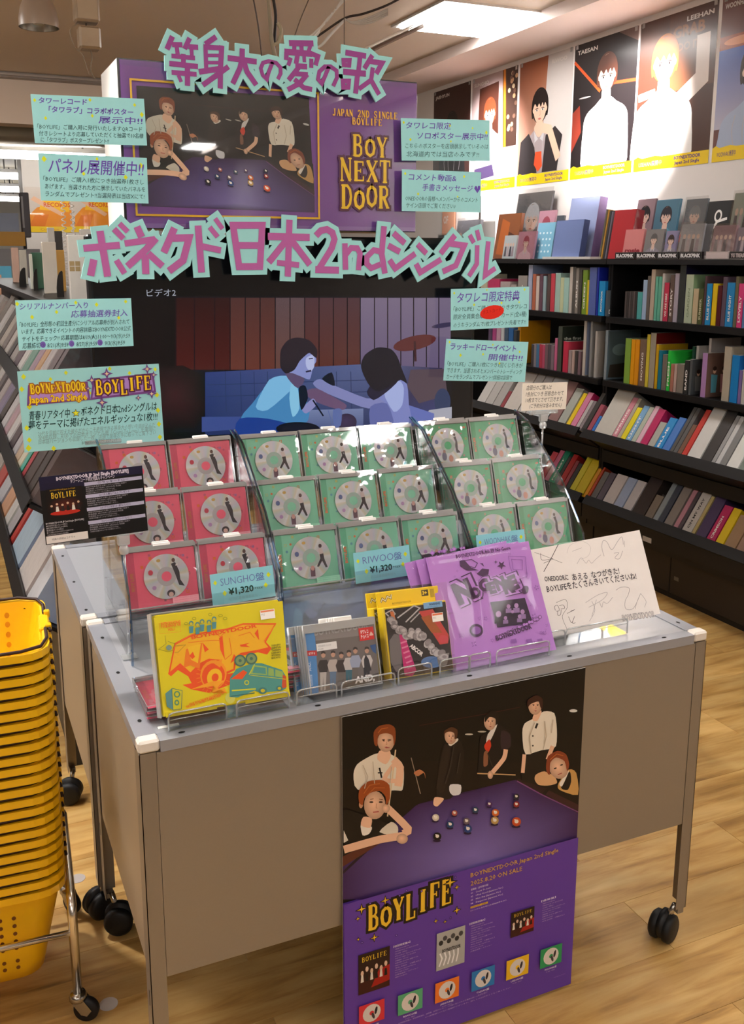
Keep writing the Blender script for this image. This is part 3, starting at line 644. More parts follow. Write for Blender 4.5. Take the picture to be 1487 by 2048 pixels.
    # right front: head on arm
    P.poly([(1325, 700), (1385, 620), (1430, 640), (1440, 770), (1330, 740)], '#c89a58'); P.poly([(1340, 705), (1390, 630), (1400, 690), (1380, 740), (1345, 735)], '#15100e'); P.poly([(1330, 700), (1385, 625), (1378, 650), (1345, 720)], '#e8e0d4')
    P.poly([(1190, 650), (1240, 630), (1300, 660), (1315, 700), (1260, 715), (1205, 710), (1183, 680)], '#d8a878'); P.ell(1325, 610, 56, 66, SK, rot=-.35)
    P.poly([(1250, 600), (1262, 540), (1320, 508), (1370, 530), (1388, 590), (1375, 630), (1360, 570), (1310, 548), (1275, 580), (1272, 650), (1255, 635)], '#8a4024')
    for ex, ey in ((1305, 612), (1342, 592)): P.ell(ex, ey, 9, 4, '#2a1812', rot=-.3)
    P.line([(1320, 650), (1345, 640)], 5, '#a04a40')
    # left front: lying, head on hand
    P.poly([(48, 860), (140, 880), (230, 900), (330, 960), (300, 1010), (100, 1050), (48, 1045)], '#14100e'); P.poly([(48, 980), (75, 1040), (48, 1055)], '#e0d8cc'); P.poly([(150, 940), (215, 960), (200, 1000), (160, 1010)], '#e6ddd0'); P.poly([(260, 990), (330, 930), (370, 960), (360, 1010)], '#d8cebc')
    P.poly([(165, 900), (215, 910), (205, 965), (150, 950)], SK); P.line([(300, 840), (430, 970), (400, 1000)], 44, SK); P.line([(48, 1095), (260, 1035), (420, 1010)], 46, SK); P.ell(395, 1030, 34, 30, SK)
    P.ell(232, 830, 64, 84, SK); P.ell(298, 850, 24, 26, SK); P.ell(150, 828, 12, 20, SKD)
    P.poly([(138, 810), (140, 740), (190, 690), (270, 680), (318, 710), (322, 790), (300, 830), (296, 780), (260, 745), (200, 760), (170, 790), (160, 830)], '#9a4a1e')
    for ex in (212, 268): P.ell(ex, 812, 12, 5, '#2c1a14')
    P.line([(205, 796), (225, 792)], 4, '#6a3a20'); P.line([(258, 794), (280, 798)], 4, '#6a3a20'); P.line([(243, 820), (240, 845), (248, 848)], 4, SKD); P.line([(222, 872), (256, 868)], 7, '#b0504a')
    P.smooth = False
    for fx, fy, q in ((300, 455, 1.0), (685, 425, .75), (918, 338, .8), (1186, 243, .85)):
        P.line([(fx-22*q, fy-14*q), (fx-8*q, fy-16*q)], 3, '#4a2c20'); P.line([(fx+8*q, fy-16*q), (fx+22*q, fy-14*q)], 3, '#4a2c20'); P.ell(fx-14*q, fy-7*q, 6*q, 3*q, '#2a1812', 8); P.ell(fx+14*q, fy-7*q, 6*q, 3*q, '#2a1812', 8)
        P.line([(fx+1, fy-2*q), (fx+4*q, fy+14*q), (fx-3*q, fy+16*q)], 2.5, '#a8704c'); P.poly([(fx-11*q, fy+30*q), (fx, fy+27*q), (fx+11*q, fy+30*q), (fx, fy+35*q)], '#a4504a')
    for pts in ([(160, 590), (190, 660), (170, 730)], [(220, 570), (230, 700)], [(330, 600), (320, 720)], [(1180, 340), (1150, 420), (1160, 520)], [(1240, 330), (1250, 420), (1230, 500)], [(1290, 320), (1280, 400)]): P.line(pts, 5, '#bcae98')
    for pts in ([(700, 480), (680, 600), (650, 700)], [(740, 520), (720, 640)], [(900, 520), (930, 600)]): P.line(pts, 5, '#38302c')
    for pts in ([(165, 760), (200, 710), (260, 700)], [(185, 770), (230, 725), (290, 725)], [(250, 400), (270, 375), (310, 368)], [(1270, 560), (1310, 525), (1350, 535)]): P.line(pts, 5, '#b8642e')
    P.smooth = True
    for bx, by, r, c in ((592, 902, 21, '#e8dcc8'), (704, 875, 17, '#c86a58'), (828, 857, 18, '#34506a'), (911, 822, 16, '#5a2a6a'), (678, 942, 21, '#1f4a78'), (775, 922, 20, '#7a6a70'), (783, 968, 24, '#27488a'), (946, 872, 22, '#e0702c'), (942, 918, 23, '#c8a460'), (1070, 776, 17, '#2a2a38'), (1070, 822, 18, '#a8302c'), (1070, 925, 27, '#e05a28'), (600, 1012, 24, '#101014')):
        P.ell(bx-2, by+r*1.05, r*.95, r*.35, '#2a1640'); P.ell(bx, by, r, r, c); P.ell(bx, by-2, r*.45, r*.42, '#e8e0d4' if r > 15 else c); P.ell(bx-r*.35, by-r*.45, r*.16, r*.12, '#ffffff')
    P.tf = o; P.smooth = False
def sparkle(P, x, y, r, col, oc): 
    P.star(x, y, r*1.3, oc, 4, .34); P.star(x, y, r*.9, col, 4, .25)
# big poster taped to the front panel
FP = Fr((0.3345, -.004, .0), (1, 0, 0), (0, 0, 1))
def poster_tf(x, y):   # 2.974x crop grid of the poster -> plane coordinates
    return FP.px(670+x/2.974, 1330+y/2.974)
t = thing('concert_poster', 'tall purple poster with six people around a billiard table, taped to the front wagon', 'poster', FP.mat())
PW, PH0, PH1 = .528, .010, .7385
MB('#e9e4de').box((0, PH0, -.0012), (PW, PH1, 0)).build('sheet', 'card', t)
P = Pr(); P.rect(0.0, PH0, PW, PH1, '#5a3796'); P.rect(0, .362, PW, PH1, '#0b0907')
def grid_tf(x, y):   # un-distorted picture grid -> poster plane
    a, b = FP.px(670+x/2.974, 1330+y/2.974); return (min(max(a, 0), PW), min(max(b, PH0), PH1))
class _S: pass
bp0 = band_photo
band_photo(P, grid_tf)
P.rect(0, PH0, PW, .362, '#5e3a9c')
def pp(x, y): return FP.px(670+x/2.974, 1680+y/2.974)
x0, y0 = pp(185, 545); x1, y1 = pp(700, 400)
serif(P, 'BOYLIFE', x0, y0+.004, .052, '#e8bc30', '#1c1210', .1, w=.183, jig=[(0, 1.05), (.0, .8), (.08, .95), (-.05, 1.1), (.12, .95), (.18, 1.05), (.12, 1.1)])
for sx, sy, sr in ((675, 245, 13), (715, 272, 6), (290, 350, 9), (150, 402, 10), (715, 408, 8), (225, 570, 8), (128, 458, 5), (590, 472, 5), (130, 580, 4), (645, 475, 4)):
    a, b = pp(sx, sy); sparkle(P, a, b, sr*.00105, '#e8bc30', '#1c1210')
for sx, sy in ((415, 290), (505, 294), (375, 320), (200, 365), (678, 452), (152, 598), (356, 555), (705, 210)):
    a, b = pp(sx, sy); P.ell(a, b, .0026, .0026, '#2a1850', 10); P.ell(a, b, .0015, .0015, '#8a66c8', 8)
GD = '#c89a4a'
a, b = pp(795, 212); P.text('BOYNEXTDOOR Japan 2nd Single', a, b, .0098, GD, w=.208, bold=.015)
a, b = pp(795, 262); P.text('2025.8.20 ON SALE', a, b, .0105, GD, w=.120, bold=.015)
LT = '#d8c8e4'
a, b = pp(797, 290)
for i, s in enumerate(('収録曲（全形態共通）', '01　Count To Love', '02　I Feel Good (Japanese Ver.)', '03　Nice Guy (Japanese Ver.)', '04　Dangerous (Japanese Ver.)')): P.text(s, a, b-i*.0078, .0036, LT, w=(.04, .046, .075, .07, .075)[i], bold=.01)
P.rect(a, b-.0405, a+.04, b-.036, '#d8aa30'); P.text('初回限定盤・通常盤', a+.002, b-.0395, .0026, '#3a2060', w=.035); P.text('※シングル全形態に応募抽選券を封入', a, b-.047, .0024, LT, w=.085)
def small_cover(P, x, y, w, h, c1, kind):
    P.rect(x, y, x+w, y+h, c1)
    if kind == 0:
        P.rect(x, y, x+w, y+h*.4, '#3a100c'); P.poly([(x+w*.4, y+h*.1), (x+w, y+h*.15), (x+w, y+h*.55), (x+w*.65, y+h*.5)], '#a01a14')
        for k in range(6): P.ell(x+w*(.12+.15*k), y+h*(.52+.08*(k % 2)), w*.05, h*.07, '#d8b8a0', 8); P.poly([(x+w*(.07+.15*k), y+h*.3), (x+w*(.17+.15*k), y+h*.3), (x+w*(.15+.15*k), y+h*.48), (x+w*(.09+.15*k), y+h*.48)], ('#e0d8cc', '#181412')[k % 2])
        serif(P, 'BOYLIFE', x+w*.1, y+h*.8, h*.12, '#d8b030', None, w=w*.8)
    elif kind == 1:
        for k in range(6): P.ell(x+w*(.15+.14*k), y+h*(.72+.1*(k % 2)), w*.08, h*.07, ('#2a2a2a', '#444444')[k % 2], 8)
        for k in range(5): P.line([(x+w*(.1+.15*k), y+h*.1), (x+w*(.2+.14*k), y+h*.3), (x+w*(.12+.16*k), y+h*.45)], w*.05, '#e4e4e4')
        P.text('BOYNEXTDOOR', x+w*.2, y+h*.45, h*.09, '#1c1c1c', w=w*.65, bold=.03)
small = [(130, 912, .066, .088, '#2a1410', 0), (590, 768, .064, .085, '#a8a8a4', 1), (1030, 570, .056, .058, '#241010', 0)]
for sx, sy, w_, h_, c_, k_ in small: a, b = pp(sx, sy); small_cover(P, a, b, w_, h_, c_, k_)
for sx, sy, n in ((335, 625, 13), (785, 490, 12), (1210, 355, 9)):
    a, b = pp(sx, sy); P.text('【初回限定盤A】' if n > 9 else '【通常盤】', a, b, .0036, '#e8e0f0', w=.036, bold=.015)
    for i in range(n): P.text(('収録内容 CD+DVD 品番 UPCH-', 'MAKING OF BOYLIFE', '¥2,200（税込）', 'Member Special Movie', 'PHOTO CARD ランダム封入', '応募抽選券・ステッカー')[i % 6], a+.004, b-.006-i*.0052, .0022, '#b8a4d4', w=(.03, .05, .026, .056, .045)[i % 5])
cols = ['#d8343c', '#58a878', '#e87828', '#2878b8', '#e8b820', '#2a9458']; nm = ['SUNGHO', 'RIWOO', 'JAEHYUN', 'TAESAN', 'LEEHAN', 'WOONHAK']
for i, (sx, sy) in enumerate(((130, 1095), (360, 1028), (580, 955), (795, 885), (1000, 818), (1200, 750))):
    a, b = pp(sx, sy); b -= 0; P.rect(a, b, a+.054, b+.046, cols[i]); P.ell(a+.027, b+.023, .019, .0195, '#d4ccc4'); P.ell(a+.027, b+.023, .005, .005, cols[i], 12); P.ell(a+.03, b+.016, .003, .008, '#3a3438', 8, rot=.3); P.ell(a+.036, b+.026, .003, .009, '#2a2428', 8, rot=-.2)
    P.text(nm[i]+'盤', a+.027, b-.008, .0040, '#e8e0f0', w=.030, align='c', bold=.02); P.text('¥1,320（税込）', a+.027, b-.0135, .0022, '#b8a4d4', w=.022, align='c')
a, b = pp(360, 1085); P.text('※初回限定盤A、初回限定盤B、通常盤（初回プレス）、ソロ盤に封入される応募券は同一のものです。', a, b+.004, .0026, '#b8a4d4', w=.2); P.text('※一部取扱いのない店舗がございます。詳しくは公式サイトをご覧ください。', a+.06, b-.003, .0026, '#b8a4d4', w=.2)
P.text('UNIVERSAL MUSIC', PW-.05, .045, .003, '#8a6cc0', w=.03)
P.build('print', 'print', t)
# ================================================================ TELEVISION AND HEADER LIGHT BOX
YT = 1.27
m = thing('television', 'large black flat television behind the disc racks showing two people on a sofa', 'television', (.128, YT, .985))
MB('#08080a').bbox((-.012, 0, -.03), (1.205, .05, .62), .006).build('bezel', 'plastic', m)
MB('#0a0a0c').box((.2, .05, .05), (1.0, .09, .5)).build('back_cover', 'plastic', m)
MB('#101014').box((.35, .045, -.985), (.42, .085, .3)).build('stand_post', 'paint_black', m); MB('#101014').box((.78, .045, -.985), (.85, .085, .3)).build('stand_post', 'paint_black', m); MB('#101014').bbox((.25, -.02, -.985), (.95, .2, -.965), .004).build('stand_base', 'paint_black', m)
F = Fr((.128, YT-.001, .985), (1, 0, 0), (0, 0, 1))
def sc(x, y): return F.px(450+x/2.974, 420+y/2.974)
P = Pr(tf=sc); SW, SH = 1.19, .60
P.tf = None; P.rect(0, 0, SW, SH, '#020203'); P.tf = sc
# picture: x from -780 (left edge) to 1370
P.poly([(-775, 515), (1345, 512), (1345, 1300), (-775, 1330)], '#0a0a14')
xs = [-775, -640, -520, -400, -290, -180, -60, 32, 122, 210, 300, 388, 475, 560, 645, 728, 805, 890, 968, 1046, 1122, 1198, 1272, 1345]
for i in range(len(xs)-1):
    xm = (xs[i]+xs[i+1])/2
    if xm < -300: c0, c1 = '#100406', '#1c0507'
    elif xm < 0: c0, c1 = '#2a0a0c', '#48120f'
    elif xm < 300: c0, c1 = '#4c2c2a', '#643228'
    elif xm < 480: c0, c1 = '#5a464a', '#644038'
    elif xm < 800: c0, c1 = '#4c3036', '#582a22'
    else: c0, c1 = '#786a82', '#665878'
    P.grad([(xs[i], 950), (xs[i+1]-6, 950), (xs[i+1]-6, 522), (xs[i], 522)], [c1, c1, c0, c0]); P.line([(xs[i+1]-4, 522), (xs[i+1]-4, 950)], 3, '#1c0c12')
P.line([(-343, 590), (-335, 930)], 6, '#8a6058')
P.fan([(-775, 520), (-300, 520), (-300, 1320), (-775, 1320)], (-560, 1100), '#12060a', '#070406')
P.fan([(-450, 930), (-250, 925), (-140, 980), (-100, 1180), (-180, 1300), (-480, 1300)], (-300, 1100), '#3a1218', '#100508')
# sofa
P.grad([(-120, 1340), (860, 1300), (860, 915), (-120, 965)], ['#1c2a5c', '#24305a', '#54608c', '#2c3a74'])
P.grad([(860, 1300), (1290, 1290), (1290, 940), (860, 915)], ['#28305c', '#3a4478', '#3a3048', '#54608c'])
for x in (0, 90, 170, 250, 660, 745): P.line([(x, 960), (x+6, 1200)], 4, '#26325c')
for y in (1010, 1080): P.line([(-110, y+30), (860, y)], 4, '#26325c')
P.poly([(-140, 1230), (90, 1228), (120, 1300), (-140, 1320)], '#3c4c8c')
P.grad([(480, 1300), (820, 1290), (820, 1180), (480, 1190)], ['#505c88', '#505c88', '#7480a8', '#7480a8'])
# cymbals
P.ell(1125, 790, 130, 42, '#5c2a2a', rot=-.22); P.ell(1300, 685, 75, 14, '#3c3450', rot=-.15); P.ell(1190, 1020, 100, 40, '#4a3448', rot=-.4); P.line([(1125, 780), (1130, 900)], 14, '#3a1a20')
P.poly([(1100, 950), (1300, 945), (1320, 1100), (1150, 1150), (1080, 1050)], '#54444e'); P.ell(1290, 1140, 48, 80, '#2c3a5c'); P.poly([(1210, 1190), (1345, 1170), (1345, 1240), (1180, 1245)], '#a8a8b4'); P.rect(1210, 1250, 1345, 1300, '#0c0c14')
P.poly([(1090, 1160), (1240, 1210), (1240, 1280), (960, 1290), (1000, 1200)], '#6470b4')
P.smooth = True
P.poly([(95, 1230), (160, 1150), (240, 1050), (330, 1000), (420, 1010), (460, 1100), (500, 1180), (460, 1280), (130, 1300)], '#4684b8')
P.poly([(260, 1010), (360, 985), (420, 1030), (380, 1080), (250, 1190), (180, 1170)], '#7cb8e0'); P.poly([(395, 1020), (430, 1060), (440, 1180), (400, 1230), (380, 1120)], '#88c4e4'); P.poly([(85, 1240), (250, 1240), (440, 1290), (480, 1340), (80, 1340)], '#1c3c8c')
P.poly([(345, 930), (430, 950), (470, 1010), (430, 1060), (370, 1000)], '#5c4c6c')
P.poly([(360, 960), (400, 900), (470, 830), (530, 850), (540, 900), (522, 925), (515, 960), (500, 1008), (450, 990), (400, 970)], '#8890c8')
P.poly([(480, 880), (525, 862), (528, 930), (505, 960), (480, 930)], '#b4bce4'); P.line([(478, 962), (510, 955)], 10, '#2a2440'); P.line([(496, 885), (520, 882)], 6, '#2a2440')
P.poly([(325, 900), (330, 830), (370, 775), (430, 758), (500, 775), (545, 830), (540, 880), (500, 850), (470, 870), (440, 900), (410, 950), (360, 972), (330, 940)], '#241c26')
# hands / arms
P.poly([(520, 1030), (560, 1005), (640, 1040), (840, 1120), (940, 1110), (960, 1150), (850, 1180), (700, 1130), (560, 1070)], '#8084b8'); P.poly([(480, 1075), (540, 1060), (640, 1110), (720, 1160), (690, 1190), (560, 1150), (490, 1110)], '#6a5070')
P.poly([(455, 1180), (520, 1120), (540, 1160), (480, 1210)], '#8c8cc0'); P.poly([(435, 1060), (475, 1045), (490, 1120), (450, 1190)], '#101428'); P.poly([(575, 1000), (632, 965), (650, 1045), (600, 1025)], '#0e1224'); P.line([(520, 1130), (582, 1225)], 9, '#0e1224')
# right person
P.poly([(915, 1115), (980, 1030), (1040, 1008), (1080, 1040), (1090, 1160), (1100, 1290), (880, 1300), (870, 1200), (950, 1150)], '#7c84c0'); P.poly([(940, 1080), (1030, 1015), (1060, 1060), (1050, 1160), (1000, 1200)], '#a4b0e0'); P.poly([(860, 1170), (960, 1150), (1000, 1290), (870, 1300)], '#6068a4')
P.poly([(840, 1080), (900, 1000), (1000, 960), (1030, 1010), (960, 1080), (880, 1130)], '#1c1a34')
P.poly([(805, 920), (830, 860), (900, 818), (980, 825), (1020, 870), (1050, 950), (1080, 1030), (1040, 1010), (990, 1040), (910, 1080), (860, 1050), (820, 980)], '#14121e')
P.ell(430, 1300, 130, 40, '#101024'); P.ell(720, 1260, 60, 50, '#3c3050'); P.line([(610, 1190), (640, 1290)], 4, '#5868a0'); P.poly([(640, 1190), (690, 1185), (685, 1280), (645, 1285)], '#5c6ca4')
P.smooth = False; P.tf = None
a, b = F.px(293, 592); P.text('ビデオ2', a, b, .0165, '#a8acb8', w=.082)
P.build('screen_picture', 'lcd_screen', m, Matrix(((1, 0, 0, 0), (0, 0, -1, -.0012), (0, 1, 0, 0), (0, 0, 0, 1))))
MB('#b8bac0').box((.9, -.004, .014), (1.14, 0, .026)).build('silver_bar', 'steel_paint', m)  # thin silver bar along the lower right of the screen

YH = 1.245
F = Fr((.2225, YH, 1.6225), (1, 0, 0), (0, 0, 1)); HW, HH = .8745, .430
m = thing('header_lightbox', 'purple header sign with a framed billiard photo and yellow lettering above the television', 'sign', F.mat())
MB('#d8d4cf').box((-.004, 0, -.27), (HW+.002, HH+.004, -.012)).build('box_body', 'wall_paint', m)
MB('#0c0a0c').box((-.004, -.002, -.012), (HW+.002, HH+.004, -.004)).build('black_edge', 'plastic', m)
MB('#7a3f96').box((.002, .0, -.004), (HW, HH, 0)).build('face', 'gloss_print', m)
MB('#101014').box((.2, -.14, -.2), (.24, 0, -.16)).build('mount_post', 'paint_black', m); MB('#101014').box((.62, -.14, -.2), (.66, 0, -.16)).build('mount_post', 'paint_black', m)
def H(x, y): return F.px(x, y)
P = Pr(); PU = '#8348a0'; P.rect(.002, 0, HW, HH, PU); P.rect(.002, HH-.014, HW, HH, '#7a4a98'); P.rect(.002, 0, HW, .012, '#9468b0')
x0, y1 = H(272, 171); x1, y0 = H(629, 430); y0 = max(y0, .05)
def htf(x, y):
    a, b = grid_tf(x, y); return (x0+a/PW*(x1-x0), y0+max(0, min(1, (b-.362)/(.735-.362)))*(y1-y0))
band_photo(P, htf)
P.frame(x0-.015, y0-.016, x1+.012, y1+.014, .0055, '#d8a71c')
YL = '#dcb21e'
a, b = H(663, 229); P_w = .205
serif(P, 'JAPAN 2ND SINGLE', a, b-.003, .0195, '#e0a82c', None, w=P_w*1.02, adv=.86, k=1.05)
a, b = H(702, 247); serif(P, 'BOYLIFE', a, b-.003, .0195, '#e0a82c', None, w=.098, adv=.86, k=1.05)
BR = '#4c1c34'
a, b = H(702, 313); serif(P, 'BOY', a, b, .063, '#e2b81c', BR, .09, w=.117, jig=[(0, 1), (.03, .78), (.0, .93)])
a, b = H(677, 364); serif(P, 'NEXT', a, b+.002, .068, '#e2b81c', BR, .09, w=.168, jig=[(0, 1), (.02, .86), (.0, .93), (-.02, .98)])
a, b = H(679, 418); serif(P, 'DOOR', a, b+.002, .070, '#e2b81c', BR, .09, w=.162, jig=[(-.02, 1), (.0, .74), (.1, .86), (.02, .95)])
P.build('print', 'gloss_print', m)
MB('#ffffff').box((0, 0, .002), (HW, HH, .004)).build('clear_cover', 'acrylic', m)

# ================================================================ CUT-OUT LETTERING
YC = 1.225
FC = Fr((0, YC, 0), (1, 0, 0), (0, 0, 1))
def letters(name, lab, specs, origin, scale, col, bw):
    "specs: list of (kana, [(pts, width)...]) in crop pixels; every character is a child board"
    t = thing(name, lab, 'sign', FC.mat())
    for (org, k, strokes) in specs:
        bd = MB('#9ed8d6'); ks = 0; fc = Pr(); fc.z = .0062; fc.up()
        for pts, w_ in strokes:
            q = [FC.px(org[0]+x/k, org[1]+y/k) for x, y in pts]
            s = (onY(org[0]+10, org[1], YC)-onY(org[0], org[1], YC)).length/10/k
            cl = len(pts) > 2 and pts[0] == pts[-1]
            if cl: q = q[:-1]
            fc.line(q, w_*s, col, closed=cl, up=False)
            L, R = offs(q, w_*s+2*bw, cl, bw); n = len(q)
            if cl: bd.prism([tuple(p) for p in q], 0, .0049)
            for i in range(n if cl else n-1):
                j = (i+1) % n; bd.prism([tuple(L[i]), tuple(R[i]), tuple(R[j]), tuple(L[j])], -ks*3e-5, .005+ks*3e-5); ks += 1
        o = bd.build('letter_board', 'card', t); fc.build('letter_face', 'card', o)
    return t
O1, K1 = (310, 50), 5.948; O2, K2 = (540, 60), 5.948
row1 = [
 (O1, K1, [([(200, 140), (135, 295)], 62), ([(195, 238), (318, 240)], 58), ([(248, 250), (262, 350)], 50), ([(405, 160), (345, 290)], 58), ([(390, 262), (505, 272)], 60), ([(425, 280), (430, 370)], 46), ([(188, 372), (468, 398)], 52), ([(330, 350), (330, 480)], 56), ([(162, 462), (503, 500)], 62), ([(190, 568), (487, 592)], 56), ([(378, 500), (378, 728)], 64), ([(270, 600), (305, 682)], 44)]),
 (O1, K1, [([(718, 145), (590, 235)], 62), ([(592, 235), (602, 560)], 52), ([(570, 268), (800, 280)], 58), ([(785, 250), (770, 520), (768, 760)], 64), ([(610, 367), (770, 367)], 40), ([(610, 452), (770, 452)], 40), ([(515, 562), (800, 520)], 66), ([(865, 500), (700, 620), (560, 720)], 62)]),
 (O1, K1, [([(855, 395), (1200, 442)], 66), ([(1028, 285), (1028, 440)], 66), ([(1020, 430), (1000, 520), (915, 702)], 64), ([(1045, 430), (1085, 560), (1195, 718)], 66)]),
 (O1, K1, [([(1390, 445), (1345, 560), (1320, 650), (1270, 600), (1248, 520), (1275, 455), (1345, 435), (1430, 455), (1482, 510), (1485, 580), (1450, 650)], 48)]),
 (O2, K2, [([(215, 160), (505, 165)], 64), ([(278, 185), (278, 265)], 50), ([(362, 185), (366, 270)], 50), ([(470, 185), (445, 270)], 46), ([(160, 262), (490, 290)], 66), ([(185, 270), (182, 362)], 54), ([(480, 285), (560, 318), (530, 425)], 54), ([(238, 335), (206, 428)], 46), ([(318, 290), (298, 410)], 56), ([(395, 300), (398, 388)], 42), ([(480, 345), (480, 455)], 48), ([(290, 430), (430, 442)], 60), ([(330, 450), (210, 600)], 56), ([(290, 525), (440, 535)], 54), ([(432, 530), (340, 640), (200, 715)], 56), ([(280, 590), (390, 690), (490, 712)], 56)]),
 (O2, K2, [([(690, 440), (640, 560), (605, 640), (560, 590), (575, 500), (640, 440), (710, 440), (780, 490), (785, 570), (740, 672)], 48)]),
 (O2, K2, [([(885, 272), (1130, 315)], 64), ([(862, 365), (935, 365), (930, 425), (866, 420), (862, 365)], 50), ([(1062, 300), (1040, 500)], 58), ([(858, 500), (1128, 525)], 68), ([(855, 612), (925, 612), (918, 685), (860, 685), (855, 612)], 54), ([(1030, 520), (1005, 760)], 62), ([(1205, 305), (1110, 462)], 58), ([(1160, 375), (1320, 398), (1250, 525)], 60), ([(1210, 450), (1190, 600), (1045, 705)], 54), ([(1190, 600), (1285, 772)], 58)])]
letters('cutout_lettering', 'upper row of purple cut-out characters with teal edging over the header top', row1, None, None, '#98498e', .0125)
O3, K3 = (150, 420), 4.957; O4, K4 = (440, 420), 4.957; O5, K5 = (720, 430), 5.128
row2 = [
 (O3, K3, [([(80, 380), (440, 348)], 70), ([(243, 208), (275, 400), (320, 660)], 74), ([(183, 490), (150, 652)], 74), ([(405, 497), (487, 628)], 62), ([(382, 188), (475, 285)], 62), ([(436, 135), (518, 217)], 56)]),
 (O3, K3, [([(608, 165), (655, 270)], 74), ([(487, 332), (790, 290)], 66), ([(800, 280), (700, 390), (515, 560)], 72), ([(690, 440), (697, 635)], 76), ([(720, 430), (862, 557)], 72)]),
 (O3, K3, [([(980, 178), (875, 422)], 76), ([(960, 280), (1125, 275), (1065, 500), (925, 605)], 76)]),
 (O3, K3, [([(1213, 155), (1248, 620)], 74), ([(1250, 360), (1440, 400)], 68), ([(1328, 170), (1407, 268)], 56), ([(1382, 85), (1456, 188)], 52)]),
 (O4, K4, [([(122, 152), (412, 152), (388, 560), (182, 562), (122, 152)], 66), ([(150, 350), (395, 352)], 64)]),
 (O4, K4, [([(680, 98), (664, 660)], 66), ([(466, 262), (880, 272)], 70), ([(650, 300), (475, 520)], 66), ([(700, 300), (882, 542)], 66), ([(556, 522), (776, 545)], 56)]),
 (O4, K4, [([(942, 256), (990, 205), (1050, 192), (1105, 225), (1125, 290), (1100, 375), (970, 585)], 66), ([(935, 590), (1170, 597)], 70)]),
 (O4, K4, [([(1228, 330), (1235, 592)], 60), ([(1240, 440), (1290, 375), (1350, 378), (1378, 430), (1362, 596)], 58)]),
 (O5, K5, [([(236, 115), (212, 400), (245, 600)], 58), ([(200, 375), (130, 360), (60, 430), (60, 500), (105, 545), (200, 505)], 54)]),
 (O5, K5, [([(332, 185), (448, 290)], 58), ([(278, 312), (398, 378)], 58), ([(292, 460), (350, 548), (555, 395)], 56)]),
 (O5, K5, [([(578, 300), (670, 395)], 54), ([(562, 500), (608, 588), (820, 455)], 56)]),
 (O5, K5, [([(962, 208), (815, 395)], 58), ([(890, 290), (1058, 312), (970, 518), (835, 580)], 58), ([(1112, 205), (1156, 285)], 48), ([(1186, 155), (1212, 260)], 46)]),
 (O5, K5, [([(1190, 310), (1186, 500), (1105, 625)], 50), ([(1304, 270), (1270, 620), (1375, 545)], 52)])]
letters('cutout_lettering', 'lower row of purple cut-out characters with teal edging between header and television', row2, None, None, '#b5629f', .0135)

# ================================================================ HAND-WRITTEN CARDS
CC = '#9ed9da'; PUR = '#6b4fae'; INK = '#3a5a5e'
DOT = '#d8e028'
def card(name, lab, px4, Y, lines, dots, ink=INK, base=CC, extra=None, tilt=0, clip=True, cat='card'):
    TL, TR, BR_, BL = px4; F = frame(BL, BR_, Y, tilt=tilt); h = F.px(*TL)[1]; h = (h+F.px(*TR)[1])/2
    t = thing(name, lab, cat, F.mat()); wd = F.w
    MB(base).box((0, 0, -.0012), (wd, h, 0)).build('board', 'card', t)
    P = Pr()
    for dx, dy, r in dots: P.poly([(wd*dx, h*dy-r*1.25), (wd*dx+r, h*dy), (wd*dx, h*dy+r*1.25), (wd*dx-r, h*dy)], DOT)
    for tx, x, y, hh, w_, c, b in lines:
        P.text(tx, wd*x, h*y, h*hh, {'p': PUR, 'i': ink, 'g': '#8fb0b0', 'k': '#1c3c3c'}.get(c, c), w=wd*w_, shear=.12, bold=b, rot=0)
    if extra: extra(P, wd, h)
    P.build('writing', 'card', t); return t, F, wd, h
def D(n, seed):
    r = random.Random(seed); return [(r.choice((r.uniform(.02, .98), r.choice((.03, .97)))), r.uniform(.5, .97) if i % 3 else r.uniform(.88, .95), .0045) for i in range(n)]
YD = 1.215
card('handwritten_card', 'teal card by the upper left corner of the header, topmost of the left cards', ((64, 190), (289, 196), (294, 291), (70, 286)), YD, [
 ('タワーレコード', .06, .83, .10, .42, 'p', .03), ('「タワラブ」コラボポスター', .14, .65, .105, .75, 'p', .03), ('展示中!!', .57, .46, .12, .40, 'p', .035),
 ('「BOYLIFE」ご購入時に発行いたしますQRコード', .03, .30, .085, .93, 'i', .004), ('付きレシートより応募していただくと抽選で10名様', .04, .16, .085, .93, 'i', .004), ('に「タワラブ」ポスタープレゼント!!', .05, .03, .085, .6, 'i', .004)],
 [(.03, .88, .004), (.11, .52, .004), (.51, .93, .004), (.52, .60, .004), (.91, .86, .004), (.97, .66, .0055)])
card('handwritten_card', 'teal card with large bold purple heading, below the topmost left card', ((77, 308), (294, 314), (297, 407), (82, 401)), YD, [
 ('パネル展開催中!!', .08, .62, .25, .88, 'p', .04), ('「BOYLIFE」ご購入1枚につき抽選券1枚さし', .03, .42, .09, .93, 'i', .005), ('あげます。当選された方に展示していたパネルを', .04, .26, .09, .93, 'i', .005), ('ランダムでプレゼント!!当選発表は当店Xにて!', .04, .10, .09, .92, 'i', .005)],
 [(.05, .88, .0065), (.94, .83, .006), (.40, .60, .0045), (.79, .56, .0055), (.53, .93, .004)])
def nums(P, w, h):
    for i, x in enumerate((.205, .45, .70)): P.ell(w*x, h*.10, .007, .0085, '#7a64b4'); P.text('①②③'[i], w*x-.004, h*.06, .008, '#332a70')
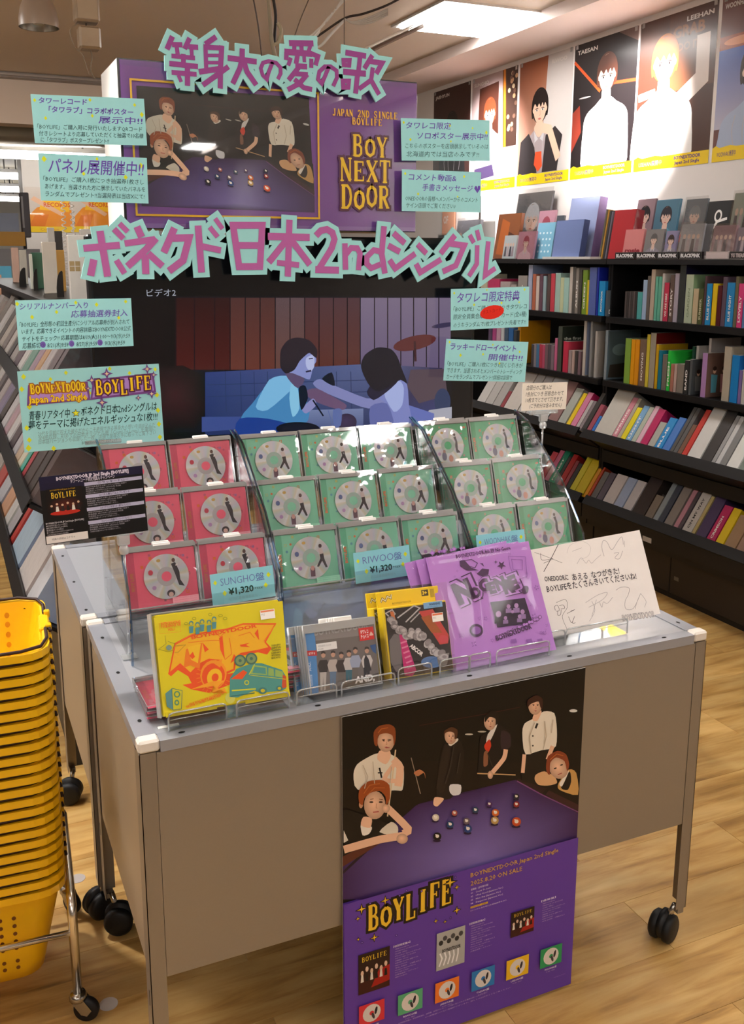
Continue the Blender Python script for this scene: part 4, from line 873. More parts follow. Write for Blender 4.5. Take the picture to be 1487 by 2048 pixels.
card('handwritten_card', 'teal card with four lines of small writing at the television upper left corner', ((26, 602), (261, 595), (267, 692), (38, 701)), YD, [
 ('シリアルナンバー入り', .03, .82, .105, .58, 'p', .03), ('応募抽選券封入', .46, .64, .115, .50, 'p', .035), ('「BOYLIFE」全形態の初回生産分にシリアル応募券が封入されて', .02, .47, .085, .95, 'i', .005), ('います。応募できるイベントの内容詳細はBOYNEXTDOOR公式', .03, .33, .085, .95, 'i', .005),
 ('サイトをチェック!! 応募期間は8/19(火)11:00〜9/3(水)9:59', .03, .18, .085, .94, 'i', .005), ('応募締切', .03, .04, .095, .15, 'i', .005), ('8/21(木)9:59', .24, .04, .085, .18, 'i', .005), ('8/27(水)9:59', .49, .04, .085, .18, 'i', .005), ('9/3(水)9:59', .74, .04, .085, .18, 'i', .005)],
 [(.015, .93, .005), (.13, .66, .005), (.34, .75, .0045), (.51, .93, .0045), (.69, .88, .005), (.95, .93, .0045), (.88, .6, .0045)], extra=nums)
card('handwritten_card', 'teal card at the upper right corner of the header beside the wall posters', ((806, 236), (981, 241), (979, 322), (803, 321)), YD, [
 ('タワレコ限定', .05, .77, .13, .50, 'p', .03), ('ソロポスター展示中!!', .17, .53, .13, .80, 'p', .03), ('こちらのポスターを店頭展示しているのは', .04, .30, .10, .94, 'i', .0), ('北海道内では当店のみです!!', .05, .10, .11, .82, 'i', .0)],
 [(.03, .9, .004), (.1, .5, .004), (.54, .85, .004), (.96, .7, .005), (.55, .47, .003), (.8, .8, .003)])
def heart(P, w, h):
    c = '#6b4fae'; P.ell(w*.935, h*.615, .005, .005, c, 10); P.ell(w*.975, h*.625, .005, .005, c, 10); P.poly([(w*.91, h*.6), (w*1.0-.001, h*.6), (w*.955, h*.48)], c)
card('handwritten_card', 'teal card with a small heart, under the upper right card of the header', ((804, 340), (961, 343), (960, 425), (803, 422)), YD, [
 ('コメント動画&', .08, .76, .13, .60, 'p', .03), ('手書きメッセージ', .25, .52, .13, .64, 'p', .03), ('ONEDOORの皆様へメンバーからのコメント', .04, .26, .10, .92, 'i', .0), ('サイン店頭でご覧ください♪', .05, .09, .10, .62, 'i', .0)],
 [(.04, .9, .004), (.78, .88, .004), (.2, .42, .004), (.7, .38, .003)], extra=heart)
def redel(P, w, h): P.ell(w*.52, h*.40, w*.155, h*.17, '#e02a18', rot=.12); P.text('ポストカード', w*.40, h*.36, h*.08, '#a01810', w=w*.24, rot=.12)
card('handwritten_card', 'teal card with a red oval sticker at the television right edge', ((903, 576), (1059, 575), (1056, 653), (901, 661)), YD, [
 ('タワレコ限定特典', .07, .68, .20, .80, 'p', .03), ('「BOYLIFE」ご購入1枚につきタワレコ', .03, .46, .10, .94, 'i', 0), ('限定全員集合絵柄ポストカード(全6種)', .03, .27, .10, .94, 'i', .0), ('のうちランダムで1枚プレゼント!先着です!!', .03, .07, .10, .93, 'i', .0)],
 [(.04, .9, .004), (.45, .95, .003), (.29, .6, .004), (.64, .62, .004), (.94, .93, .004), (.87, .62, .003)], extra=redel)
card('handwritten_card', 'teal card with two heading lines, lowest one right of the television', ((893, 677), (1060, 685), (1049, 764), (886, 761)), YD, [
 ('ラッキードローイベント', .05, .76, .13, .80, 'p', .03), ('開催中!!', .52, .53, .13, .42, 'p', .035), ('「BOYLIFE」ご購入1枚につき1回くじ引きが', .03, .36, .095, .92, 'i', 0), ('できます。当選されるとメンバーのトレーディング', .03, .20, .095, .92, 'i', 0), ('カードをランダムでプレゼント!!詳細は店頭で', .03, .05, .095, .8, 'i', 0)],
 [(.04, .93, .004), (.18, .62, .005), (.45, .66, .004), (.56, .9, .003), (.9, .75, .004), (.66, .45, .004)])
def big(P, w, h):
    for pas, c, o in ((0, '#7a4a8c', .0046), (1, '#b48ad0', .0)):
        P.poly([(w*.06-o, h*.60-o), (w*.47+o, h*.62-o), (w*.46+o, h*.80+o), (w*.08-o, h*.80+o)], c); P.poly([(w*.50-o, h*.62-o), (w*.95+o, h*.66-o), (w*.94+o, h*.86+o), (w*.53-o, h*.82+o)], c)
    serif(P, 'BOYNEXTDOOR', w*.075, h*.715, h*.12, '#f4d020', '#a8682c', .12, w=w*.385, jig=[(0, 1), (0, .8), (.05, 1)])
    P.up(); vs = P.text('Japan 2nd Single', w*.055, h*.60, h*.09, '#a8682c', w=w*.41, bold=.06); P.text('Japan 2nd Single', w*.058, h*.602, h*.088, '#f4d020', w=w*.405, bold=.02)
    serif(P, 'BOYLIFE', w*.525, h*.655, h*.17, '#f8cc18', '#5c2c4c', .11, w=w*.41, jig=[(-.05, 1.15), (0, .85), (.1, .95), (-.15, 1.1), (.1, 1), (.2, 1), (.1, 1.1)])
    for x, y, r in ((.505, .84, .008), (.475, .74, .005), (.615, .91, .009), (.91, .94, .008), (.955, .86, .006), (.93, .62, .008), (.565, .55, .009), (.83, .58, .005)): P.star(w*x, h*y, r*1.5, '#6c4488', 4, .35); P.star(w*x, h*y, r*.6, '#e8c8a0', 4, .4)
    P.star(w*.375, h*.44, h*.055, '#2a3c2c', 5, .45); P.star(w*.375, h*.44, h*.042, '#e4e430', 5, .42)
t, F4, w4, h4 = card('handwritten_card', 'big teal card with yellow and purple logo lettering on a clear clip stand', ((31, 747), (306, 724), (328, 881), (49, 905)), .66, [
 ('青春リアタイ中', .05, .40, .09, .28, 'k', .03), ('ボネクド日本2ndシングルは', .41, .41, .09, .55, 'k', .03), ('夢をテーマに掲げたエネルギッシュな1枚!!!', .04, .28, .09, .92, 'k', .03),
 ('20代を目前に控えた彼らだからこそ表現できる等身大の想いを詰め込んだ', .1, .19, .05, .84, 'g', 0), ('全4曲収録。初めての日本オリジナル曲「Count To Love」を筆頭に', .1, .14, .05, .84, 'g', 0), ('日本語バージョンも収録した一枚。店頭で是非お手に取ってご覧下さい', .1, .09, .05, .84, 'g', 0), ('BOYNEXTDOORの最新作を是非チェック', .4, .04, .04, .25, 'i', 0)],
 [(.04, .93, .005), (.02, .78, .005), (.22, .88, .004), (.33, .95, .004), (.06, .56, .0055), (.03, .3, .005), (.04, .15, .005), (.03, .05, .006), (.48, .68, .005), (.64, .97, .004), (.97, .93, .004), (.97, .6, .005), (.97, .4, .005), (.97, .22, .005), (.97, .05, .005), (.2, .02, .005), (.78, .9, .004), (.52, .01, .004)], extra=big, tilt=4)
def clip_stand(name, lab, top, foot, Y, wpx):
    "clear clip holding a card, standing on a rod"
    A = onY(*top, Y); s = (A-CAMP).dot(_f)/FOC; t = thing(name, lab, 'clip stand', A)
    m = MB(); m.bbox((-wpx*s/2, -.006, -.004), (wpx*s/2, .006, .006), .002); m.build('jaw', 'acrylic_rim', t)
    m = MB(); m.bbox((-.012, -.005, -.024), (.012, .005, -.003), .002); m.lathe([(.001, -.045), (.008, -.042), (.01, -.034), (.008, -.026), (.001, -.023)], 14); m.build('ball_joint', 'case_rim', t)
    for dx in (-.35, .35): MB('#888888').lathe([(.001, .0066), (.004, .0064), (.004, -.004)], 10, M=Matrix.Translation((dx*wpx*s, 0, 0))).build('rivet', 'acrylic_rim', t)
    m = MB(); m.tube([(0, 0, -.04), (0, .002, -(A.z-foot))], .0025, 8); m.build('rod', 'acrylic_rim', t)
    MB().bbox((-.015, -.012, -(A.z-foot)), (.015, .015, -(A.z-foot)+.003), .001).build('base', 'acrylic_rim', t); return t
clip_stand('clip_stand', 'clear plastic clip stand holding the big teal logo card', (206, 884), .7588, .665, 72)
def promo(P, w, h):
    P.rect(0, 0, w, h, '#0c0a0c'); P.rect(0, h*.88, w, h, '#1c1838'); P.poly([(0, h*.8), (w*.42, h*.8), (w*.42, h*.9), (0, h*.9)], '#1a1634')
    P.text('BOYNEXTDOOR JP 2nd Single [BOYLIFE]', w*.16, h*.925, h*.05, '#dcd4e4', w=w*.70, bold=.05); P.text('タワーレコード限定特典＆キャンペーン', w*.29, h*.865, h*.05, '#dcd4e4', w=w*.43, bold=.05)
    for i, (y, s) in enumerate(((.795, '①ラッキードロー'), (.61, '②パネル展＆パネルプレゼント'), (.415, '③タワラブコラボポスター展示＆プレゼント'), (.215, '④スペシャル特典ポストカード プレゼント'))):
        P.rect(w*.42, h*y, w*.985, h*(y+.052), '#bcbad4'); P.text(s, w*.70, h*(y+.012), h*.03, '#2c2850', w=w*.3, align='c', bold=.01)
        for k in range(4): P.text(('期間中対象商品をお買い上げのお客様に抽選で', '【対象期間】8月19日(火)〜8月25日(月) 各店舗', '【対象商品】BOYNEXTDOOR JP 2nd Single', '※詳細は店舗スタッフまでお尋ねください。')[k], w*.43, h*(y-.03-k*.03), h*.017, '#a09ca4', w=w*(.4, .34, .28, .3)[k], bold=.01)
    x0, y0, s = w*.05, h*.36, w*.34
    P.rect(x0, y0, x0+s, y0+h*.45, '#120808'); P.fan([(x0+s*.5+s*.5*math.cos(k*.5236), y0+h*.19+h*.13*math.sin(k*.5236)) for k in range(12)], (x0+s*.5, y0+h*.18), '#5a1c10', '#140808')
    P.ell(x0+s*.48, y0+h*.085, s*.42, h*.035, '#c02c1c'); serif(P, 'BOYLIFE', x0+s*.13, y0+h*.31, h*.085, '#e4bc30', None, w=s*.7, jig=JIG); P.text('BOYNEXTDOOR Japan 2nd Single', x0+s*.12, y0+h*.42, h*.02, '#d8aa30', w=s*.7)
    for k in range(6): P.ell(x0+s*(.12+.15*k), y0+h*(.2+.02*(k % 2)), s*.035, h*.018, '#d8b090', 8); P.poly([(x0+s*(.07+.15*k), y0+h*.11), (x0+s*(.17+.15*k), y0+h*.11), (x0+s*(.15+.15*k), y0+h*.185), (x0+s*(.09+.15*k), y0+h*.185)], ('#1c1414', '#e4dcd0', '#2c2020')[k % 3])
    P.text('BOYNEXTDOOR JP 2nd Single [BOYLIFE]', w*.02, h*.30, h*.025, '#d8d4d8', w=w*.36, bold=.02)
    for k in range(5): P.text(('■初回限定盤A ¥2,200(税込)', '■初回限定盤B ¥2,200(税込)', '■通常盤 ¥1,650(税込)', '■ソロ盤(SUNGHO/RIWOO/JAEHYUN', 'TAESAN/LEEHAN/WOONHAK)')[k], w*.02, h*(.265-k*.033), h*.02, '#a8a4a8', w=w*(.2, .2, .16, .25, .2)[k], bold=.015)
    P.rect(w*.008, h*.012, w*.405, h*.125, '#e8e2dc'); P.text('特典の詳細はコチラ→', w*.06, h*.055, h*.028, '#8a8484', w=w*.22, bold=.02)
F = frame((92, 1090), (296, 1061), .36, y1=.36, tilt=3); h = F.px(77, 955)[1]
t = thing('promo_card', 'black promotional card with a small album picture on a clear stand by the left rack', 'card', F.mat()); MB('#101010').box((0, 0, -.0012), (F.w, h, 0)).build('board', 'card', t); P = Pr(); promo(P, F.w, h); P.build('print', 'print', t)
clip_stand('clip_stand', 'clear plastic clip stand holding the black promotional card', (246, 1066), .7588, .367, 78)
# small rule card on the right rack
card('rule_card', 'small white rule card with four handwritten lines in front of the right shelves', ((1031, 767), (1118, 765), (1131, 818), (1042, 822)), .62, [
 ('店頭分のご購入は', .08, .76, .14, .56, '#6a645c', .015), ('1会計につき 形態合わせて', .08, .53, .14, .84, '#6a645c', .015), ('10枚までとさせて頂きます。', .08, .31, .14, .84, '#6a645c', .015), ('(ご予約分は含みません)', .17, .10, .13, .72, '#6a645c', .015)], [], base='#efe6d8')
clip_stand('clip_stand', 'clear plastic clip stand holding the small white rule card', (1086, 825), 1.0, .628, 66)

# ================================================================ DISC RACKS
def rack(x0, wd, lab, y0=.32):
    t = thing('disc_rack', lab, 'display rack', (x0, y0, .7586)); p = lambda y, z: (y-.32, z-.7586)
    prof = [p(.322, .7600), p(.64, .7600), p(.64, 1.155), p(.575, 1.135), p(.42, 1.015), p(.325, .905), p(.315, .85)]
    for xx in (0, wd-.003):
        m = MB(); pts = [(a, b) for a, b in prof]; M = Matrix(((0, 0, 1, 0), (1, 0, 0, 0), (0, 1, 0, 0), (0, 0, 0, 1)))
        m.prism(pts, xx, xx+.003, M=M); sp = m.build('side_panel', 'acrylic', t)
        MB().tube([(xx+.0015, a, b) for a, b in prof[2:]+prof[:1]], .0026, 6, smooth=False).build('edge', 'acrylic_edge', sp)
    for k in range(3):
        yy, zz = .345-.32+.1175*k, .857-.7586+.083*k
        m = MB(); m.box((.003, yy-.012, zz-.005), (wd-.003, yy+.10, zz-.002)); m.box((.003, yy-.014, zz-.005), (wd-.003, yy-.012, zz+.014)); m.build('tier', 'acrylic', t)
        MB().box((.003, yy-.0145, zz+.012), (wd-.003, yy-.0115, zz+.0145)).build('tier_lip', 'acrylic_rim', t)
    MB('#5c5c5c').box((.003, .02, .0015), (wd-.003, .3, .085)).build('plinth', 'acrylic', t)
    return t
rack(.0245, .3025, 'clear three-tier disc rack with red-pink discs, leftmost of the racks')
rack(.3335, .4515, 'clear three-tier disc rack with mint green discs, middle one with three columns')
rack(.7885, .302, 'clear three-tier disc rack with deep green discs, rightmost one')
def doodles(P, w, h, bg, dark, seed, colors, x0=.0):
    P.rect(x0, 0, w, h, bg); P.rect(x0, 0, x0+.014, h, dark); r = random.Random(seed)
    for i in range(30):
        a, b = x0+.018+r.random()*(w-x0-.024), .005+r.random()*(h-.01); c = colors[i % len(colors)]; k = i % 4; s = .0018+r.random()*.0012
        if k == 0: P.ell(a, b, s, s, c, 8)
        elif k == 1: P.rect(a-s, b-s, a+s, b+s, c)
        elif k == 2: P.star(a, b, s*1.3, c, 4, .4)
        else: P.frame(a-s, b-s, a+s, b+s, s*.5, c)
CDK = {'pink': ('#f0607c', '#d04866', ('#e87030', '#c85a78', '#a8586a', '#d8a040', '#b06898')), 'mint': ('#84cfae', '#62b892', ('#e07a4a', '#78a8a0', '#c8788a', '#b8c078', '#5c9cb0')), 'green': ('#48b47c', '#30a068', ('#d87850', '#c8a048', '#b87080', '#58b088', '#d8907a'))}
CDW, CDH, CDT = .142, .124, .010
def make_cd(kind, seed):
    t = thing('disc_case', 'x', 'music disc', Matrix.Identity(4)); bg, dk, cl = CDK[kind]
    m = MB(); m.box((0, 0, -CDT), (CDW, CDH, 0)); m.build('case', 'jewel_case', t)
    m = MB(); e = .0016
    for lo, hi in (((0, CDH-.0075, -.0008), (CDW, CDH, .0004)), ((0, 0, -.0008), (CDW, e, .0003)), ((0, 0, -.0008), (e, CDH, .0003)), ((CDW-e, 0, -.0008), (CDW, CDH, .0003)), ((0, CDH, -CDT), (CDW, CDH+.0006, 0))): m.box(lo, hi)
    m.build('case_rim', 'case_rim', t)
    P = Pr(); doodles(P, CDW-.004, CDH-.010, bg, dk, seed, cl, .004)
    P.text({'pink': 'BOY LIFE', 'mint': 'BOYLIFE', 'green': 'BOYLIFE'}[kind], .0135, .038, .006, cl[0] if kind != 'pink' else '#c87048', w=.036, rot=math.pi/2, bold=.05)
    MB(bg).box((.003, .002, -.0058), (CDW-.003, CDH-.009, -.0052)).build('backing', 'print', t)
    o = P.build('inlay_card', 'print', t, Matrix.Translation((0, .0015, -.0052)))
    d = MB('#c0c0c0').lathe([(.008, 0), (.0445, .0002), (.045, -.0003)], 48, smooth=False); d = d.build('disc', 'iridescent_disc', t, Matrix.Translation((.078, .0615, -.0018)))
    cx_, cy_ = .080, .057; P = Pr(); P.ell(cx_, cy_, .0175, .0175, '#b4aeb0' if kind == 'pink' else '#a4b8ae', 22); P.ell(cx_, cy_, .0092, .0092, bg, 16)
    dk2 = '#2a2430'
    P.ell(cx_-.028, cy_+.010, .0045, .005, '#c83a50' if kind == 'pink' else '#5a6a9a', 10); P.ell(cx_-.012, cy_+.03, .004, .003, '#c8a050', 8); P.ell(cx_-.024, cy_-.018, .004, .004, '#b088b8', 8)
    if kind == 'pink':
        P.poly([(cx_+.010, cy_+.022), (cx_+.018, cy_+.024), (cx_+.024, cy_+.006), (cx_+.024, cy_-.008), (cx_+.031, cy_-.021), (cx_+.021, cy_-.018), (cx_+.016, cy_+.002)], dk2); P.ell(cx_+.015, cy_+.028, .0032, .004, '#5c3a34', 10); P.line([(cx_+.018, cy_+.018), (cx_+.022, cy_+.02)], .002, '#e8dcd8')
        P.ell(cx_+.005, cy_-.031, .0075, .0065, '#3c3038', 12); P.ell(cx_+.005, cy_-.033, .0045, .0045, '#d8b0a4', 10)
    elif kind == 'mint':
        P.poly([(cx_+.018, cy_+.006), (cx_+.026, cy_+.006), (cx_+.027, cy_-.005), (cx_+.032, cy_-.021), (cx_+.028, cy_-.022), (cx_+.022, cy_-.008), (cx_+.014, cy_-.019), (cx_+.010, cy_-.018), (cx_+.019, cy_-.003)], dk2); P.poly([(cx_+.016, cy_+.016), (cx_+.024, cy_+.016), (cx_+.027, cy_+.006), (cx_+.018, cy_+.005)], '#cbb8b4'); P.ell(cx_+.021, cy_+.021, .0034, .004, '#4a3234', 10)
        P.poly([(cx_-.004, cy_-.02), (cx_+.006, cy_-.02), (cx_+.005, cy_-.036), (cx_-.004, cy_-.036)], '#6a4a5c'); P.ell(cx_+.001, cy_-.02, .004, .005, '#c8948c', 10)
    else:
        P.poly([(cx_+.016, cy_+.018), (cx_+.022, cy_+.02), (cx_+.025, cy_+.006), (cx_+.024, cy_-.01), (cx_+.030, cy_-.018), (cx_+.020, cy_-.018), (cx_+.018, cy_-.002), (cx_+.020, cy_+.008)], dk2); P.ell(cx_+.019, cy_+.024, .003, .0035, '#4a3430', 10)
        P.ell(cx_-.012, cy_-.024, .006, .010, '#5c5878', 12); P.ell(cx_-.011, cy_-.013, .0035, .004, '#9a6a60', 8); P.ell(cx_+.004, cy_-.03, .006, .008, '#d0907c', 10)
    P.build('disc_print', 'print', d, Matrix.Scale(1.1, 4) @ Matrix.Translation((-.080, -.057, .0004)))
    P = Pr(); P.rect(0, 0, .053, .0145, '#f4a8b4' if kind == 'pink' else '#a4dcc0')
    for k in range(3): P.text('初回応募抽選券封入 2025.8.20', .003, .0026+k*.0042, .0022, '#d87888' if kind == 'pink' else '#6cb894', w=.045)
    P.build('sticker', 'print', t, Matrix.Translation((.085, .004, .0006)))
    m = MB(); m.box((-.0005, -.0005, .0009), (CDW+.0005, CDH+.0005, .0012)); m.build('film', 'shrink_film', t)
    MB('#e6e2de').bbox((.058, CDH-.001, -.008), (.092, CDH+.0065, -.003), .0015).build('security_tab', 'plastic', t)
    return t
PROTO = {k: make_cd(k, i) for i, k in enumerate(CDK)}
used = set(); rr = random.Random(3)
RN = ('front', 'middle', 'back')
def cdspot(kind, x, row, lab, dxy=(0, 0)):
    y = .345+.1175*row+dxy[1]; z = .8605+.083*row; tl = math.radians(18)
    u = Vector((1, rr.uniform(-.012, .012), rr.uniform(-.012, .012))).normalized(); v = Vector((0, math.sin(tl), math.cos(tl)))
    F = Fr((x+dxy[0], y, z), u, v); M = F.mat()
    if kind not in used: o = PROTO[kind]; used.add(kind); o.matrix_world = M; o['label'] = lab
    else: o = dup(PROTO[kind], None, lab, M)
    o['group'] = {'pink': 'red-pink discs in the left rack', 'mint': 'mint green discs in the middle rack', 'green': 'deep green discs in the right rack'}[kind]
for row in range(3):
    for c in range(2): cdspot('pink', .0305+.1475*c, row, 'red-pink disc case in the left rack, %s row, %s column' % (RN[row], ('left', 'right')[c]))
    for c in range(3): cdspot('mint', .338+.1485*c, row, 'mint green disc case in the middle rack, %s row, %s column' % (RN[row], ('left', 'centre', 'right')[c]))
    for c in range(2): cdspot('green', .7925+.147*c, row, 'deep green disc case in the right rack, %s row, %s column' % (RN[row], ('left', 'right')[c]))
for row in range(3):      # the next copy standing behind each front disc
    for kind, xs_ in (('pink', (.0305, .178)), ('mint', (.338, .4865, .635)), ('green', (.7925, .9395))):
        for c, x in enumerate(xs_): cdspot(kind, x, row, '%s disc case just behind the %s row, %s, %s rack' % ({'pink': 'red-pink', 'mint': 'mint green', 'green': 'deep green'}[kind], RN[row], ('left side', 'second column', 'right side')[c], {'pink': 'left', 'mint': 'middle', 'green': 'right'}[kind]), (0, .0125))
# ================================================================ FRONT ROW OF GOODS
def boxthing(name, lab, cat, F, w, h, d, col, side=None, mat='print', draw=None, group=None, body='body'):
    t = thing(name, lab, cat, F.mat(), group); m = MB(col)
    m.bbox((0, 0, -d), (w, h, 0), min(.0012, d*.2)); m.build(body, mat, t)
    if draw: P = Pr(); draw(P, w, h); P.build('print', mat, t, Matrix.Translation((0, 0, .0001)))
    return t
def wire_rack(lab, x0, x1, y, lip, depth=.07, back=.1, gap=None):
    "folded clear acrylic easel with a rounded front lip"
    t = thing('acrylic_stand', lab, 'display stand', (x0, y, .7588)); w = x1-x0; L = MB()
    L.box((0, 0, 0), (w, depth, .003)); L.box((0, depth-.003, .003), (w, depth, back)); L.build('base', 'acrylic', t)
    g = gap or (.35*w, .62*w); r = .008
    for a, b in ((.0, g[0]), (g[1], w)):
        MB().box((a, -.0015, .001), (b, .0015, lip)).build('front_lip', 'acrylic', t)
        pts = [(a, 0, .002), (a, 0, lip-r), (a+r*.3, 0, lip-r*.3), (a+r, 0, lip), (b-r, 0, lip), (b-r*.3, 0, lip-r*.3), (b, 0, lip-r), (b, 0, .002)]
        MB().tube(pts, .0016, 6).build('lip_edge', 'acrylic_rim', t)
        MB().tube([(a+.003, -.001, lip-.012), (b-.003, -.001, lip-.012)], .0009, 5).build('lip_line', 'acrylic_rim', t)
    return t
OR = '#f08a1c'; ORD = '#e8551c'; TE = '#4f9288'
F = fit((329, 1433), (580, 1390), .032, tl=(308, 1231))
w_, h_ = F.w, F.px(308, 1231)[1]
def kn(x, y): return F.px(280+x/4.3735, 1180+y/4.3735)
def knock(P, w, h):
    P.tf = kn; YE = '#d9c814'; P.poly([(120, 245), (1245, 95), (1305, 900), (205, 1110)], YE)
    P.line([(165, 290), (352, 262), (355, 365), (172, 385), (165, 290)], 2.5, '#e8902a', closed=False)
    # blob logo
    out = [(245, 735), (300, 465), (450, 385), (760, 335), (900, 290), (1190, 290), (1100, 455), (1150, 510), (1110, 565), (1030, 545), (900, 575), (840, 600), (830, 700), (760, 735), (900, 710), (780, 830), (600, 900), (450, 870), (370, 830), (450, 815), (420, 755), (330, 700), (270, 755)]
    P.poly(out, ORD); P.poly([(262, 715), (310, 480), (460, 400), (760, 350), (900, 305), (1172, 305), (1085, 455), (1120, 500), (1040, 520), (880, 550), (825, 590), (815, 690), (740, 720), (700, 610), (600, 600), (520, 640), (440, 720), (350, 640)], '#ecb01c')
    L = '#e87a1c'
    P.poly([(400, 520), (545, 460), (520, 690), (440, 660), (380, 680)], L); P.poly([(415, 500), (530, 470), (505, 640), (445, 610)], '#eebc20')
    for pts in ([(430, 575), (460, 540), (480, 585), (455, 605)], [(545, 460), (600, 520), (565, 545)], [(690, 420), (720, 400), (740, 610), (700, 520)], [(870, 480), (960, 462), (925, 480), (960, 500), (880, 495)], [(1000, 380), (1030, 340), (1040, 440)], [(820, 560), (850, 600), (790, 640)]): P.poly(pts, ORD)
    for pts in ([(310, 470), (450, 390), (620, 375), (900, 300), (1180, 300)], [(640, 360), (700, 410), (760, 350)], [(860, 400), (960, 370), (1000, 420)], [(1185, 300), (1080, 450)], [(420, 460), (620, 440), (700, 440)], [(780, 420), (800, 560), (740, 610)]): P.line(pts, 6, L)
    P.ell(640, 740, 115, 130, '#ee9420', rot=.3); P.ell(640, 750, 100, 112, ORD, rot=.3); P.ell(650, 765, 65, 80, '#eeb81c', rot=.3); P.ell(655, 765, 30, 36, ORD, rot=.3); P.poly([(640, 640), (720, 600), (700, 680)], '#ee9420')
    for k in range(14): a = math.radians(200-k*14); P.line([(640+118*math.cos(a), 750-135*math.sin(a)*-1), (640+150*math.cos(a), 750+165*math.sin(a))], 5, OR)
    P.poly([(440, 870), (620, 800), (740, 790), (620, 900), (730, 860), (760, 900), (640, 840)], '#f0a020')
    # small hand-drawn lettering at the top of the logo
    P.text('BOYNEXTDOOR', 450, 430, -30, ORD, w=580, rot=-.18, bold=.03)
    # van
    P.poly([(780, 935), (785, 770), (840, 690), (980, 640), (1060, 640), (1240, 700), (1275, 760), (1275, 860), (1240, 880), (1050, 900), (1000, 880), (850, 940)], TE)
    P.poly([(985, 655), (1105, 672), (1110, 745), (960, 735)], '#8fae5c'); P.poly([(1120, 680), (1165, 690), (1170, 755), (1118, 748)], '#8fae5c'); P.poly([(1180, 695), (1245, 715), (1255, 768), (1180, 755)], '#8fae5c')
    P.poly([(1000, 670), (1095, 682), (1098, 735), (980, 725)], TE); P.poly([(790, 780), (900, 700), (935, 720), (890, 780)], ORD); P.poly([(1245, 740), (1275, 755), (1278, 850), (1235, 865)], '#c8502c')
    P.line([(960, 745), (1270, 780)], 5, '#c8c828'); P.line([(950, 740), (1000, 650)], 7, '#c8c828'); P.ell(930, 810, 22, 22, '#c8c828'); P.ell(930, 810, 13, 13, TE); P.line([(800, 880), (1010, 865)], 12, '#c8c828'); P.line([(790, 930), (1000, 900)], 8, '#3c6c64')
    for bx, by, r in ((1070, 880, 38), (1215, 860, 30)): P.ell(bx, by, r, r*.8, '#4a7c74'); P.ell(bx, by, r*.5, r*.4, '#c8b41c')
    for bx in (872, 970): P.ell(bx, 618 if bx < 900 else 600, 52, 52, '#4a6c5c'); P.ell(bx, 618 if bx < 900 else 600, 38, 38, '#7c9460'); P.ell(bx, 618 if bx < 900 else 600, 14, 14, '#4a6c5c')
    # five small figures
    for k, (fx, fy) in enumerate(((445, 300), (500, 310), (540, 285), (600, 290), (645, 262))): P.ell(fx, fy-10, 20, 20, '#5a8a84'); P.ell(fx, fy-4, 12, 13, '#c8bc30'); P.poly([(fx-20, fy+20), (fx+20, fy+15), (fx+16, fy+75), (fx-16, fy+80)], '#4f8a90')
    for fx, fy in ((400, 295), (470, 250), (610, 215), (700, 225), (740, 250)): P.ell(fx, fy, 18, 12, '#8c9020'); P.ell(fx, fy, 14, 8, YE)
    # bird, speaker
    P.line([(215, 400), (225, 470), (160, 520), (240, 540), (280, 530), (300, 470), (240, 450)], 3, '#6a6c30'); P.ell(250, 505, 26, 24, '#7c9488'); P.line([(300, 490), (395, 480), (330, 545), (300, 545)], 3, '#6a6c30')
    P.poly([(218, 905), (275, 860), (285, 1050), (232, 1020)], '#5a8c8c'); P.poly([(275, 860), (365, 880), (358, 1040), (285, 1050)], '#c8c020'); P.line([(275, 860), (365, 880), (358, 1040), (285, 1050), (275, 860)], 5, '#3c6c64')
    P.ell(320, 912, 28, 30, '#5a8c64'); P.ell(320, 912, 16, 18, '#c8c020'); P.ell(318, 985, 22, 26, '#5a8c64'); P.ell(318, 985, 10, 12, '#c8c020')
    P.tf = None
    def tx(s, x, y, hh, ww, c, rot=.13): a, b = kn(x, y); P.text(s, a, b, hh, c, w=ww, rot=rot, bold=.03)
    tx('INTRODUCING', 182, 312, .0045, .033, '#e86820', .0); tx('YOUR KNOCK ON', 180, 335, .0045, .034, '#e86820', .0); tx('VOL.1', 240, 360, .0045, .012, '#e86820', .0)
    for i, s in enumerate(('SUNGHO, RIWOO', 'JAEHYUN', 'TAESAN', 'LEEHAN', 'WOONHAK', 'KNOCK ON VOL.1')): tx(s, 1145, 495+i*22, .0034, .017, '#5a5a20', -.02)
    tx('KNOCK ON Vol.1 THE ALBUM OF BOYNEXTDOOR 2024', 430, 1010, .004, .062, '#e8681c', .16); tx('THE DOOR TO THE NEXT SUMMER IS OPEN', 400, 1035, .004, .062, '#e8681c', .16)
    x, y = kn(1052, 262); P.rect(x, y, x+.027, y+.0165, '#f4f0ea'); P.rect(x+.001, y+.0125, x+.026, y+.0155, '#e8885c'); P.text('タワレコ', x+.002, y+.007, .003, '#4a4a4a', w=.006)
t = thing('album_box', 'yellow album box with orange graffiti logo and a teal van, front left on the wagon', 'album box', F.mat())
MB('#d9c814').bbox((0, 0, -.026), (w_, h_, 0), .0015).build('body', 'print', t)
m = MB('#d6c21a'); m.box((.002, -.002, .0), (w_*.40, .006, .0035)); m.box((w_*.63, -.002, .0), (w_-.001, .006, .0035)); m.build('lid_flap', 'print', t)
MB('#cfcb60').lathe([(.001, .001), (.009, .0008), (.009, 0)], 16, smooth=False).build('thumb_tab', 'print', t, Matrix.Translation((w_*.515, .012, .0)))
P = Pr(); knock(P, w_, h_); P.build('print', 'print', t, Matrix.Translation((0, 0, .0002)))
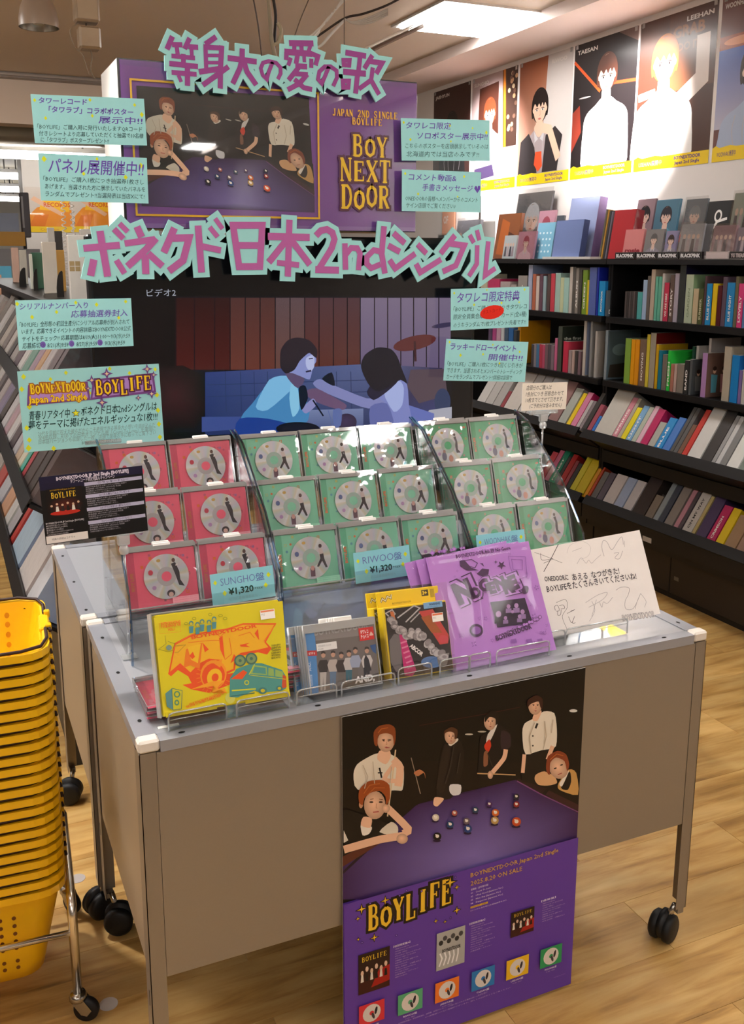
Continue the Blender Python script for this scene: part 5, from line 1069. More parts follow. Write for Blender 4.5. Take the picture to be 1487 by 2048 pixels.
m = MB('#ffffff').box((-.007, -.002, -.030), (w_+.0015, h_+.004, -.0275)); m.box((-.007, -.002, -.0275), (-.005, h_+.004, .0)); m.box((-.005, h_+.002, -.0275), (w_+.0015, h_+.004, .0)); m.build('clear_box', 'case_rim', t)
wire_rack('clear acrylic stand under the yellow album box', .032, .245, .026, .034, gap=(.100, .118))
# stack of pink discs behind the yellow box
for k in range(3):
    M = Matrix.Translation((.003+.001*k, .075-.002*k, .7595+.0105*k+.0)) @ Matrix.Rotation(math.radians(-2+k*1.5), 4, 'Z') @ Matrix.Translation((0, 0, .0103))
    o = dup(PROTO['pink'], None, 'red-pink disc case lying flat behind the yellow box, %s of the stack' % ('bottom', 'middle', 'top')[k], M); o['group'] = 'red-pink discs lying flat'
for k in range(4):
    M = Matrix.Translation((.185, .092, .7595+.0105*k)) @ Matrix.Rotation(math.radians(1-k), 4, 'Z') @ Matrix.Translation((0, 0, .0103))
    o = dup(PROTO['pink'], None, 'flat red-pink disc case between the yellow box and group-photo discs, %s' % ('lowest', 'second lowest', 'third lowest', 'top one')[k], M); o['group'] = 'red-pink discs lying flat'
# AND, : jewel cases with a group photograph
F = fit((622, 1391), (770, 1366), .040, tl=(607, 1262))
def az(x, y): return F.px(570+x/4.2486, 1190+y/4.2486)
def andp(P, w, h):
    P.tf = az; P.poly([(165, 265), (770, 185), (800, 760), (215, 850)], '#8a8482'); P.poly([(255, 390), (775, 330), (800, 755), (290, 815)], '#6f6764')
    P.poly([(430, 780), (560, 745), (800, 660), (800, 755), (430, 815)], '#4a4442')
    P.poly([(165, 268), (255, 258), (292, 835), (212, 850)], '#4a88c4'); P.poly([(175, 475), (275, 470), (278, 515), (182, 520)], '#c8282c')
    for x, y, sh, lg, c1, c2 in ((330, 500, 560, 810, '#241c1c', '#b8b0a8'), (413, 495, 555, 800, '#b8aca4', '#5a7490'), (483, 505, 560, 740, '#2c2020', '#6a625c'), (548, 490, 540, 740, '#c4bcb8', '#2c6474'), (602, 465, 520, 700, '#9ca4bc', '#6a625c'), (700, 462, 520, 690, '#d0c8c4', '#1c1c28')):
        P.poly([(x-28, sh+90), (x+28, sh+85), (x+22, lg-5), (x+4, lg), (x, sh+130), (x-6, lg), (x-24, lg)], c2); P.poly([(x-48, sh+40), (x-30, sh-5), (x+30, sh-10), (x+50, sh+35), (x+34, sh+95), (x-32, sh+98)], c1)
        P.ell(x, y+8, 19, 26, '#c0947c'); P.poly([(x-20, y+4), (x-18, y-18), (x, y-26), (x+18, y-16), (x+19, y+2), (x, y-6)], '#2c2420')
    P.poly([(675, 550), (690, 505), (715, 545), (740, 640), (680, 655)], '#1c1c28'); P.poly([(725, 430), (775, 415), (778, 500), (750, 480)], '#2c5a94')
    P.tf = None
    a, b = az(255, 345); P.text('BOYNEXTDOOR', a, b, .014, '#a8a4a4', w=.108, bold=.03, rot=.0)
    a, b = az(600, 750); P.text('AND,', a, b, .0115, '#f0ecec', w=.040, bold=.05, shear=.1)
    a, b = az(240, 585); P.text('AND,', a-.004, b-.012, .007, '#e8f0f8', w=.016, rot=math.pi/2); a, b = az(250, 760); P.text('初回限定盤', a-.002, b-.002, .004, '#dce8f4', w=.02, rot=math.pi/2)
    a, b = az(275, 480); P.rect(a, b, a+.040, b+.0135, '#eceae8'); P.text('初回生産限定 CD+DVD', a+.003, b+.007, .003, '#9a9a9a', w=.026); P.text('¥2,200', a+.003, b+.002, .003, '#9a9a9a', w=.01)
    a, b = az(640, 392); P.rect(a, b, a+.030, b+.0235, '#d8201c'); P.text('タワレコ', a+.003, b+.013, .006, '#ffffff', w=.016, bold=.04); P.text('チョイス', a+.003, b+.0045, .006, '#ffffff', w=.016, bold=.04); P.star(a+.0245, b+.010, .005, '#f4c8b8', 3, .6)
    a, b = az(205, 510); P.text('タワチョ', a, b, .004, '#f4f0e8', w=.012, bold=.03)
wa, ha = .142, .124
t0 = thing('group_album', 'front jewel case with a photo of six people in a row, between yellow goods', 'music disc', F.mat())
MB().box((0, 0, -CDT), (wa, ha, 0)).build('case', 'jewel_case', t0)
m = MB()
for lo, hi in (((0, ha-.014, -.0008), (wa, ha, .0004)), ((0, 0, -.0008), (wa, .002, .0003)), ((0, 0, -.0008), (.002, ha, .0003)), ((wa-.002, 0, -.0008), (wa, ha, .0003)), ((0, ha, -CDT), (wa, ha+.0007, 0)), ((-.0007, 0, -CDT), (0, ha, 0))): m.box(lo, hi)
m.build('case_rim', 'case_rim', t0); MB('#7c7876').box((.003, .002, -.008), (wa-.003, ha-.015, -.0045)).build('booklet', 'print', t0)
P = Pr(); andp(P, wa, ha); P.build('cover_print', 'print', t0, Matrix.Translation((0, 0, -.0044)))
MB('#4a88c4').box((-.0002, .006, -.009), (.0, ha-.014, -.001)).build('spine_strip', 'print', t0)
MB('#eae6e0').bbox((.062, ha-.002, -.0085), (.098, ha+.0085, -.003), .0015).build('security_tab', 'plastic', t0)
for k in range(1, 6):
    M = F.mat(-.0112*k) @ Matrix.Translation((-.0008*k-(.010 if k == 4 else 0), 0, 0)); o = dup(t0, None, ('jewel case right behind the front group-photo case', 'third jewel case back behind the front group-photo case', 'fourth jewel case back behind the front group-photo case', 'jewel case with blue spine sticking out left behind the group-photo case', 'rearmost jewel case behind the group-photo case')[k-1], M); o['group'] = 'group-photo discs in a row'
t0['group'] = 'group-photo discs in a row'
wire_rack('clear acrylic stand holding the row of group-photo jewel cases', .262, .455, .030, .030, gap=(.076, .086))
wire_rack('clear acrylic stand holding the yellow key ring boxes', .462, .615, .030, .036, gap=(.070, .088))
# yellow boxes with pouches (acrylic key ring kits)
def kb(x, y): return FK.px(570+x/4.2486, 1190+y/4.2486)
FK = fit((783, 1360), (905, 1340), .046, tl=(768, 1222))
wk = FK.w; hk = FK.px(763, 1218)[1]; hb = hk+.030
def keyr(P, w, h):
    P.rect(0, 0, w, h, '#2c2626')
    P.tf = kb
    P.line([(875, 190), (850, 165), (905, 135), (930, 170), (880, 240)], 10, '#c8c0bc'); P.line([(950, 205), (1090, 100), (1140, 120), (1020, 240)], 11, '#c8c4c4'); P.line([(1060, 240), (1150, 150)], 10, '#b8b4b4')
    P.poly([(885, 150), (915, 150), (935, 220), (905, 225)], '#d8783c'); P.poly([(1130, 150), (1250, 130), (1385, 350), (1380, 420), (1310, 430)], '#d84a44'); P.poly([(1150, 200), (1220, 180), (1330, 330), (1240, 330)], '#b8642c'); P.ell(1340, 385, 45, 35, '#e0505c')
    P.poly([(880, 400), (920, 340), (990, 350), (985, 640), (940, 665), (890, 580)], '#7c7474'); P.poly([(965, 345), (1010, 350), (1110, 650), (1075, 700), (1010, 690)], '#d82c7c')
    for k in range(6): P.line([(975+k*12, 420+k*42), (1030+k*10, 400+k*42)], 14, '#f08cb4')
    P.ell(1240, 580, 90, 50, '#5c84bc'); P.poly([(1280, 520), (1390, 500), (1370, 600), (1300, 620)], '#8c8888')
    import random as _r; r = _r.Random(4)
    for k in range(26):
        u = k/25; x = 900+u*450+r.uniform(-12, 12); y = 240+u*280+r.uniform(-28, 28)+30*math.sin(u*9); P.ell(x, y, 36, 28, ('#9c9494', '#b4acac', '#867e7e')[k % 3], 9, rot=u*3); P.ell(x, y, 20, 14, ('#b8b0b0', '#8c8484')[k % 2], 8)
    P.tf = None
    a, b = kb(1045, 430); P.text('ABCOR', a, b-.004, .008, '#e8e0dc', w=.032, rot=-.75, bold=.04)
    a, b = kb(1170, 128); P.rect(a, b, a+.041, b+.0115, '#7ca8d0'); P.text('WARNING', a+.012, b+.005, .0045, '#24405c', w=.024, bold=.03); P.text('CHOKING HAZARD 3+', a+.008, b+.0012, .0024, '#3c5c7c', w=.028)
    a, b = kb(1245, 240); P.rect(a, b, a+.024, b+.0165, '#f2ece4'); P.rect(a+.001, b+.012, a+.023, b+.0155, '#e0744c'); P.text('タワレコ', a+.002, b+.006, .003, '#4a4a4a', w=.006)
def key_box(lab, dz, dx):
    t = thing('keyring_box', lab, 'boxed goods', FK.mat(dz) @ Matrix.Translation((dx, 0, 0)), 'yellow key ring boxes')
    MB('#ecc81c').bbox((-.002, 0, -.030), (wk+.002, hk+.001, -.0), .001).build('body', 'print', t)
    MB('#ecc81c').bbox((-.002, hk, -.030), (wk+.002, hb, -.026), .001).build('header_flap', 'print', t)
    P = Pr(); keyr(P, wk, hk-.004); P.build('window_print', 'print', t, Matrix.Translation((.001, .002, .0002)))
    P = Pr(); P.rect(0, .0, wk, hb-hk-.002, '#ecc81c'); P.line([(.006, .010), (.010, .017), (.016, .012), (.021, .020), (.028, .016), (.030, .023)], .004, '#3c3420'); P.line([(.006, .010), (.010, .017), (.016, .012), (.021, .020), (.028, .016), (.030, .023)], .002, '#e8e0c0')
    P.rect(wk-.036, .012, wk-.021, .024, '#3c3420'); P.text('3+', wk-.034, .015, .007, '#ecc81c', w=.010, bold=.05); P.rect(wk-.017, .008, wk-.008, .024, '#b89a20'); P.text('BOYNEXTDOOR', .03, .0035, .0035, '#5c4c18', w=.04)
    P.build('flap_print', 'print', t, Matrix.Translation((0, hk+.001, -.0257)))
    MB().box((-.006, -.002, .0008), (wk+.008, hb+.006, .0012)).build('polybag', 'polybag', t)
    MB().box((-.006, -.002, -.0315), (wk+.008, hb+.006, -.031)).build('polybag_back', 'polybag', t)
    return t
key_box('yellow and black key ring box with a blue warning label, the front one', 0, 0)
key_box('yellow key ring box standing behind the front one, only its top visible', -.036, -.006)
# purple envelope album
FN = fit((905, 1344), (1112, 1299), .045, tl=(872, 1112), tr=(1058, 1092))
def ng(x, y): return FN.px(870+x/3.2326, 1060+y/3.2326)
wn = FN.w; hn = FN.px(872, 1112)[1]
def genre(P, w, h):
    LP, DK, MD = '#b27ac8', '#4a2c50', '#8c58a4'
    P.rect(0, 0, w, h, LP); P.tf = ng; r = random.Random(11)
    for k in range(70):
        x, y = r.uniform(60, 740), r.uniform(110, 740)
        if 150 < x < 540 and 190 < y < 460 or 340 < x < 620 and 450 < y < 700: continue
        xs_, ys_ = x, y
        if x > 590+(y-110)*.28 or x < 60+(y-110)*.16: continue
        s = r.uniform(8, 22); P.star(xs_, ys_, s, MD, r.choice((4, 5, 6)), .45, rot=r.random()*3); P.star(xs_, ys_, s*.72, LP, r.choice((4, 5)), .45, rot=r.random()*3)
    P.line([(470, 170), (580, 175), (590, 300), (520, 330), (480, 240), (470, 170)], 3, MD); P.line([(490, 190), (560, 195), (560, 260), (500, 255), (490, 190)], 3, MD)
    # dog-like doodle, star
    P.poly([(155, 200), (185, 195), (230, 245), (280, 262), (200, 262), (160, 235)], DK); P.line([(165, 205), (230, 190), (270, 215), (255, 245), (190, 230)], 4, DK); P.poly([(265, 285), (300, 250), (345, 255), (340, 290), (300, 300)], DK); P.line([(290, 215), (310, 235), (300, 215)], 5, DK)
    P.star(425, 228, 30, DK, 5, .4, rot=.3); P.star(388, 208, 14, DK, 4, .3)
    # bubbly logo
    def blob(pts, c, grow=0):
        for a, b, q in pts: P.ell(a, b, q+grow, q+grow, c, 14)
    seg = []
    for path, rad in (([(165, 320), (155, 380), (190, 430), (215, 480)], 24), ([(165, 320), (205, 320), (225, 420), (238, 450)], 20), ([(245, 340), (238, 420)], 17), ([(262, 345), (250, 385), (280, 405), (295, 370), (268, 345)], 12), ([(345, 330), (310, 345), (318, 395), (350, 400), (352, 370)], 14), ([(400, 315), (372, 335), (380, 385), (405, 385)], 13), ([(425, 390), (418, 310), (455, 370), (450, 290)], 12), ([(450, 290), (475, 300), (470, 350), (490, 400)], 13), ([(500, 280), (480, 300), (505, 340), (500, 385), (515, 380)], 14)):
        for i in range(len(path)-1):
            for u in (0, .33, .66): seg.append((path[i][0]+(path[i+1][0]-path[i][0])*u, path[i][1]+(path[i+1][1]-path[i][1])*u, rad))
        seg.append((path[-1][0], path[-1][1], rad))
    blob2 = lambda c, g: [P.ell(a, b, q*.66+g*.7, q*.66+g*.7, c, 14, up=False) for a, b, q in seg]
    P.tf = None
    LT_ = [('N', 150, 480, .040, .10), ('O', 232, 445, .020, -.05), ('G', 296, 408, .024, .1), ('E', 352, 412, .022, -.06), ('N', 398, 392, .024, .05), ('R', 446, 412, .027, -.08), ('E', 492, 390, .028, .06)]
    for bo, c in ((.19, DK), (.15, LP), (.07, DK)):
        P.up()
        for ch, x, y, hh, ro in LT_: a, b = ng(x, y); P.text(ch, a, b, hh, c, rot=ro+.12, bold=bo, up=False)
    P.tf = ng
    P.ell(578, 388, 22, 28, DK, rot=.3); P.ell(262, 650, 45, 42, DK, rot=.2); P.ell(262, 650, 30, 26, MD)
    # halftone group photo
    P.poly([(352, 468), (575, 440), (625, 600), (398, 632)], '#2e1c34')
    for x, y, s in ((405, 545, 26), (470, 495, 18), (520, 490, 20), (560, 530, 20), (450, 570, 16), (540, 560, 16), (495, 530, 14)): P.ell(x, y, s*.7, s*.8, '#a880b0', 10); P.poly([(x-s, y+s*.8), (x+s, y+s*.7), (x+s*1.1, y+s*2.2), (x-s, y+s*2.4)], ('#8c6c9c', '#241428')[int(x) % 2])
    seg = [(400+i*17, 695-i*8.2+(6 if i % 2 else 0), 11) for i in range(17)]; P.up(); blob2(DK, 7); P.up(); blob2(LP, 3)
    P.tf = None
    a, b = ng(132, 185); P.text('BOYNEXTDOOR 4th EP No Genre', a, b, .0075, DK, w=.128, bold=.02)
    a, b = ng(395, 720); P.text('BOYNEXTDOOR', a, b+.001, .010, DK, w=.086, bold=.04, rot=.20-.08)
    for x in (490, 590, 660): a, b = ng(x, 735); P.rect(a, b, a+.012, b+.008, MD)
def envelope(lab, dz, dx, rot):
    t = thing('envelope_album', lab, 'album', FN.mat(dz) @ Matrix.Translation((dx, 0, 0)) @ Matrix.Rotation(rot, 4, 'Z'), 'purple envelope albums')
    MB('#b27ac8').bbox((0, 0, -.005), (wn, hn, 0), .001).build('cover', 'print', t)
    P = Pr(); genre(P, wn, hn); P.build('cover_print', 'print', t, Matrix.Translation((0, 0, .0001)))
    n = 36; m = MB(); r = random.Random(int(dz*-1e4)); vs = []; fs = []
    for j in range(n+1):
        for i in range(n+1): vs.append((-.012+(wn+.016)*i/n, -.004+(hn+.012)*j/n, .003+.0022*math.exp(-((i/n-.30-.12*math.sin(2.2*j/n))*34)**2)+.0016*math.exp(-((i/n-.13+.05*j/n)*40)**2)+.0014*math.exp(-((j/n-.97)*30)**2)+.0010*math.exp(-((i/n-.93-.03*math.sin(9*j/n))*44)**2)))
    for j in range(n):
        for i in range(n): a = j*(n+1)+i; fs.append((a, a+1, a+n+2, a+n+1))
    m.add(vs, fs, smooth=True); m.build('polybag', 'envelope_film', t); return t
envelope('purple envelope album with dark bubble lettering, the front one', 0, 0, 0)
envelope('purple envelope album just behind the front one', -.012, -.012, .02)
envelope('purple envelope album at the back, leaning a little left', -.024, -.026, .05)
wire_rack('clear acrylic stand holding the purple envelope albums', .615, .80, .034, .034, gap=(.048, .062))
# signed board
FB = fit((1104, 1276), (1320, 1227), .075, tr=(1278, 1060))
def bd(x, y): return FB.px(870+x/3.2326, 1060+y/3.2326)
wb = FB.w; hb_ = FB.px(1278, 1060)[1]; FB.o -= FB.u*.042; wb += .042
def board(P, w, h):
    P.rect(0, 0, w, h, '#e9e3df'); P.tf = bd; K, G = '#3c3438', '#a8a2a4'
    for pts, wd_, c in (([(640, 145), (700, 165), (820, 213)], 2, K), ([(795, 92), (745, 190), (700, 270)], 4, K), ([(680, 150), (690, 195), (760, 185), (700, 215)], 2.5, K),
        ([(850, 150), (870, 100), (940, 72), (1000, 105), (990, 165), (940, 190)], 2, '#c4bebc'), ([(885, 138), (945, 115)], 2, G), ([(915, 220), (940, 180), (960, 200), (975, 215), (990, 195), (1010, 215), (1030, 195), (1070, 160)], 2.5, '#b4aeae'),
        ([(1090, 170), (1075, 110), (1085, 68), (1110, 80), (1140, 128), (1180, 70), (1205, 45), (1215, 95)], 3, G), ([(1155, 150), (1185, 148), (1160, 180), (1190, 185), (1210, 135)], 3, G), ([(1222, 70), (1222, 110)], 2, G),
        ([(775, 520), (770, 495), (790, 488), (800, 520), (780, 525)], 2.5, K), ([(800, 490), (825, 485), (835, 505), (810, 510)], 2.5, K), ([(790, 525), (790, 550), (808, 548), (812, 515)], 2.5, K), ([(780, 470), (840, 450), (852, 500), (820, 560), (850, 640)], 2, K), ([(850, 540), (900, 515), (875, 525)], 2.5, K), ([(860, 560), (880, 600), (900, 555), (885, 600), (905, 600)], 2.5, K),
        ([(970, 470), (1050, 420), (1110, 405), (1080, 450), (990, 500)], 2.5, G), ([(1010, 460), (1030, 520), (995, 590)], 2.5, G), ([(1040, 450), (1010, 560)], 2.5, G), ([(1060, 465), (1075, 500), (1085, 465), (1110, 475), (1145, 435)], 2.5, G),
        ([(1165, 390), (1200, 370), (1250, 375), (1245, 420), (1225, 460), (1230, 510), (1280, 505), (1325, 410), (1300, 470), (1290, 510)], 2.5, G), ([(1325, 410), (1360, 460), (1350, 500)], 2, G)):
        Q = []
        for i in range(len(pts)-1):
            p0 = pts[max(i-1, 0)]; p1 = pts[i]; p2 = pts[i+1]; p3 = pts[min(i+2, len(pts)-1)]
            for k in range(4):
                u = k/4; Q.append(tuple(.5*((2*p1[d])+(-p0[d]+p2[d])*u+(2*p0[d]-5*p1[d]+4*p2[d]-p3[d])*u*u+(-p0[d]+3*p1[d]-3*p2[d]+p3[d])*u**3) for d in (0, 1)))
        P.line(Q+[pts[-1]], wd_, c)
    P.tf = None; INK2 = '#37323a'
    def tx(s, x, y, hh, x2, y2, bold=.0, c=INK2):
        a, b = bd(x, y); a2, b2 = bd(x2, y2); P.text(s, a, b, hh, c, w=math.hypot(a2-a, b2-b), rot=math.atan2(b2-b, a2-a), bold=bold)
    tx('ONEDOORに', 707, 333, .0105, 860, 322, .012); tx('あえる', 886, 325, .012, 985, 314, .008); tx('なつがきた!', 1010, 310, .012, 1190, 280, .008)
    tx('BOYLIFEをたくさんきいてくださいね!', 722, 402, .0125, 1300, 315, .010)
    tx('BOYNEXTDOOR', 1210, 588, .0125, 1420, 560, .05, '#8c868a'); tx('BOYNEXTDOOR', 1212, 586, .0118, 1418, 559, .0, '#e0dad6')
t = thing('signed_board', 'white autograph board with pen signatures and handwriting at the right end of the wagon', 'board', FB.mat())
MB('#e4dcd4').bbox((0, 0, -.003), (wb, hb_, 0), .0006).build('board', 'card', t); P = Pr(); board(P, wb, hb_); P.build('handwriting', 'card', t, Matrix.Translation((0, 0, .0001)))
wire_rack('clear acrylic stand holding the autograph board', .80, 1.02, .066, .036, depth=.09, back=.10, gap=(.06, .062))
# price cards
def price(lab, px4, Y, name, pr, cut=None):
    def ex(P, w, h):
        P.text(name, w*.15, h*.60, h*.24, '#6c6fae', w=w*.55, bold=-.01); P.text('盤', w*.71, h*.60, h*.20, '#5c5fa8', w=w*.14)
        P.text(pr, w*.26, h*.28, h*.20, '#143c34', w=w*.40, bold=.03); P.text('+tax', w*.67, h*.32, h*.09, '#2c5c54', w=w*.14); P.text('初回応募抽選券封入', w*.26, h*.10, h*.08, '#8cb4bc', w=w*.45)
    t, F, w, h = card('price_card', lab, px4, Y, [], [(.07, .72, .004), (.92, .72, .0045), (.20, .35, .0045), (.86, .40, .0045)], base='#8fd0da', extra=ex, tilt=12, cat='price card')
    MB().box((-.004, -.006, .001), (w+.004, h*.40, .002)).build('holder', 'acrylic', t); return t
price('blue price card on the left rack of red-pink discs', ((417, 1150), (541, 1131), (551, 1192), (426, 1213)), .30, 'SUNGHO', '¥1,320')
price('blue price card on the middle rack of mint green discs', ((700, 1108), (812, 1090), (823, 1150), (712, 1168)), .30, 'RIWOO', '¥1,320')
price('blue price card on the right rack, partly behind the purple album', ((948, 1072), (1045, 1058), (1052, 1110), (956, 1124)), .30, 'WOONHAK', '¥1,320')

# ================================================================ SHOPPING BASKETS AND TROLLEY
YB = '#f4bd10'
MBK = Matrix.Translation((-.1205, .518, 0)) @ Matrix.Rotation(math.radians(-3.5), 4, 'Z')
def rrect(x0, y0, x1, y1, r, n=4):
    pts = []
    for cx_, cy_, a0 in ((x1-r, y1-r, 0), (x0+r, y1-r, 90), (x0+r, y0+r, 180), (x1-r, y0+r, 270)):
        for k in range(n+1): a = math.radians(a0+90*k/n); pts.append((cx_+r*math.cos(a), cy_+r*math.sin(a)))
    return pts
BW, BD, BH = .44, .315, .215     # along -x, depth, height
def basket_mesh():
    m = MB(YB); th = .003
    def ring(k, inset=0): # k 0 bottom .. 1 top
        ix = .045*(1-k)+inset; iy = .036*(1-k)+inset; return rrect(-BW+ix, -BD/2+iy, 0-ix, BD/2-iy, .045)
    zs = [0, .03, .10, .17, BH]
    R = [[(x, y, z) for x, y in ring(z/BH)] for z in zs]; n = len(R[0]); vs = sum(R, []); fs = []
    for i in range(len(zs)-1):
        for j in range(n): fs.append((i*n+j, i*n+(j+1) % n, (i+1)*n+(j+1) % n, (i+1)*n+j))
    fs.append(tuple(reversed(range(n)))); m.add(vs, fs, smooth=True)
    R = [[(x, y, z) for x, y in ring(z/BH, th)] for z in [.003]+zs[1:]]; vs = sum(R, []); fs = []
    for i in range(len(zs)-1):
        for j in range(n): fs.append((i*n+(j+1) % n, i*n+j, (i+1)*n+j, (i+1)*n+(j+1) % n))
    fs.append(tuple(range(n))); m.add(vs, fs, smooth=True)
    o, i_ = rrect(-BW-.009, -BD/2-.009, .009, BD/2+.009, .053), ring(1, th); vs = [(x, y, BH) for x, y in i_]+[(x, y, BH+.003) for x, y in o]+[(x, y, BH-.012) for x, y in o]+[(x, y, BH-.009) for x, y in ring(.95)]; fs = []
    for r in range(3):
        for j in range(n): fs.append((r*n+j, r*n+(j+1) % n, (r+1)*n+(j+1) % n, (r+1)*n+j)[::-1])
    m.add(vs, fs, smooth=False); return m
def holes(mb, col, side, rows, cols_, r=.0052):
    "round drain holes on one long wall; side=+1 inner back wall, -1 outer front wall"
    for (x, z) in [(c, q) for q in rows for c in cols_]:
        k = z/BH; iy = .036*(1-k); Y = (BD/2-iy-.0036) if side > 0 else (-BD/2+iy-.0006); ang = math.atan2(.036, BH)
        vs = [(x+r*math.cos(a), Y+(r*1.25*math.sin(a))*math.sin(ang)*(1 if side > 0 else -1), z+r*1.25*math.sin(a)) for a in [i*math.pi/5 for i in range(10)]]
        f = tuple(range(10)); mb.add(vs, [f], col)
def basket_handle():
    "black wire handle folded down on the rim"
    h = MB('#2a0f08'); z = BH+.0065
    for sy in (-1, 1):
        y = sy*(BD/2+.001); pts = [(.004, sy*.045, z), (.0045, sy*(BD/2-.06), z), (-.008, sy*(BD/2-.018), z), (-.045, y, z+.001), (-.10, y+sy*.001, z), (-.17, y-sy*.002, z-.002), (-.22, y-sy*.002, z-.008), (-.27, y-sy*.002, z-.002), (-.34, y+sy*.001, z), (-.395, y, z+.001), (-.432, sy*(BD/2-.018), z), (-.4445, sy*(BD/2-.06), z), (-.444, sy*.045, z)]
        h.tube(pts, .0034, 6); h.tube([(.004, sy*.040, z-.002), (.012, sy*.046, z-.001), (.013, sy*.052, z-.006)], .0036, 6)
    return h
bk = thing('shopping_basket', 'yellow plastic shopping basket, topmost of the stack on the trolley', 'basket', MBK @ Matrix.Translation((0, 0, .80-BH)), 'nested shopping baskets')
bo = basket_mesh().build('basket_body', 'plastic', bk); basket_handle().build('handle', 'rubber', bk)
m = MB(YB); m.bbox((-.008, -.040, BH-.006), (.013, .040, BH+.006), .003); m.bbox((.004, -.046, BH-.002), (.016, -.034, BH+.014), .002); m.bbox((.004, .034, BH-.002), (.016, .046, BH+.014), .002); m.build('handle_clip', 'plastic', bk)
hm_ = MB(); HC = [-.045-.026*k for k in range(15)]
holes(hm_, '#c88a10', 1, (.20-.012, .168, .146, .124), HC); holes(hm_, '#b87c10', 1, (.10, .078, .056), HC[:]); hm_.build('drain_hole', 'plastic', bk, kind='stuff')
NB = 23; dzb = (.80-.293)/(NB-1)
ORD_ = ['second', 'third', 'fourth', 'fifth', 'sixth', 'seventh', 'eighth', 'ninth', 'tenth', 'eleventh', 'twelfth', 'thirteenth', 'fourteenth', 'fifteenth', 'sixteenth', 'seventeenth', 'eighteenth', 'nineteenth', 'twentieth', 'twenty-first', 'twenty-second']
for k in range(1, NB-1):
    c = bk.copy(); COL.objects.link(c); c['label'] = 'yellow shopping basket, %s from the top of the nested stack' % ORD_[k-1]
    c.matrix_world = MBK @ Matrix.Translation((rr.uniform(-.001, .001), rr.uniform(-.0015, .0015), .80-BH-dzb*k)) @ Matrix.Rotation(rr.uniform(-.004, .004), 4, 'Z')
    for ch in list(bk.children):
        if ch.name.startswith('drain'): continue
        d = ch.copy(); COL.objects.link(d); d.parent = c
bb = bk.copy(); COL.objects.link(bb); bb['label'] = 'yellow shopping basket, lowest of the stack with its holes in view'; bb.matrix_world = MBK @ Matrix.Translation((0, 0, .80-BH-dzb*(NB-1)))
for ch in list(bk.children):
    if not ch.name.startswith('drain'): d = ch.copy(); COL.objects.link(d); d.parent = bb
hm_ = MB(); holes(hm_, '#6e3a10', -1, (.160, .140, .120, .100), HC[2:5]+HC[9:12], .0042); holes(hm_, '#7a4410', -1, (.100, .082, .048, .030), HC[2:13], .0042); hm_.build('drain_hole', 'plastic', bb, kind='stuff')
# trolley
tr = thing('basket_trolley', 'chrome basket trolley on black casters holding the yellow basket stack', 'trolley', Matrix.Identity(4))
CH = '#e4e0da'
def PB(x, y, z): return MBK @ Vector((x, y, z))
f0, f1 = PB(.014, -BD/2-.030, 0), PB(.014, BD/2+.02, 0); g0, g1 = PB(-.46, -BD/2-.030, 0), PB(-.46, BD/2+.02, 0)
for a, b in ((f0, f1), (g0, g1)):
    MB(CH).tube([(a.x, a.y, .055), (a.x, a.y, .24), (a.x+.001, a.y+.006, .262), (a.x+.002, a.y+.03, .27), (b.x, b.y-.03, .27), (b.x, b.y-.006, .262), (b.x, b.y, .24), (b.x, b.y, .055)], .0095, 12).build('side_frame', 'chrome', tr)
MB(CH).tube([(f0.x, f0.y, .205), (g0.x, g0.y, .205)], .0065, 10).build('cross_bar', 'chrome', tr); MB(CH).tube([(f1.x, f1.y, .205), (g1.x, g1.y, .205)], .0065, 10).build('cross_bar', 'chrome', tr)
def trolley_caster(p, ang):
    M = Matrix.Translation((p.x, p.y, 0)) @ Matrix.Rotation(math.radians(ang), 4, 'Z'); RX = Matrix.Rotation(math.pi/2, 4, 'X'); r = .026
    c = MB('#141012').lathe([(.001, -.009), (r*.9, -.009), (r, -.005), (r, .005), (r*.9, .009), (.001, .009)], 24, M=Matrix.Translation((.016, 0, r)) @ RX); o = c.build('caster', 'rubber', tr, M)
    m = MB('#a8a49c'); m.lathe([(.001, .066), (.015, .064), (.018, .057), (.018, .050), (.012, .046), (.001, .045)], 18)
    for sy in (-1, 1):
        y_ = sy*.0115; m.prism([(-.013, .052), (.014, .054), (.030, .030), (.020, .017), (.008, .020)], -y_-.001, -y_+.001, M=RX)
    m.build('fork', 'chrome', o)
trolley_caster(f0, -25); trolley_caster(f1, -60); trolley_caster(g0, 200); trolley_caster(g1, 160)
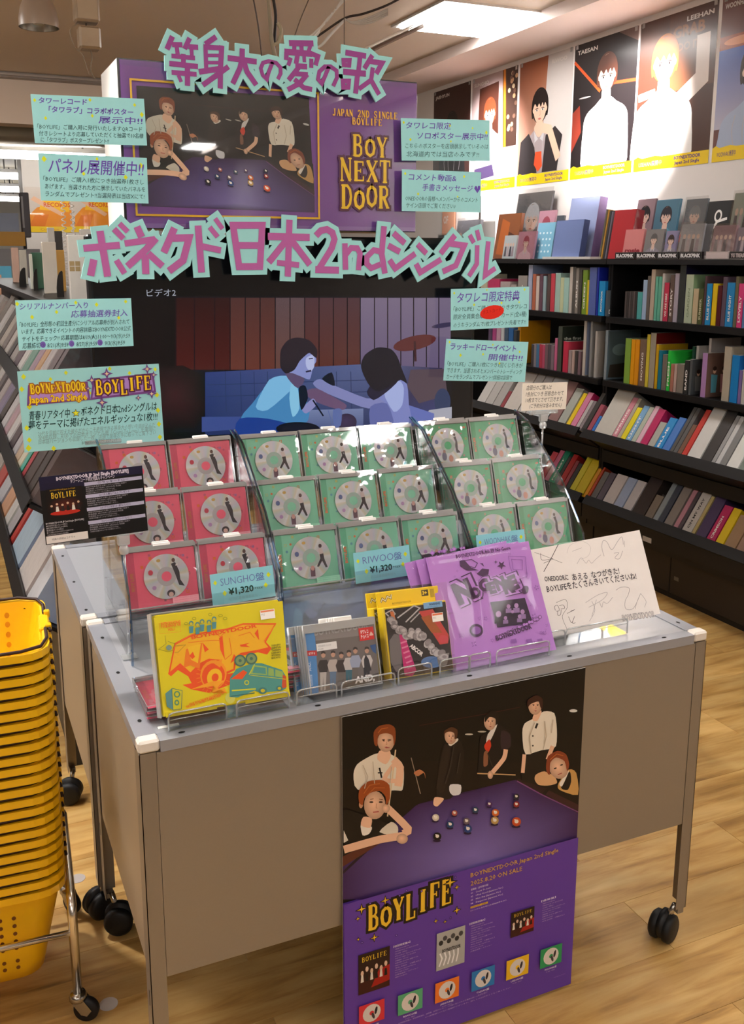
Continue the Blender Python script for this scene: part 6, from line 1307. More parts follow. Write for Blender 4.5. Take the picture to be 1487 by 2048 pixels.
# ================================================================ RIGHT WALL: POSTERS
XW = 3.019
def bust(P, w, h, cx, cy, s, hair, skin='#e2bca4', shirt='#e8e4e0', lean=0, bang=1):
    "head and shoulders; cx, cy = face centre, s = face half height"
    P.smooth = True
    P.poly([(cx-s*2.0, min(.02*h, cy-s*3)), (cx-s*2.15, cy-s*2.9), (cx-s*2.0, cy-s*2.2), (cx-s*1.65, cy-s*1.85), (cx-s*1.0, cy-s*1.55), (cx-s*.4, cy-s*1.2), (cx+s*.4, cy-s*1.2), (cx+s*1.0, cy-s*1.55), (cx+s*1.65, cy-s*1.85), (cx+s*2.0, cy-s*2.2), (cx+s*2.15, cy-s*2.9), (cx+s*2.0, min(.02*h, cy-s*3))], shirt)
    P.poly([(cx-s*.6, cy-s*1.35), (cx-s*.1, cy-s*1.9), (cx-s*.5, cy-s*2.1)], '#c8c4c8'); P.poly([(cx+s*.6, cy-s*1.35), (cx+s*.1, cy-s*1.9), (cx+s*.5, cy-s*2.1)], '#c8c4c8')
    for k in (-1.1, -.5, .4, 1.2): P.line([(cx+s*k, cy-s*1.9), (cx+s*(k*1.15), cy-s*2.6), (cx+s*k, cy-s*3.3)], s*.05, '#b8b2b8')
    P.poly([(cx-s*.35, cy-s*.6), (cx+s*.35, cy-s*.6), (cx+s*.42, cy-s*1.5), (cx, cy-s*1.8), (cx-s*.42, cy-s*1.5)], skin)
    P.ell(cx, cy+s*.22, s*.98, s*1.12, hair, 20); P.poly([(cx-s*.98, cy+s*.2), (cx-s*.9, cy-s*.55), (cx-s*.6, cy-s*.3), (cx-s*.6, cy+s*.3)], hair); P.poly([(cx+s*.98, cy+s*.2), (cx+s*.9, cy-s*.5), (cx+s*.6, cy-s*.3), (cx+s*.6, cy+s*.3)], hair)
    P.poly([(cx-s*.5, cy+s*.9), (cx-s*.2, cy+s*1.2), (cx+s*.1, cy+s*1.22), (cx-s*.2, cy+s*.95)], '#8a6450' if hair not in ('#120c0c', '#1a1212') else '#38302e')
    for sg in (-1, 1): P.ell(cx+sg*s*.72, cy-s*.02, s*.12, s*.2, skin, 8)
    P.poly([(cx-s*.70, cy+s*.5), (cx-s*.72, cy-s*.15), (cx-s*.52, cy-s*.62), (cx-s*.15, cy-s*.95), (cx+s*.15, cy-s*.95), (cx+s*.52, cy-s*.62), (cx+s*.72, cy-s*.15), (cx+s*.70, cy+s*.5)], skin)
    P.poly([(cx-s*.86, cy+s*.0), (cx-s*.8, cy+s*.8), (cx, cy+s*1.2), (cx+s*.8, cy+s*.8), (cx+s*.86, cy+s*.0), (cx+s*.62, cy+s*.35), (cx+s*.45, cy+s*.12), (cx+s*.3, cy+s*.38), (cx+s*.1, cy+s*.1), (cx-s*.1, cy+s*.36), (cx-s*.32, cy+s*.12), (cx-s*.6, cy+s*.38)], hair)
    for sg in (-1, 1):
        P.ell(cx+sg*s*.34, cy-s*.06, s*.15, s*.065, '#f4ece8', 10); P.ell(cx+sg*s*.34, cy-s*.06, s*.075, s*.07, '#2a1a18', 8); P.line([(cx+sg*s*.18, cy+s*.02), (cx+sg*s*.34, cy+s*.06), (cx+sg*s*.52, cy+s*.01)], s*.05, '#3a2620')
    P.line([(cx+s*.02, cy-s*.1), (cx+s*.06, cy-s*.38), (cx-s*.06, cy-s*.40)], s*.045, '#c89880'); P.poly([(cx-s*.2, cy-s*.62), (cx-s*.06, cy-s*.57), (cx+s*.06, cy-s*.57), (cx+s*.2, cy-s*.62), (cx, cy-s*.70)], '#c06a64'); P.smooth = False
def wposter(name_, px0, px1, lab, bgf, fig):
    Y0 = yat(px0, XW, 2.3); Y1 = yat(px1, XW, 2.3); w = Y0-Y1; zb, zt = 1.972, 2.672; h = zt-zb
    F = Fr((XW, Y0, zb), (0, -1, 0), (0, 0, 1)); t = thing('solo_poster', lab, 'poster', F.mat(), 'solo posters along the top of the right wall')
    MB('#e8e4e0').box((0, 0, -.001), (w, h, 0)).build('sheet', 'card', t); P = Pr(); P.rect(0, 0, w, h, '#2a1c18'); bgf(P, w, h); fig(P, w, h)
    P.rect(0, 0, w, .085*h, '#f0cc10'); P.poly([(0, .085*h), (.06*w, .10*h), (.12*w, .085*h), (.3*w, .095*h), (.4*w, .085*h)], '#f0cc10')
    P.text(name_+'展開中', .08*w, .03*h, .028*h, '#5a3a7a', w=.32*w, bold=.03); P.text('BOYNEXTDOOR', .56*w, .05*h, .022*h, '#5a3a7a', w=.34*w, bold=.04); P.text('Japan 2nd Single', .57*w, .018*h, .022*h, '#5a3a7a', w=.32*w, bold=.03)
    n = len(name_); P.text(name_, .05*w if fig.side < 0 else .62*w, .925*h, .03*h, '#d8d0c8', w=.055*w*n, bold=.03)
    P.build('print', 'satin_print', t)
    for cx_, cy_ in ((.01, h-.01), (w-.03, h-.01)): MB('#ffffff').box((cx_, cy_-.012, .0002), (cx_+.02, cy_+.012, .0012)).build('tape', 'acrylic_rim', t)
def fg(f, side): f.side = side; return f
def rest(P, w, h): pass
wposter('JAEHYUN', 866, 939, 'dark solo poster partly behind the teal cards, farthest on the right wall', lambda P, w, h: P.rect(0, 0, w, h, '#3a1e1a'), fg(lambda P, w, h: bust(P, w, h, .52*w, .62*h, .12*h, '#120c0c', '#d8b0a0', '#181418'), -1))
def b2(P, w, h): P.rect(0, 0, w, h, '#b09a98'); P.poly([(.72*w, .35*h), (w, .35*h), (w, h), (.68*w, h)], '#3a2218'); P.line([(.76*w, .35*h), (.72*w, h)], .05*w, '#d8801c'); r = random.Random(2); [P.ell(r.uniform(.8, .98)*w, r.uniform(.4, .95)*h, .03*w, .02*h, r.choice(['#c89a70', '#705040', '#e0c8a0']), 8) for _ in range(18)]
wposter('SUNGHO', 942, 1032, 'solo poster of a brown-haired person in a white shirt, second from the far end', b2, fg(lambda P, w, h: (P.poly([(.18*w, .9*h), (.6*w, .92*h), (.62*w, .3*h), (.15*w, .5*h)], '#4a2418'), bust(P, w, h, .42*w, .66*h, .11*h, '#7a3c20', '#ecc8b0', '#eeeae8'), P.poly([(.1*w, .2*h), (.5*w, .22*h), (.55*w, .12*h), (.05*w, .09*h)], '#4c3c64')), -1))
def b3(P, w, h): P.rect(0, 0, w, h, '#c8c0bc'); P.grad([(0, 0), (.45*w, 0), (.55*w, h), (0, h)], ['#b89888', '#c8b0a4', '#9a5028', '#8a4424'])
def f3(P, w, h):
    bust(P, w, h, .42*w, .60*h, .125*h, '#1a1212', '#e6bca4', '#a89a9c'); P.poly([(.02*w, .09*h), (.06*w, .36*h), (.22*w, .42*h), (.34*w, .30*h), (.40*w, .09*h)], '#2c2628'); P.poly([(.5*w, .09*h), (.55*w, .38*h), (.72*w, .44*h), (.86*w, .36*h), (.78*w, .09*h)], '#2c2628')
    P.poly([(.36*w, .26*h), (.48*w, .26*h), (.50*w, .14*h), (.42*w, .10*h), (.34*w, .16*h)], '#e0542c'); P.line([(.45*w, .45*h), (.62*w, .42*h), (.80*w, .18*h)], .10*w, '#e6bca4'); P.ell(.42*w, .45*h, .10*w, .045*h, '#e6bca4')
wposter('RIWOO', 1036, 1141, 'solo poster of a dark-haired person in a vest resting chin on hand', b3, fg(f3, 1))
def b4(P, w, h): P.rect(0, 0, w, h, '#181012'); P.line([(0, .88*h), (.45*w, .62*h)], .03*w, '#e0541c'); P.line([(.6*w, .66*h), (w, .64*h)], .03*w, '#b84018'); P.poly([(.7*w, h), (w, h), (w, .9*h)], '#6a5048'); P.ell(.2*w, .6*h, .1*w, .006*h, '#c8c0c0'); P.poly([(0, .5*h), (.12*w, .55*h), (.16*w, .35*h), (0, .2*h)], '#8a3020')
wposter('TAESAN', 1144, 1269, 'brightly lit solo poster with an orange cue line and white shirt', b4, fg(lambda P, w, h: bust(P, w, h, .55*w, .72*h, .125*h, '#5a3020', '#f0d0bc', '#f4f0ee'), -1))
def b5(P, w, h): P.rect(0, 0, w, h, '#4a2a1c'); P.grad([(.4*w, .5*h), (w, .5*h), (w, h), (.4*w, h)], ['#7a4828', '#5a3420', '#38201a', '#502c18']); P.text('GRAB', .45*w, .84*h, .07*h, '#8a5424', w=.4*w, bold=.04); P.text('DO IT', .52*w, .75*h, .05*h, '#7a4820', w=.28*w, bold=.04)
def f5(P, w, h): P.line([(.55*w, .42*h), (.85*w, .55*h), (.84*w, .82*h)], .16*w, '#d8cac0'); bust(P, w, h, .36*w, .70*h, .14*h, '#a86428', '#f2d4c0', '#f2eeea'); P.line([(.02*w, .5*h), (.25*w, .52*h)], .07*w, '#f0d2c0')
wposter('LEEHAN', 1273, 1426, 'brightest solo poster with a light-brown-haired person and an arm raised', b5, fg(f5, 1))
def b6(P, w, h): P.rect(0, 0, w, h, '#6a4038'); P.grad([(0, .2*h), (w, .2*h), (w, .66*h), (0, .7*h)], ['#b8b4c4', '#b0a8b8', '#2c4ca4', '#2c58b4']); P.rect(0, .68*h, w, .76*h, '#a04818'); P.ell(.35*w, .72*h, .28*w, .025*h, '#e0905c')
wposter('WOONHAK', 1433, 1560, 'solo poster with blue background, cut by the right frame edge', b6, fg(lambda P, w, h: bust(P, w, h, .62*w, .52*h, .13*h, '#3a2620', '#e8c4b0', '#a8b4cc'), -1))
# peach panel and small signs near the far end of the wall display
t = MB('#e8a888').box((3.0, 4.45, 1.70), (3.012, 4.62, 2.02)).build('peach_panel', 'print', label='peach coloured panel just right of the purple header', cat='panel'); P = Pr(); P.text('OF', 0, 0, .05, '#f4dcd0', w=.07, bold=.05); P.build('letters', 'print', t, Matrix.Translation((2.999, 4.60, 1.78)) @ Matrix(((0, 0, -1, 0), (-1, 0, 0, 0), (0, 1, 0, 0), (0, 0, 0, 1))))
P0 = onX(945, 420, 2.9); MB('#2c2620').box((2.9, P0.y-.09, 1.775), (2.906, P0.y+.10, 1.925)).build('framed_note', 'plastic', label='small white note in a dark frame under the far posters', cat='notice'); 
MB('#ece8e4').box((2.896, P0.y-.082, 1.782), (2.899, P0.y+.092, 1.918)).build('note_paper', 'card', bpy.data.objects['framed_note'])

# ================================================================ RIGHT WALL: SHELF UNITS
LEAN = math.radians(33)
def shelf_unit(y0, y1, lab):
    t = thing('media_shelf', lab, 'shelf', (0, 0, 0)); BK = '#121012'
    MB(BK).box((3.0, y0, 0), (3.018, y1, 1.52)).build('back_panel', 'paint_black', t)
    MB(BK).box((2.745, y0, .28), (3.0, y0+.015, 1.515)).build('upright', 'paint_black', t); MB(BK).box((2.745, y1-.015, .28), (3.0, y1, 1.515)).build('upright', 'paint_black', t)
    for z in (1.265, .955): MB(BK).box((2.715, y0+.0155, z-.03), (3.0, y1-.0155, z-.001)).build('shelf', 'paint_black', t)
    MB('#1c1a1c').box((2.715, y0, 1.516), (3.0, y1, 1.539)).build('counter_top', 'paint_black', t)
    for X, z in ((2.62, .700), (2.655, .358)):
        c, s = math.cos(LEAN), math.sin(LEAN); m = MB(BK)
        for k in range(2):
            yy0, yy1 = (y0+.016, y1-.016); q = lambda a, b: (X+a*c+b*s, z-a*s+b*c)
            A = [q(-.012, -.003), q(.16, -.003), q(.16, -.014), q(-.012, -.014)] if k == 0 else [q(-.014, -.035), q(-.014, .012), q(-.006, .012), q(-.006, -.035)]
            m.add([(a, yy0, b) for a, b in A]+[(a, yy1, b) for a, b in A], [(0, 1, 2, 3), (7, 6, 5, 4), (0, 4, 5, 1), (1, 5, 6, 2), (2, 6, 7, 3), (3, 7, 4, 0)])
        m.box((X+.12, y0+.016, z-.16), (3.0, y1-.016, z-.10)) if z > .6 else m.box((2.675, y0+.001, z-.14), (3.0, y1-.001, z-.085))
        if z < .6: m.box((X-.016, y0+.001, z-.10), (X+.03, y1-.001, z-.03))
        m.build('slanted_tray', 'paint_black', t)
    n = round((y1-y0)/.62)
    for k in range(n):
        a = y0+(y1-y0)*k/n; b = y0+(y1-y0)*(k+1)/n
        d = MB('#241c18').bbox((2.72, a+.002, .03), (2.735, b-.002, .25), .002).build('cabinet_door', 'paint_black', t)
        MB('#6a6660').box((2.7185, b-.06, .10), (2.7195, b-.03, .118)).build('lock_plate', 'steel_paint', d)
    MB('#181412').box((2.735, y0, 0), (3.0, y1, .25)).build('base_cabinet', 'paint_black', t)
    return t
shelf_unit(2.405, 4.7, 'black wall shelving of the far half with rows of albums')
shelf_unit(.10, 2.40, 'black wall shelving of the near half with rows of albums')
MB('#b8b0a8').box((2.637, 1.87, .262), (2.639, 1.93, .285)).build('shelf_label', 'card', label='small pale label on the black lip of the lowest right shelf', cat='label')

allab = {}
def uniq(l, alts):
    for a in ['']+alts:
        k = l+a
        if k not in allab: allab[k] = 1; return k
    return l
def album(M, w, h, d, spine, cover, lab, kind='album', cat='album', group=None, title=None, tcol='#f0ece8', pages=True, coverprint=None, mat='wrapped', name='photobook'):
    "standing album: local x = thickness, y = height, z = towards viewer; spine at z = 0, depth d behind"
    w = max(w-.0012, .002); pg = '#e4e0d8' if pages and w > .009 else spine
    m = MB(spine); m.box((0, 0, -d), (w, h, 0), fcols=[spine, spine, pg, cover, cover, pg]) if False else m.add([(0, 0, -d), (w, 0, -d), (w, h, -d), (0, h, -d), (0, 0, 0), (w, 0, 0), (w, h, 0), (0, h, 0)], CUBE_F, fcols=[pg, spine, pg, cover, pg, cover])
    o = m.build(name, mat, None, M, label=lab, cat=cat, group=group)
    if title or coverprint:
        P = Pr()
        if title: P.text(title, w*.5+min(w*.7, .012)*.36, h*.12, min(w*.62, .012), tcol, w=h*.6, rot=math.pi/2, bold=.03)
        if title: P.build('spine_title', 'print', o, Matrix.Translation((0, 0, .0004)))
        if coverprint:
            P = Pr(); coverprint(P, d, h); P.build('cover_print', 'print', o, Matrix.Translation((w+.0004, 0, 0)) @ Matrix(((0, 0, 1, 0), (0, 1, 0, 0), (-1, 0, 0, 0), (0, 0, 0, 1))))
    return o
CN = dict(p='pink', r='red', w='white', g='grey', b='blue', y='yellow', n='green', k='black', t='teal', o='orange', v='violet', u='brown', l='lilac', c='cream', d='dark blue', m='maroon', q='aqua', s='silver', e='olive')
def parse(S): 
    out = []
    for ln in S.strip().split('\n'):
        a = ln.split()
        if a: out.append(a)
    return out
VERT = Matrix(((0, 0, -1, 0), (-1, 0, 0, 0), (0, 1, 0, 0), (0, 0, 0, 1)))   # local x->-Y, y->Z, z->-X
def row_up(S, X, z, rowname, group):
    L = parse(S); prev_end = None
    for i, a in enumerate(L):
        x0, x1, yt, col, cn = float(a[0]), float(a[1]), float(a[2]), a[3], CN[a[4]]; opt = dict(o.split('=') for o in a[5:])
        back = float(opt.get('x', 0)); XX = X+back
        Y0, Y1 = yat(x0, XX, z), yat(x1, XX, z)
        if prev_end is not None and Y0 > prev_end-.0006 and not back: Y0 = prev_end-.0006
        if Y0-Y1 < .004: Y1 = Y0-.004
        if not back: prev_end = Y1
        h = (onX(x0, yt, XX)).z-z; d = float(opt.get('d', .17 if h > .2 else .14)); d = min(d, 2.995-XX)
        pv = CN[L[i-1][4]] if i else None; nx = CN[L[i+1][4]] if i+1 < len(L) else None
        sz = 'tall ' if h > .24 else ('low ' if h < .16 else ''); th = 'thin ' if Y0-Y1 < .012 else ('thick ' if Y0-Y1 > .03 else '')
        lab = opt.get('L', '').replace('_', ' ') or f"{sz}{th}{cn} album on the {rowname}, " + (f"between {pv} and {nx} ones" if pv and nx else (f"beside the {nx or pv} one at the row end"))
        lab = uniq(lab, [', nearer the camera', ', in the middle', ', nearest the camera', ', far end'])
        M = Matrix.Translation((XX, Y0, z+.0005)) @ VERT
        album(M, Y0-Y1, h, d, '#'+col, '#'+opt.get('c', col), lab, group=group, title=opt.get('t', '').replace('_', ' ') or None, tcol='#'+opt.get('tc', 'f0ece8'), coverprint=CP.get(opt.get('cp')))
CP = {}
def cp_fig(bg, c1, c2, c3):
    def f(P, d, h):
        P.rect(.004, .004, d-.004, h-.004, bg); r = random.Random(hash(c1) % 99 if False else len(bg)+int(c1[1:3], 16))
        for k in range(3):
            x = d*(.22+.26*k); P.poly([(x-.014, h*.1), (x+.014, h*.1), (x+.018, h*.5), (x-.018, h*.52)], (c1, c2, c3)[k]); P.ell(x, h*.6, .009, .013, '#d8b098', 10); P.ell(x, h*.65, .011, .010, '#2c1c18', 10)
    return f
CP['fig'] = cp_fig('#685048', '#58a0b8', '#d89aa0', '#4a3a38'); CP['sky'] = cp_fig('#8c9cc0', '#5a3a38', '#8c98b8', '#c84a50'); CP['bw'] = cp_fig('#44484c', '#707478', '#282a2c', '#8a8c90')
CP['the'] = lambda P, d, h: (P.text('the first', .012, h*.70, .016, '#d8e0d4', w=d*.55, bold=.03), P.text('of', .012, h*.56, .016, '#d8e0d4', w=.02, bold=.03))
CP['days'] = lambda P, d, h: P.text('DAYS', .01, h*.1, .02, '#f0f0f0', w=.05, bold=.05)
CP['pic'] = lambda P, d, h: (P.rect(.006, .006, d-.006, h-.006, '#54646c'), P.ell(d*.4, h*.6, d*.25, h*.12, '#7c949c'), P.poly([(.01, .01), (d-.01, .01), (d-.02, h*.35), (.02, h*.3)], '#3c3430'))
row_up('''
960 972 548 c8c0a8 c
974 997 557 c83a6a p
999 1018 563 b8a8a8 l
1020 1031 569 a89c98 g
1034 1052 551 9a9490 g t=PHOTO
1054 1062 530 a8b0cc b c=8c9cc0 cp=sky d=.2 L=tall_pale_blue_album_with_small_figures_on_its_cover,_second_shelf
1063 1069 548 b86a50 o
1070 1076 552 d8c8c0 c
1077 1083 549 6a4a5a v
1084 1090 552 9ab0b8 q
1092 1098 549 584848 u
1099 1107 547 d04858 r
1108 1118 546 a8c8c0 q
1118 1125 555 c8d0a8 n
1125 1135 555 a8d0c8 q
1136 1142 534 c8c0b8 w
1142 1148 534 585450 k
1148 1154 536 908880 g t=ALBUM
1154 1160 540 484440 k
1162 1171 540 7a9a30 n t=GREEN
1171 1175 560 d8c020 y
1175 1189 535 5c6cae b
1190 1194 535 2030a0 d c=1828a0 d=.24
1195 1207 562 1890d0 b c=1880c4 t=PHOTOBOOK
1209 1213 581 505860 g c=5c666e cp=days d=.14 L=low_grey_disc_case_with_white_DAYS_lettering_on_second_shelf
1247 1251 583 504848 k
1251 1255 583 3c3636 k
1255 1259 583 585050 g
1259 1263 583 443e3e k
1263 1267 583 5c5454 g
1267 1271 583 3c3838 k
1272 1281 584 58b0b0 t
1282 1290 560 a8c0e0 b
1290 1296 552 6a6460 g
1297 1305 539 c0b0a0 c c=a89888
1306 1311 553 70c0a8 t c=60b8a0
1312 1318 553 68b8a0 t
1319 1323 547 d0ccc8 w
1324 1334 565 c83858 r t=WE_ARE_HERE c=201818
1335 1343 550 6a5850 u t=STORY
1344 1352 547 b0a8b8 l
1353 1365 525 383c3c k c=1c1a3c d=.24
1366 1381 549 b8c8b0 n c=88a880 d=.2 t=GARDEN tc=8a9a80
1382 1392 577 c8b898 c
1393 1402 577 505830 e t=SUMMER tc=c8c8a8
1403 1407 552 584048 m
1408 1419 567 2090d0 b t=BLUE_DAY c=381c1c
1420 1429 567 e8c818 y
1430 1438 571 581820 m
1439 1447 554 605060 v
1448 1463 565 2888c8 b t=BLUE_NIGHT
1464 1470 553 6c6850 e
1471 1481 567 d84080 p t=LOVELY
1482 1489 600 5878a8 b
1490 1500 560 a89888 c
1501 1512 566 483848 v
''', 2.728, 1.265, 'second shelf', 'albums on the second right shelf')
row_up('''
975 982 650 5a4a68 v
983 990 648 b04888 p
991 999 650 c8a0b8 p
1000 1006 648 c8ccd0 w
1007 1014 652 486078 b
1015 1024 655 2c68a8 b
1025 1031 660 384048 k
1033 1039 641 d89818 y c=d89818 d=.2 L=wide_yellow_cover_standing_on_third_shelf_behind_small_spines x=.02
1061 1066 688 403c40 k
1066 1071 687 888088 g
1071 1077 688 4878a0 b
1077 1083 688 b83850 r
1083 1088 689 c05070 p
1088 1094 688 786068 u
1094 1100 688 585058 g
1100 1106 690 80707c v
1107 1112 676 c86890 p
1113 1121 652 4a5048 n c=303830 cp=the d=.2 L=dark_green_album_with_pale_lettering_on_cover,_third_shelf
1124 1134 682 c83050 r c=c03850
1135 1141 700 a89898 g
1142 1147 701 c0a8a0 c
1148 1153 701 484444 k
1154 1159 702 806870 u
1163 1168 639 c8c0b8 w c=b0a8a0 cp=sky d=.2
1176 1180 640 909090 g
1186 1190 662 b8b4b0 w
1206 1211 660 8c98a0 g c=607080 cp=pic d=.2 L=grey-blue_picture_cover_in_clear_wrap_on_the_third_shelf
1246 1257 676 88b048 n
1258 1265 678 f0a818 o
1266 1274 678 e89c18 o
1275 1287 678 806858 u t=MOVING tc=f4f0ec
1288 1294 668 d8c840 y
1295 1306 665 a8a090 g c=701818
1307 1312 688 d0a818 y c=c8a020
1313 1320 700 187890 t
1321 1330 708 787068 g
1331 1337 700 30c848 n t=FRESH
1338 1344 727 b07868 o
1345 1350 727 c0a8a0 p
1351 1364 727 888078 g
1365 1374 720 303030 k t=BAND
1375 1380 718 585c60 g c=44484c cp=bw d=.17 L=grey_cover_with_small_standing_figures_on_third_shelf
1378 1383 692 205040 n x=.06 
1386 1391 691 d0ccc8 w c=c0bcb8 x=.06
1399 1409 705 b088c0 v c=685048 cp=fig d=.2
1410 1415 676 d4ccc8 w x=.09
1441 1455 692 b0a898 c
1457 1472 709 1880c8 b c=1c64b0
1473 1479 740 7868a0 v
1480 1487 738 c0bcb8 w
1488 1498 720 405868 b
''', 2.728, .955, 'third shelf', 'albums on the third right shelf')
def row_lean(S, X, z, rowname, group, sgn=1, side='right', yfun=None):
    c, s = math.cos(LEAN), math.sin(LEAN); L = parse(S); prev = None
    for i, a in enumerate(L):
        x0, x1, ln, col, cn = float(a[0]), float(a[1]), float(a[2]), a[3], CN[a[4]]; opt = dict(o.split('=') for o in a[5:])
        if yfun: Y0, Y1 = x0, x1
        else: Y0, Y1 = yat(x0, X, z), yat(x1, X, z)
        if prev is not None and Y0 > prev-.0006: Y0 = prev-.0006
        if Y0-Y1 < .004: Y1 = Y0-.004
        prev = Y1; d = float(opt.get('d', .14)); u = Vector((0, -1, 0)); v = Vector((s, 0, c)); n = u.cross(v)
        M = Matrix((u, v, n)).transposed().to_4x4(); M.translation = Vector((X, Y0, z))
        pv = CN[L[i-1][4]] if i else None; nx = CN[L[i+1][4]] if i+1 < len(L) else None
        sz = 'long ' if ln > .24 else ('short ' if ln < .17 else ''); th = 'thin ' if Y0-Y1 < .012 else ('thick ' if Y0-Y1 > .03 else '')
        lab = opt.get('L', '').replace('_', ' ') or f"{sz}{th}{cn} album leaning on the {rowname}, " + (f"between {pv} and {nx} ones" if pv and nx else f"beside the {nx or pv} one")
        lab = uniq(lab, [', nearer the camera', ', in the middle', ', nearest the camera', ', far end'])
        album(M, Y0-Y1, ln, d, '#'+col, '#'+opt.get('c', col), lab, group=group, title=opt.get('t', '').replace('_', ' ') or None, tcol='#'+opt.get('tc', 'f0ece8'), coverprint=CP.get(opt.get('cp')), pages='np' not in opt)
CP['es'] = lambda P, d, h: P.text('es', d*.3, h*.45, .05, '#5c88b8', w=.07, bold=.04)
CP['coil'] = lambda P, d, h: [P.ell(d*.96, h*(.1+.8*k/14), .004, .003, '#6a6660', 8) for k in range(15)]
CP['bomb'] = lambda P, d, h: P.text('bomb', d*.14, h*.80, .026, '#2c2810', w=.085, bold=.05)
CP['grid'] = lambda P, d, h: [P.line([(d*.15, h*(.1+.12*k)), (d*.9, h*(.1+.12*k))], .003, '#a8a8a8') for k in range(7)] + [P.line([(d*(.15+.25*k), h*.1), (d*(.15+.25*k), h*.82)], .003, '#a8a8a8') for k in range(4)]
CP['face'] = lambda P, d, h: (P.ell(d*.7, h*.75, .03, .05, '#a08c88'), P.poly([(d*.3, .01), (d*.8, .01), (d*.6, h*.4)], '#a09088'), P.text('GOOD AS IT IS', d*.2, h*.5, .01, '#988c88', w=.07, bold=.03))
row_lean('''
951 966 .20 c4c0bc w
967 981 .20 b4b0ac s
982 996 .19 a8a4a0 g
997 1003 .12 904048 r
1004 1030 .26 c8c0b8 c c=c0b8b0 d=.16
1032 1046 .27 bcb8b4 w
1048 1062 .28 b8b4b4 s
1064 1090 .29 c0c4c8 w c=a8a8a8 cp=es d=.16 L=white_box_album_with_blue_letters_behind_the_small_rule_card
1092 1110 .25 8c6a68 u
1112 1126 .22 a0a49c g
1129 1136 .20 e0c020 y
1137 1147 .21 c87898 p c=c02860
1148 1154 .17 b0a8a8 g
1155 1160 .17 807478 g
1161 1168 .22 383838 k
1170 1178 .16 984858 m
1179 1184 .10 2068b8 b
1185 1219 .26 c0bcb4 w c=b8b4ac cp=coil d=.18 L=large_white_coil-bound_album_leaning_on_the_fourth_shelf
1220 1229 .23 d08898 p t=SPRING
1230 1236 .23 b0a898 c
1237 1246 .185 e0d020 y
1247 1257 .20 78a8d0 b t=LIGHT
1258 1266 .20 b0b8a8 n
1267 1275 .21 d8b0c0 p
1276 1289 .20 b82860 r c=a82458
1291 1303 .14 a8a8a0 s
1304 1318 .17 2888c8 b t=BLUE
1320 1333 .18 4878c0 b
1335 1341 .24 505050 k
1342 1349 .24 585858 g
1350 1358 .16 705040 u
1359 1368 .24 c03830 r
1370 1395 .26 cccac6 w c=b8b8b4
1397 1417 .26 383636 k c=1c1c1c cp=grid
1418 1425 .24 909090 g
1426 1434 .24 b8b8b8 s
1435 1446 .24 787878 g
1448 1470 .25 d0d0cc w
1472 1486 .22 788078 n
1488 1500 .25 504038 u
''', 2.62, .700, 'fourth shelf', 'albums leaning on the fourth right shelf')
row_lean('''
1062 1072 .15 c0c0c4 s
1074 1084 .18 c84858 r
1085 1093 .20 d07090 p
1094 1104 .22 208868 t t=FOREST
1105 1110 .18 404040 k
1111 1120 .20 b02828 r
1121 1127 .17 984048 m
1128 1135 .16 303030 k
1136 1146 .27 d4c830 y d=.05
1147 1163 .26 d8c020 y c=d0b81c cp=bomb d=.17 L=large_yellow_album_with_a_black_word_on_its_cover,_lowest_shelf
1165 1171 .18 e09818 o
1172 1176 .18 c04828 r
1178 1188 .16 706c6c g
1189 1200 .165 585060 v
1202 1222 .17 d0c8c8 w
1224 1240 .17 a8b8d8 b
1242 1258 .17 c8c4c8 w
1260 1284 .28 2c2020 k c=382c28 cp=face d=.18 L=large_black_album_with_a_pale_face_on_its_cover,_lowest_shelf
1286 1300 .13 807468 g
1302 1311 .26 909aa0 s
1312 1322 .24 384050 d
1324 1340 .22 8c8480 g
1343 1351 .26 c08898 p
1352 1358 .26 504850 k
1360 1378 .25 c8c4c0 w t=ON_MY_WAY tc=2c2828
1379 1385 .20 b8a870 y
1387 1407 .25 483860 v
1409 1425 .18 c02060 p t=CRIMSON
1427 1442 .18 e8c818 y
1444 1466 .16 a08060 u
1468 1488 .16 987868 u
1490 1502 .2 585050 g
''', 2.655, .358, 'lowest shelf', 'albums leaning on the lowest right shelf')
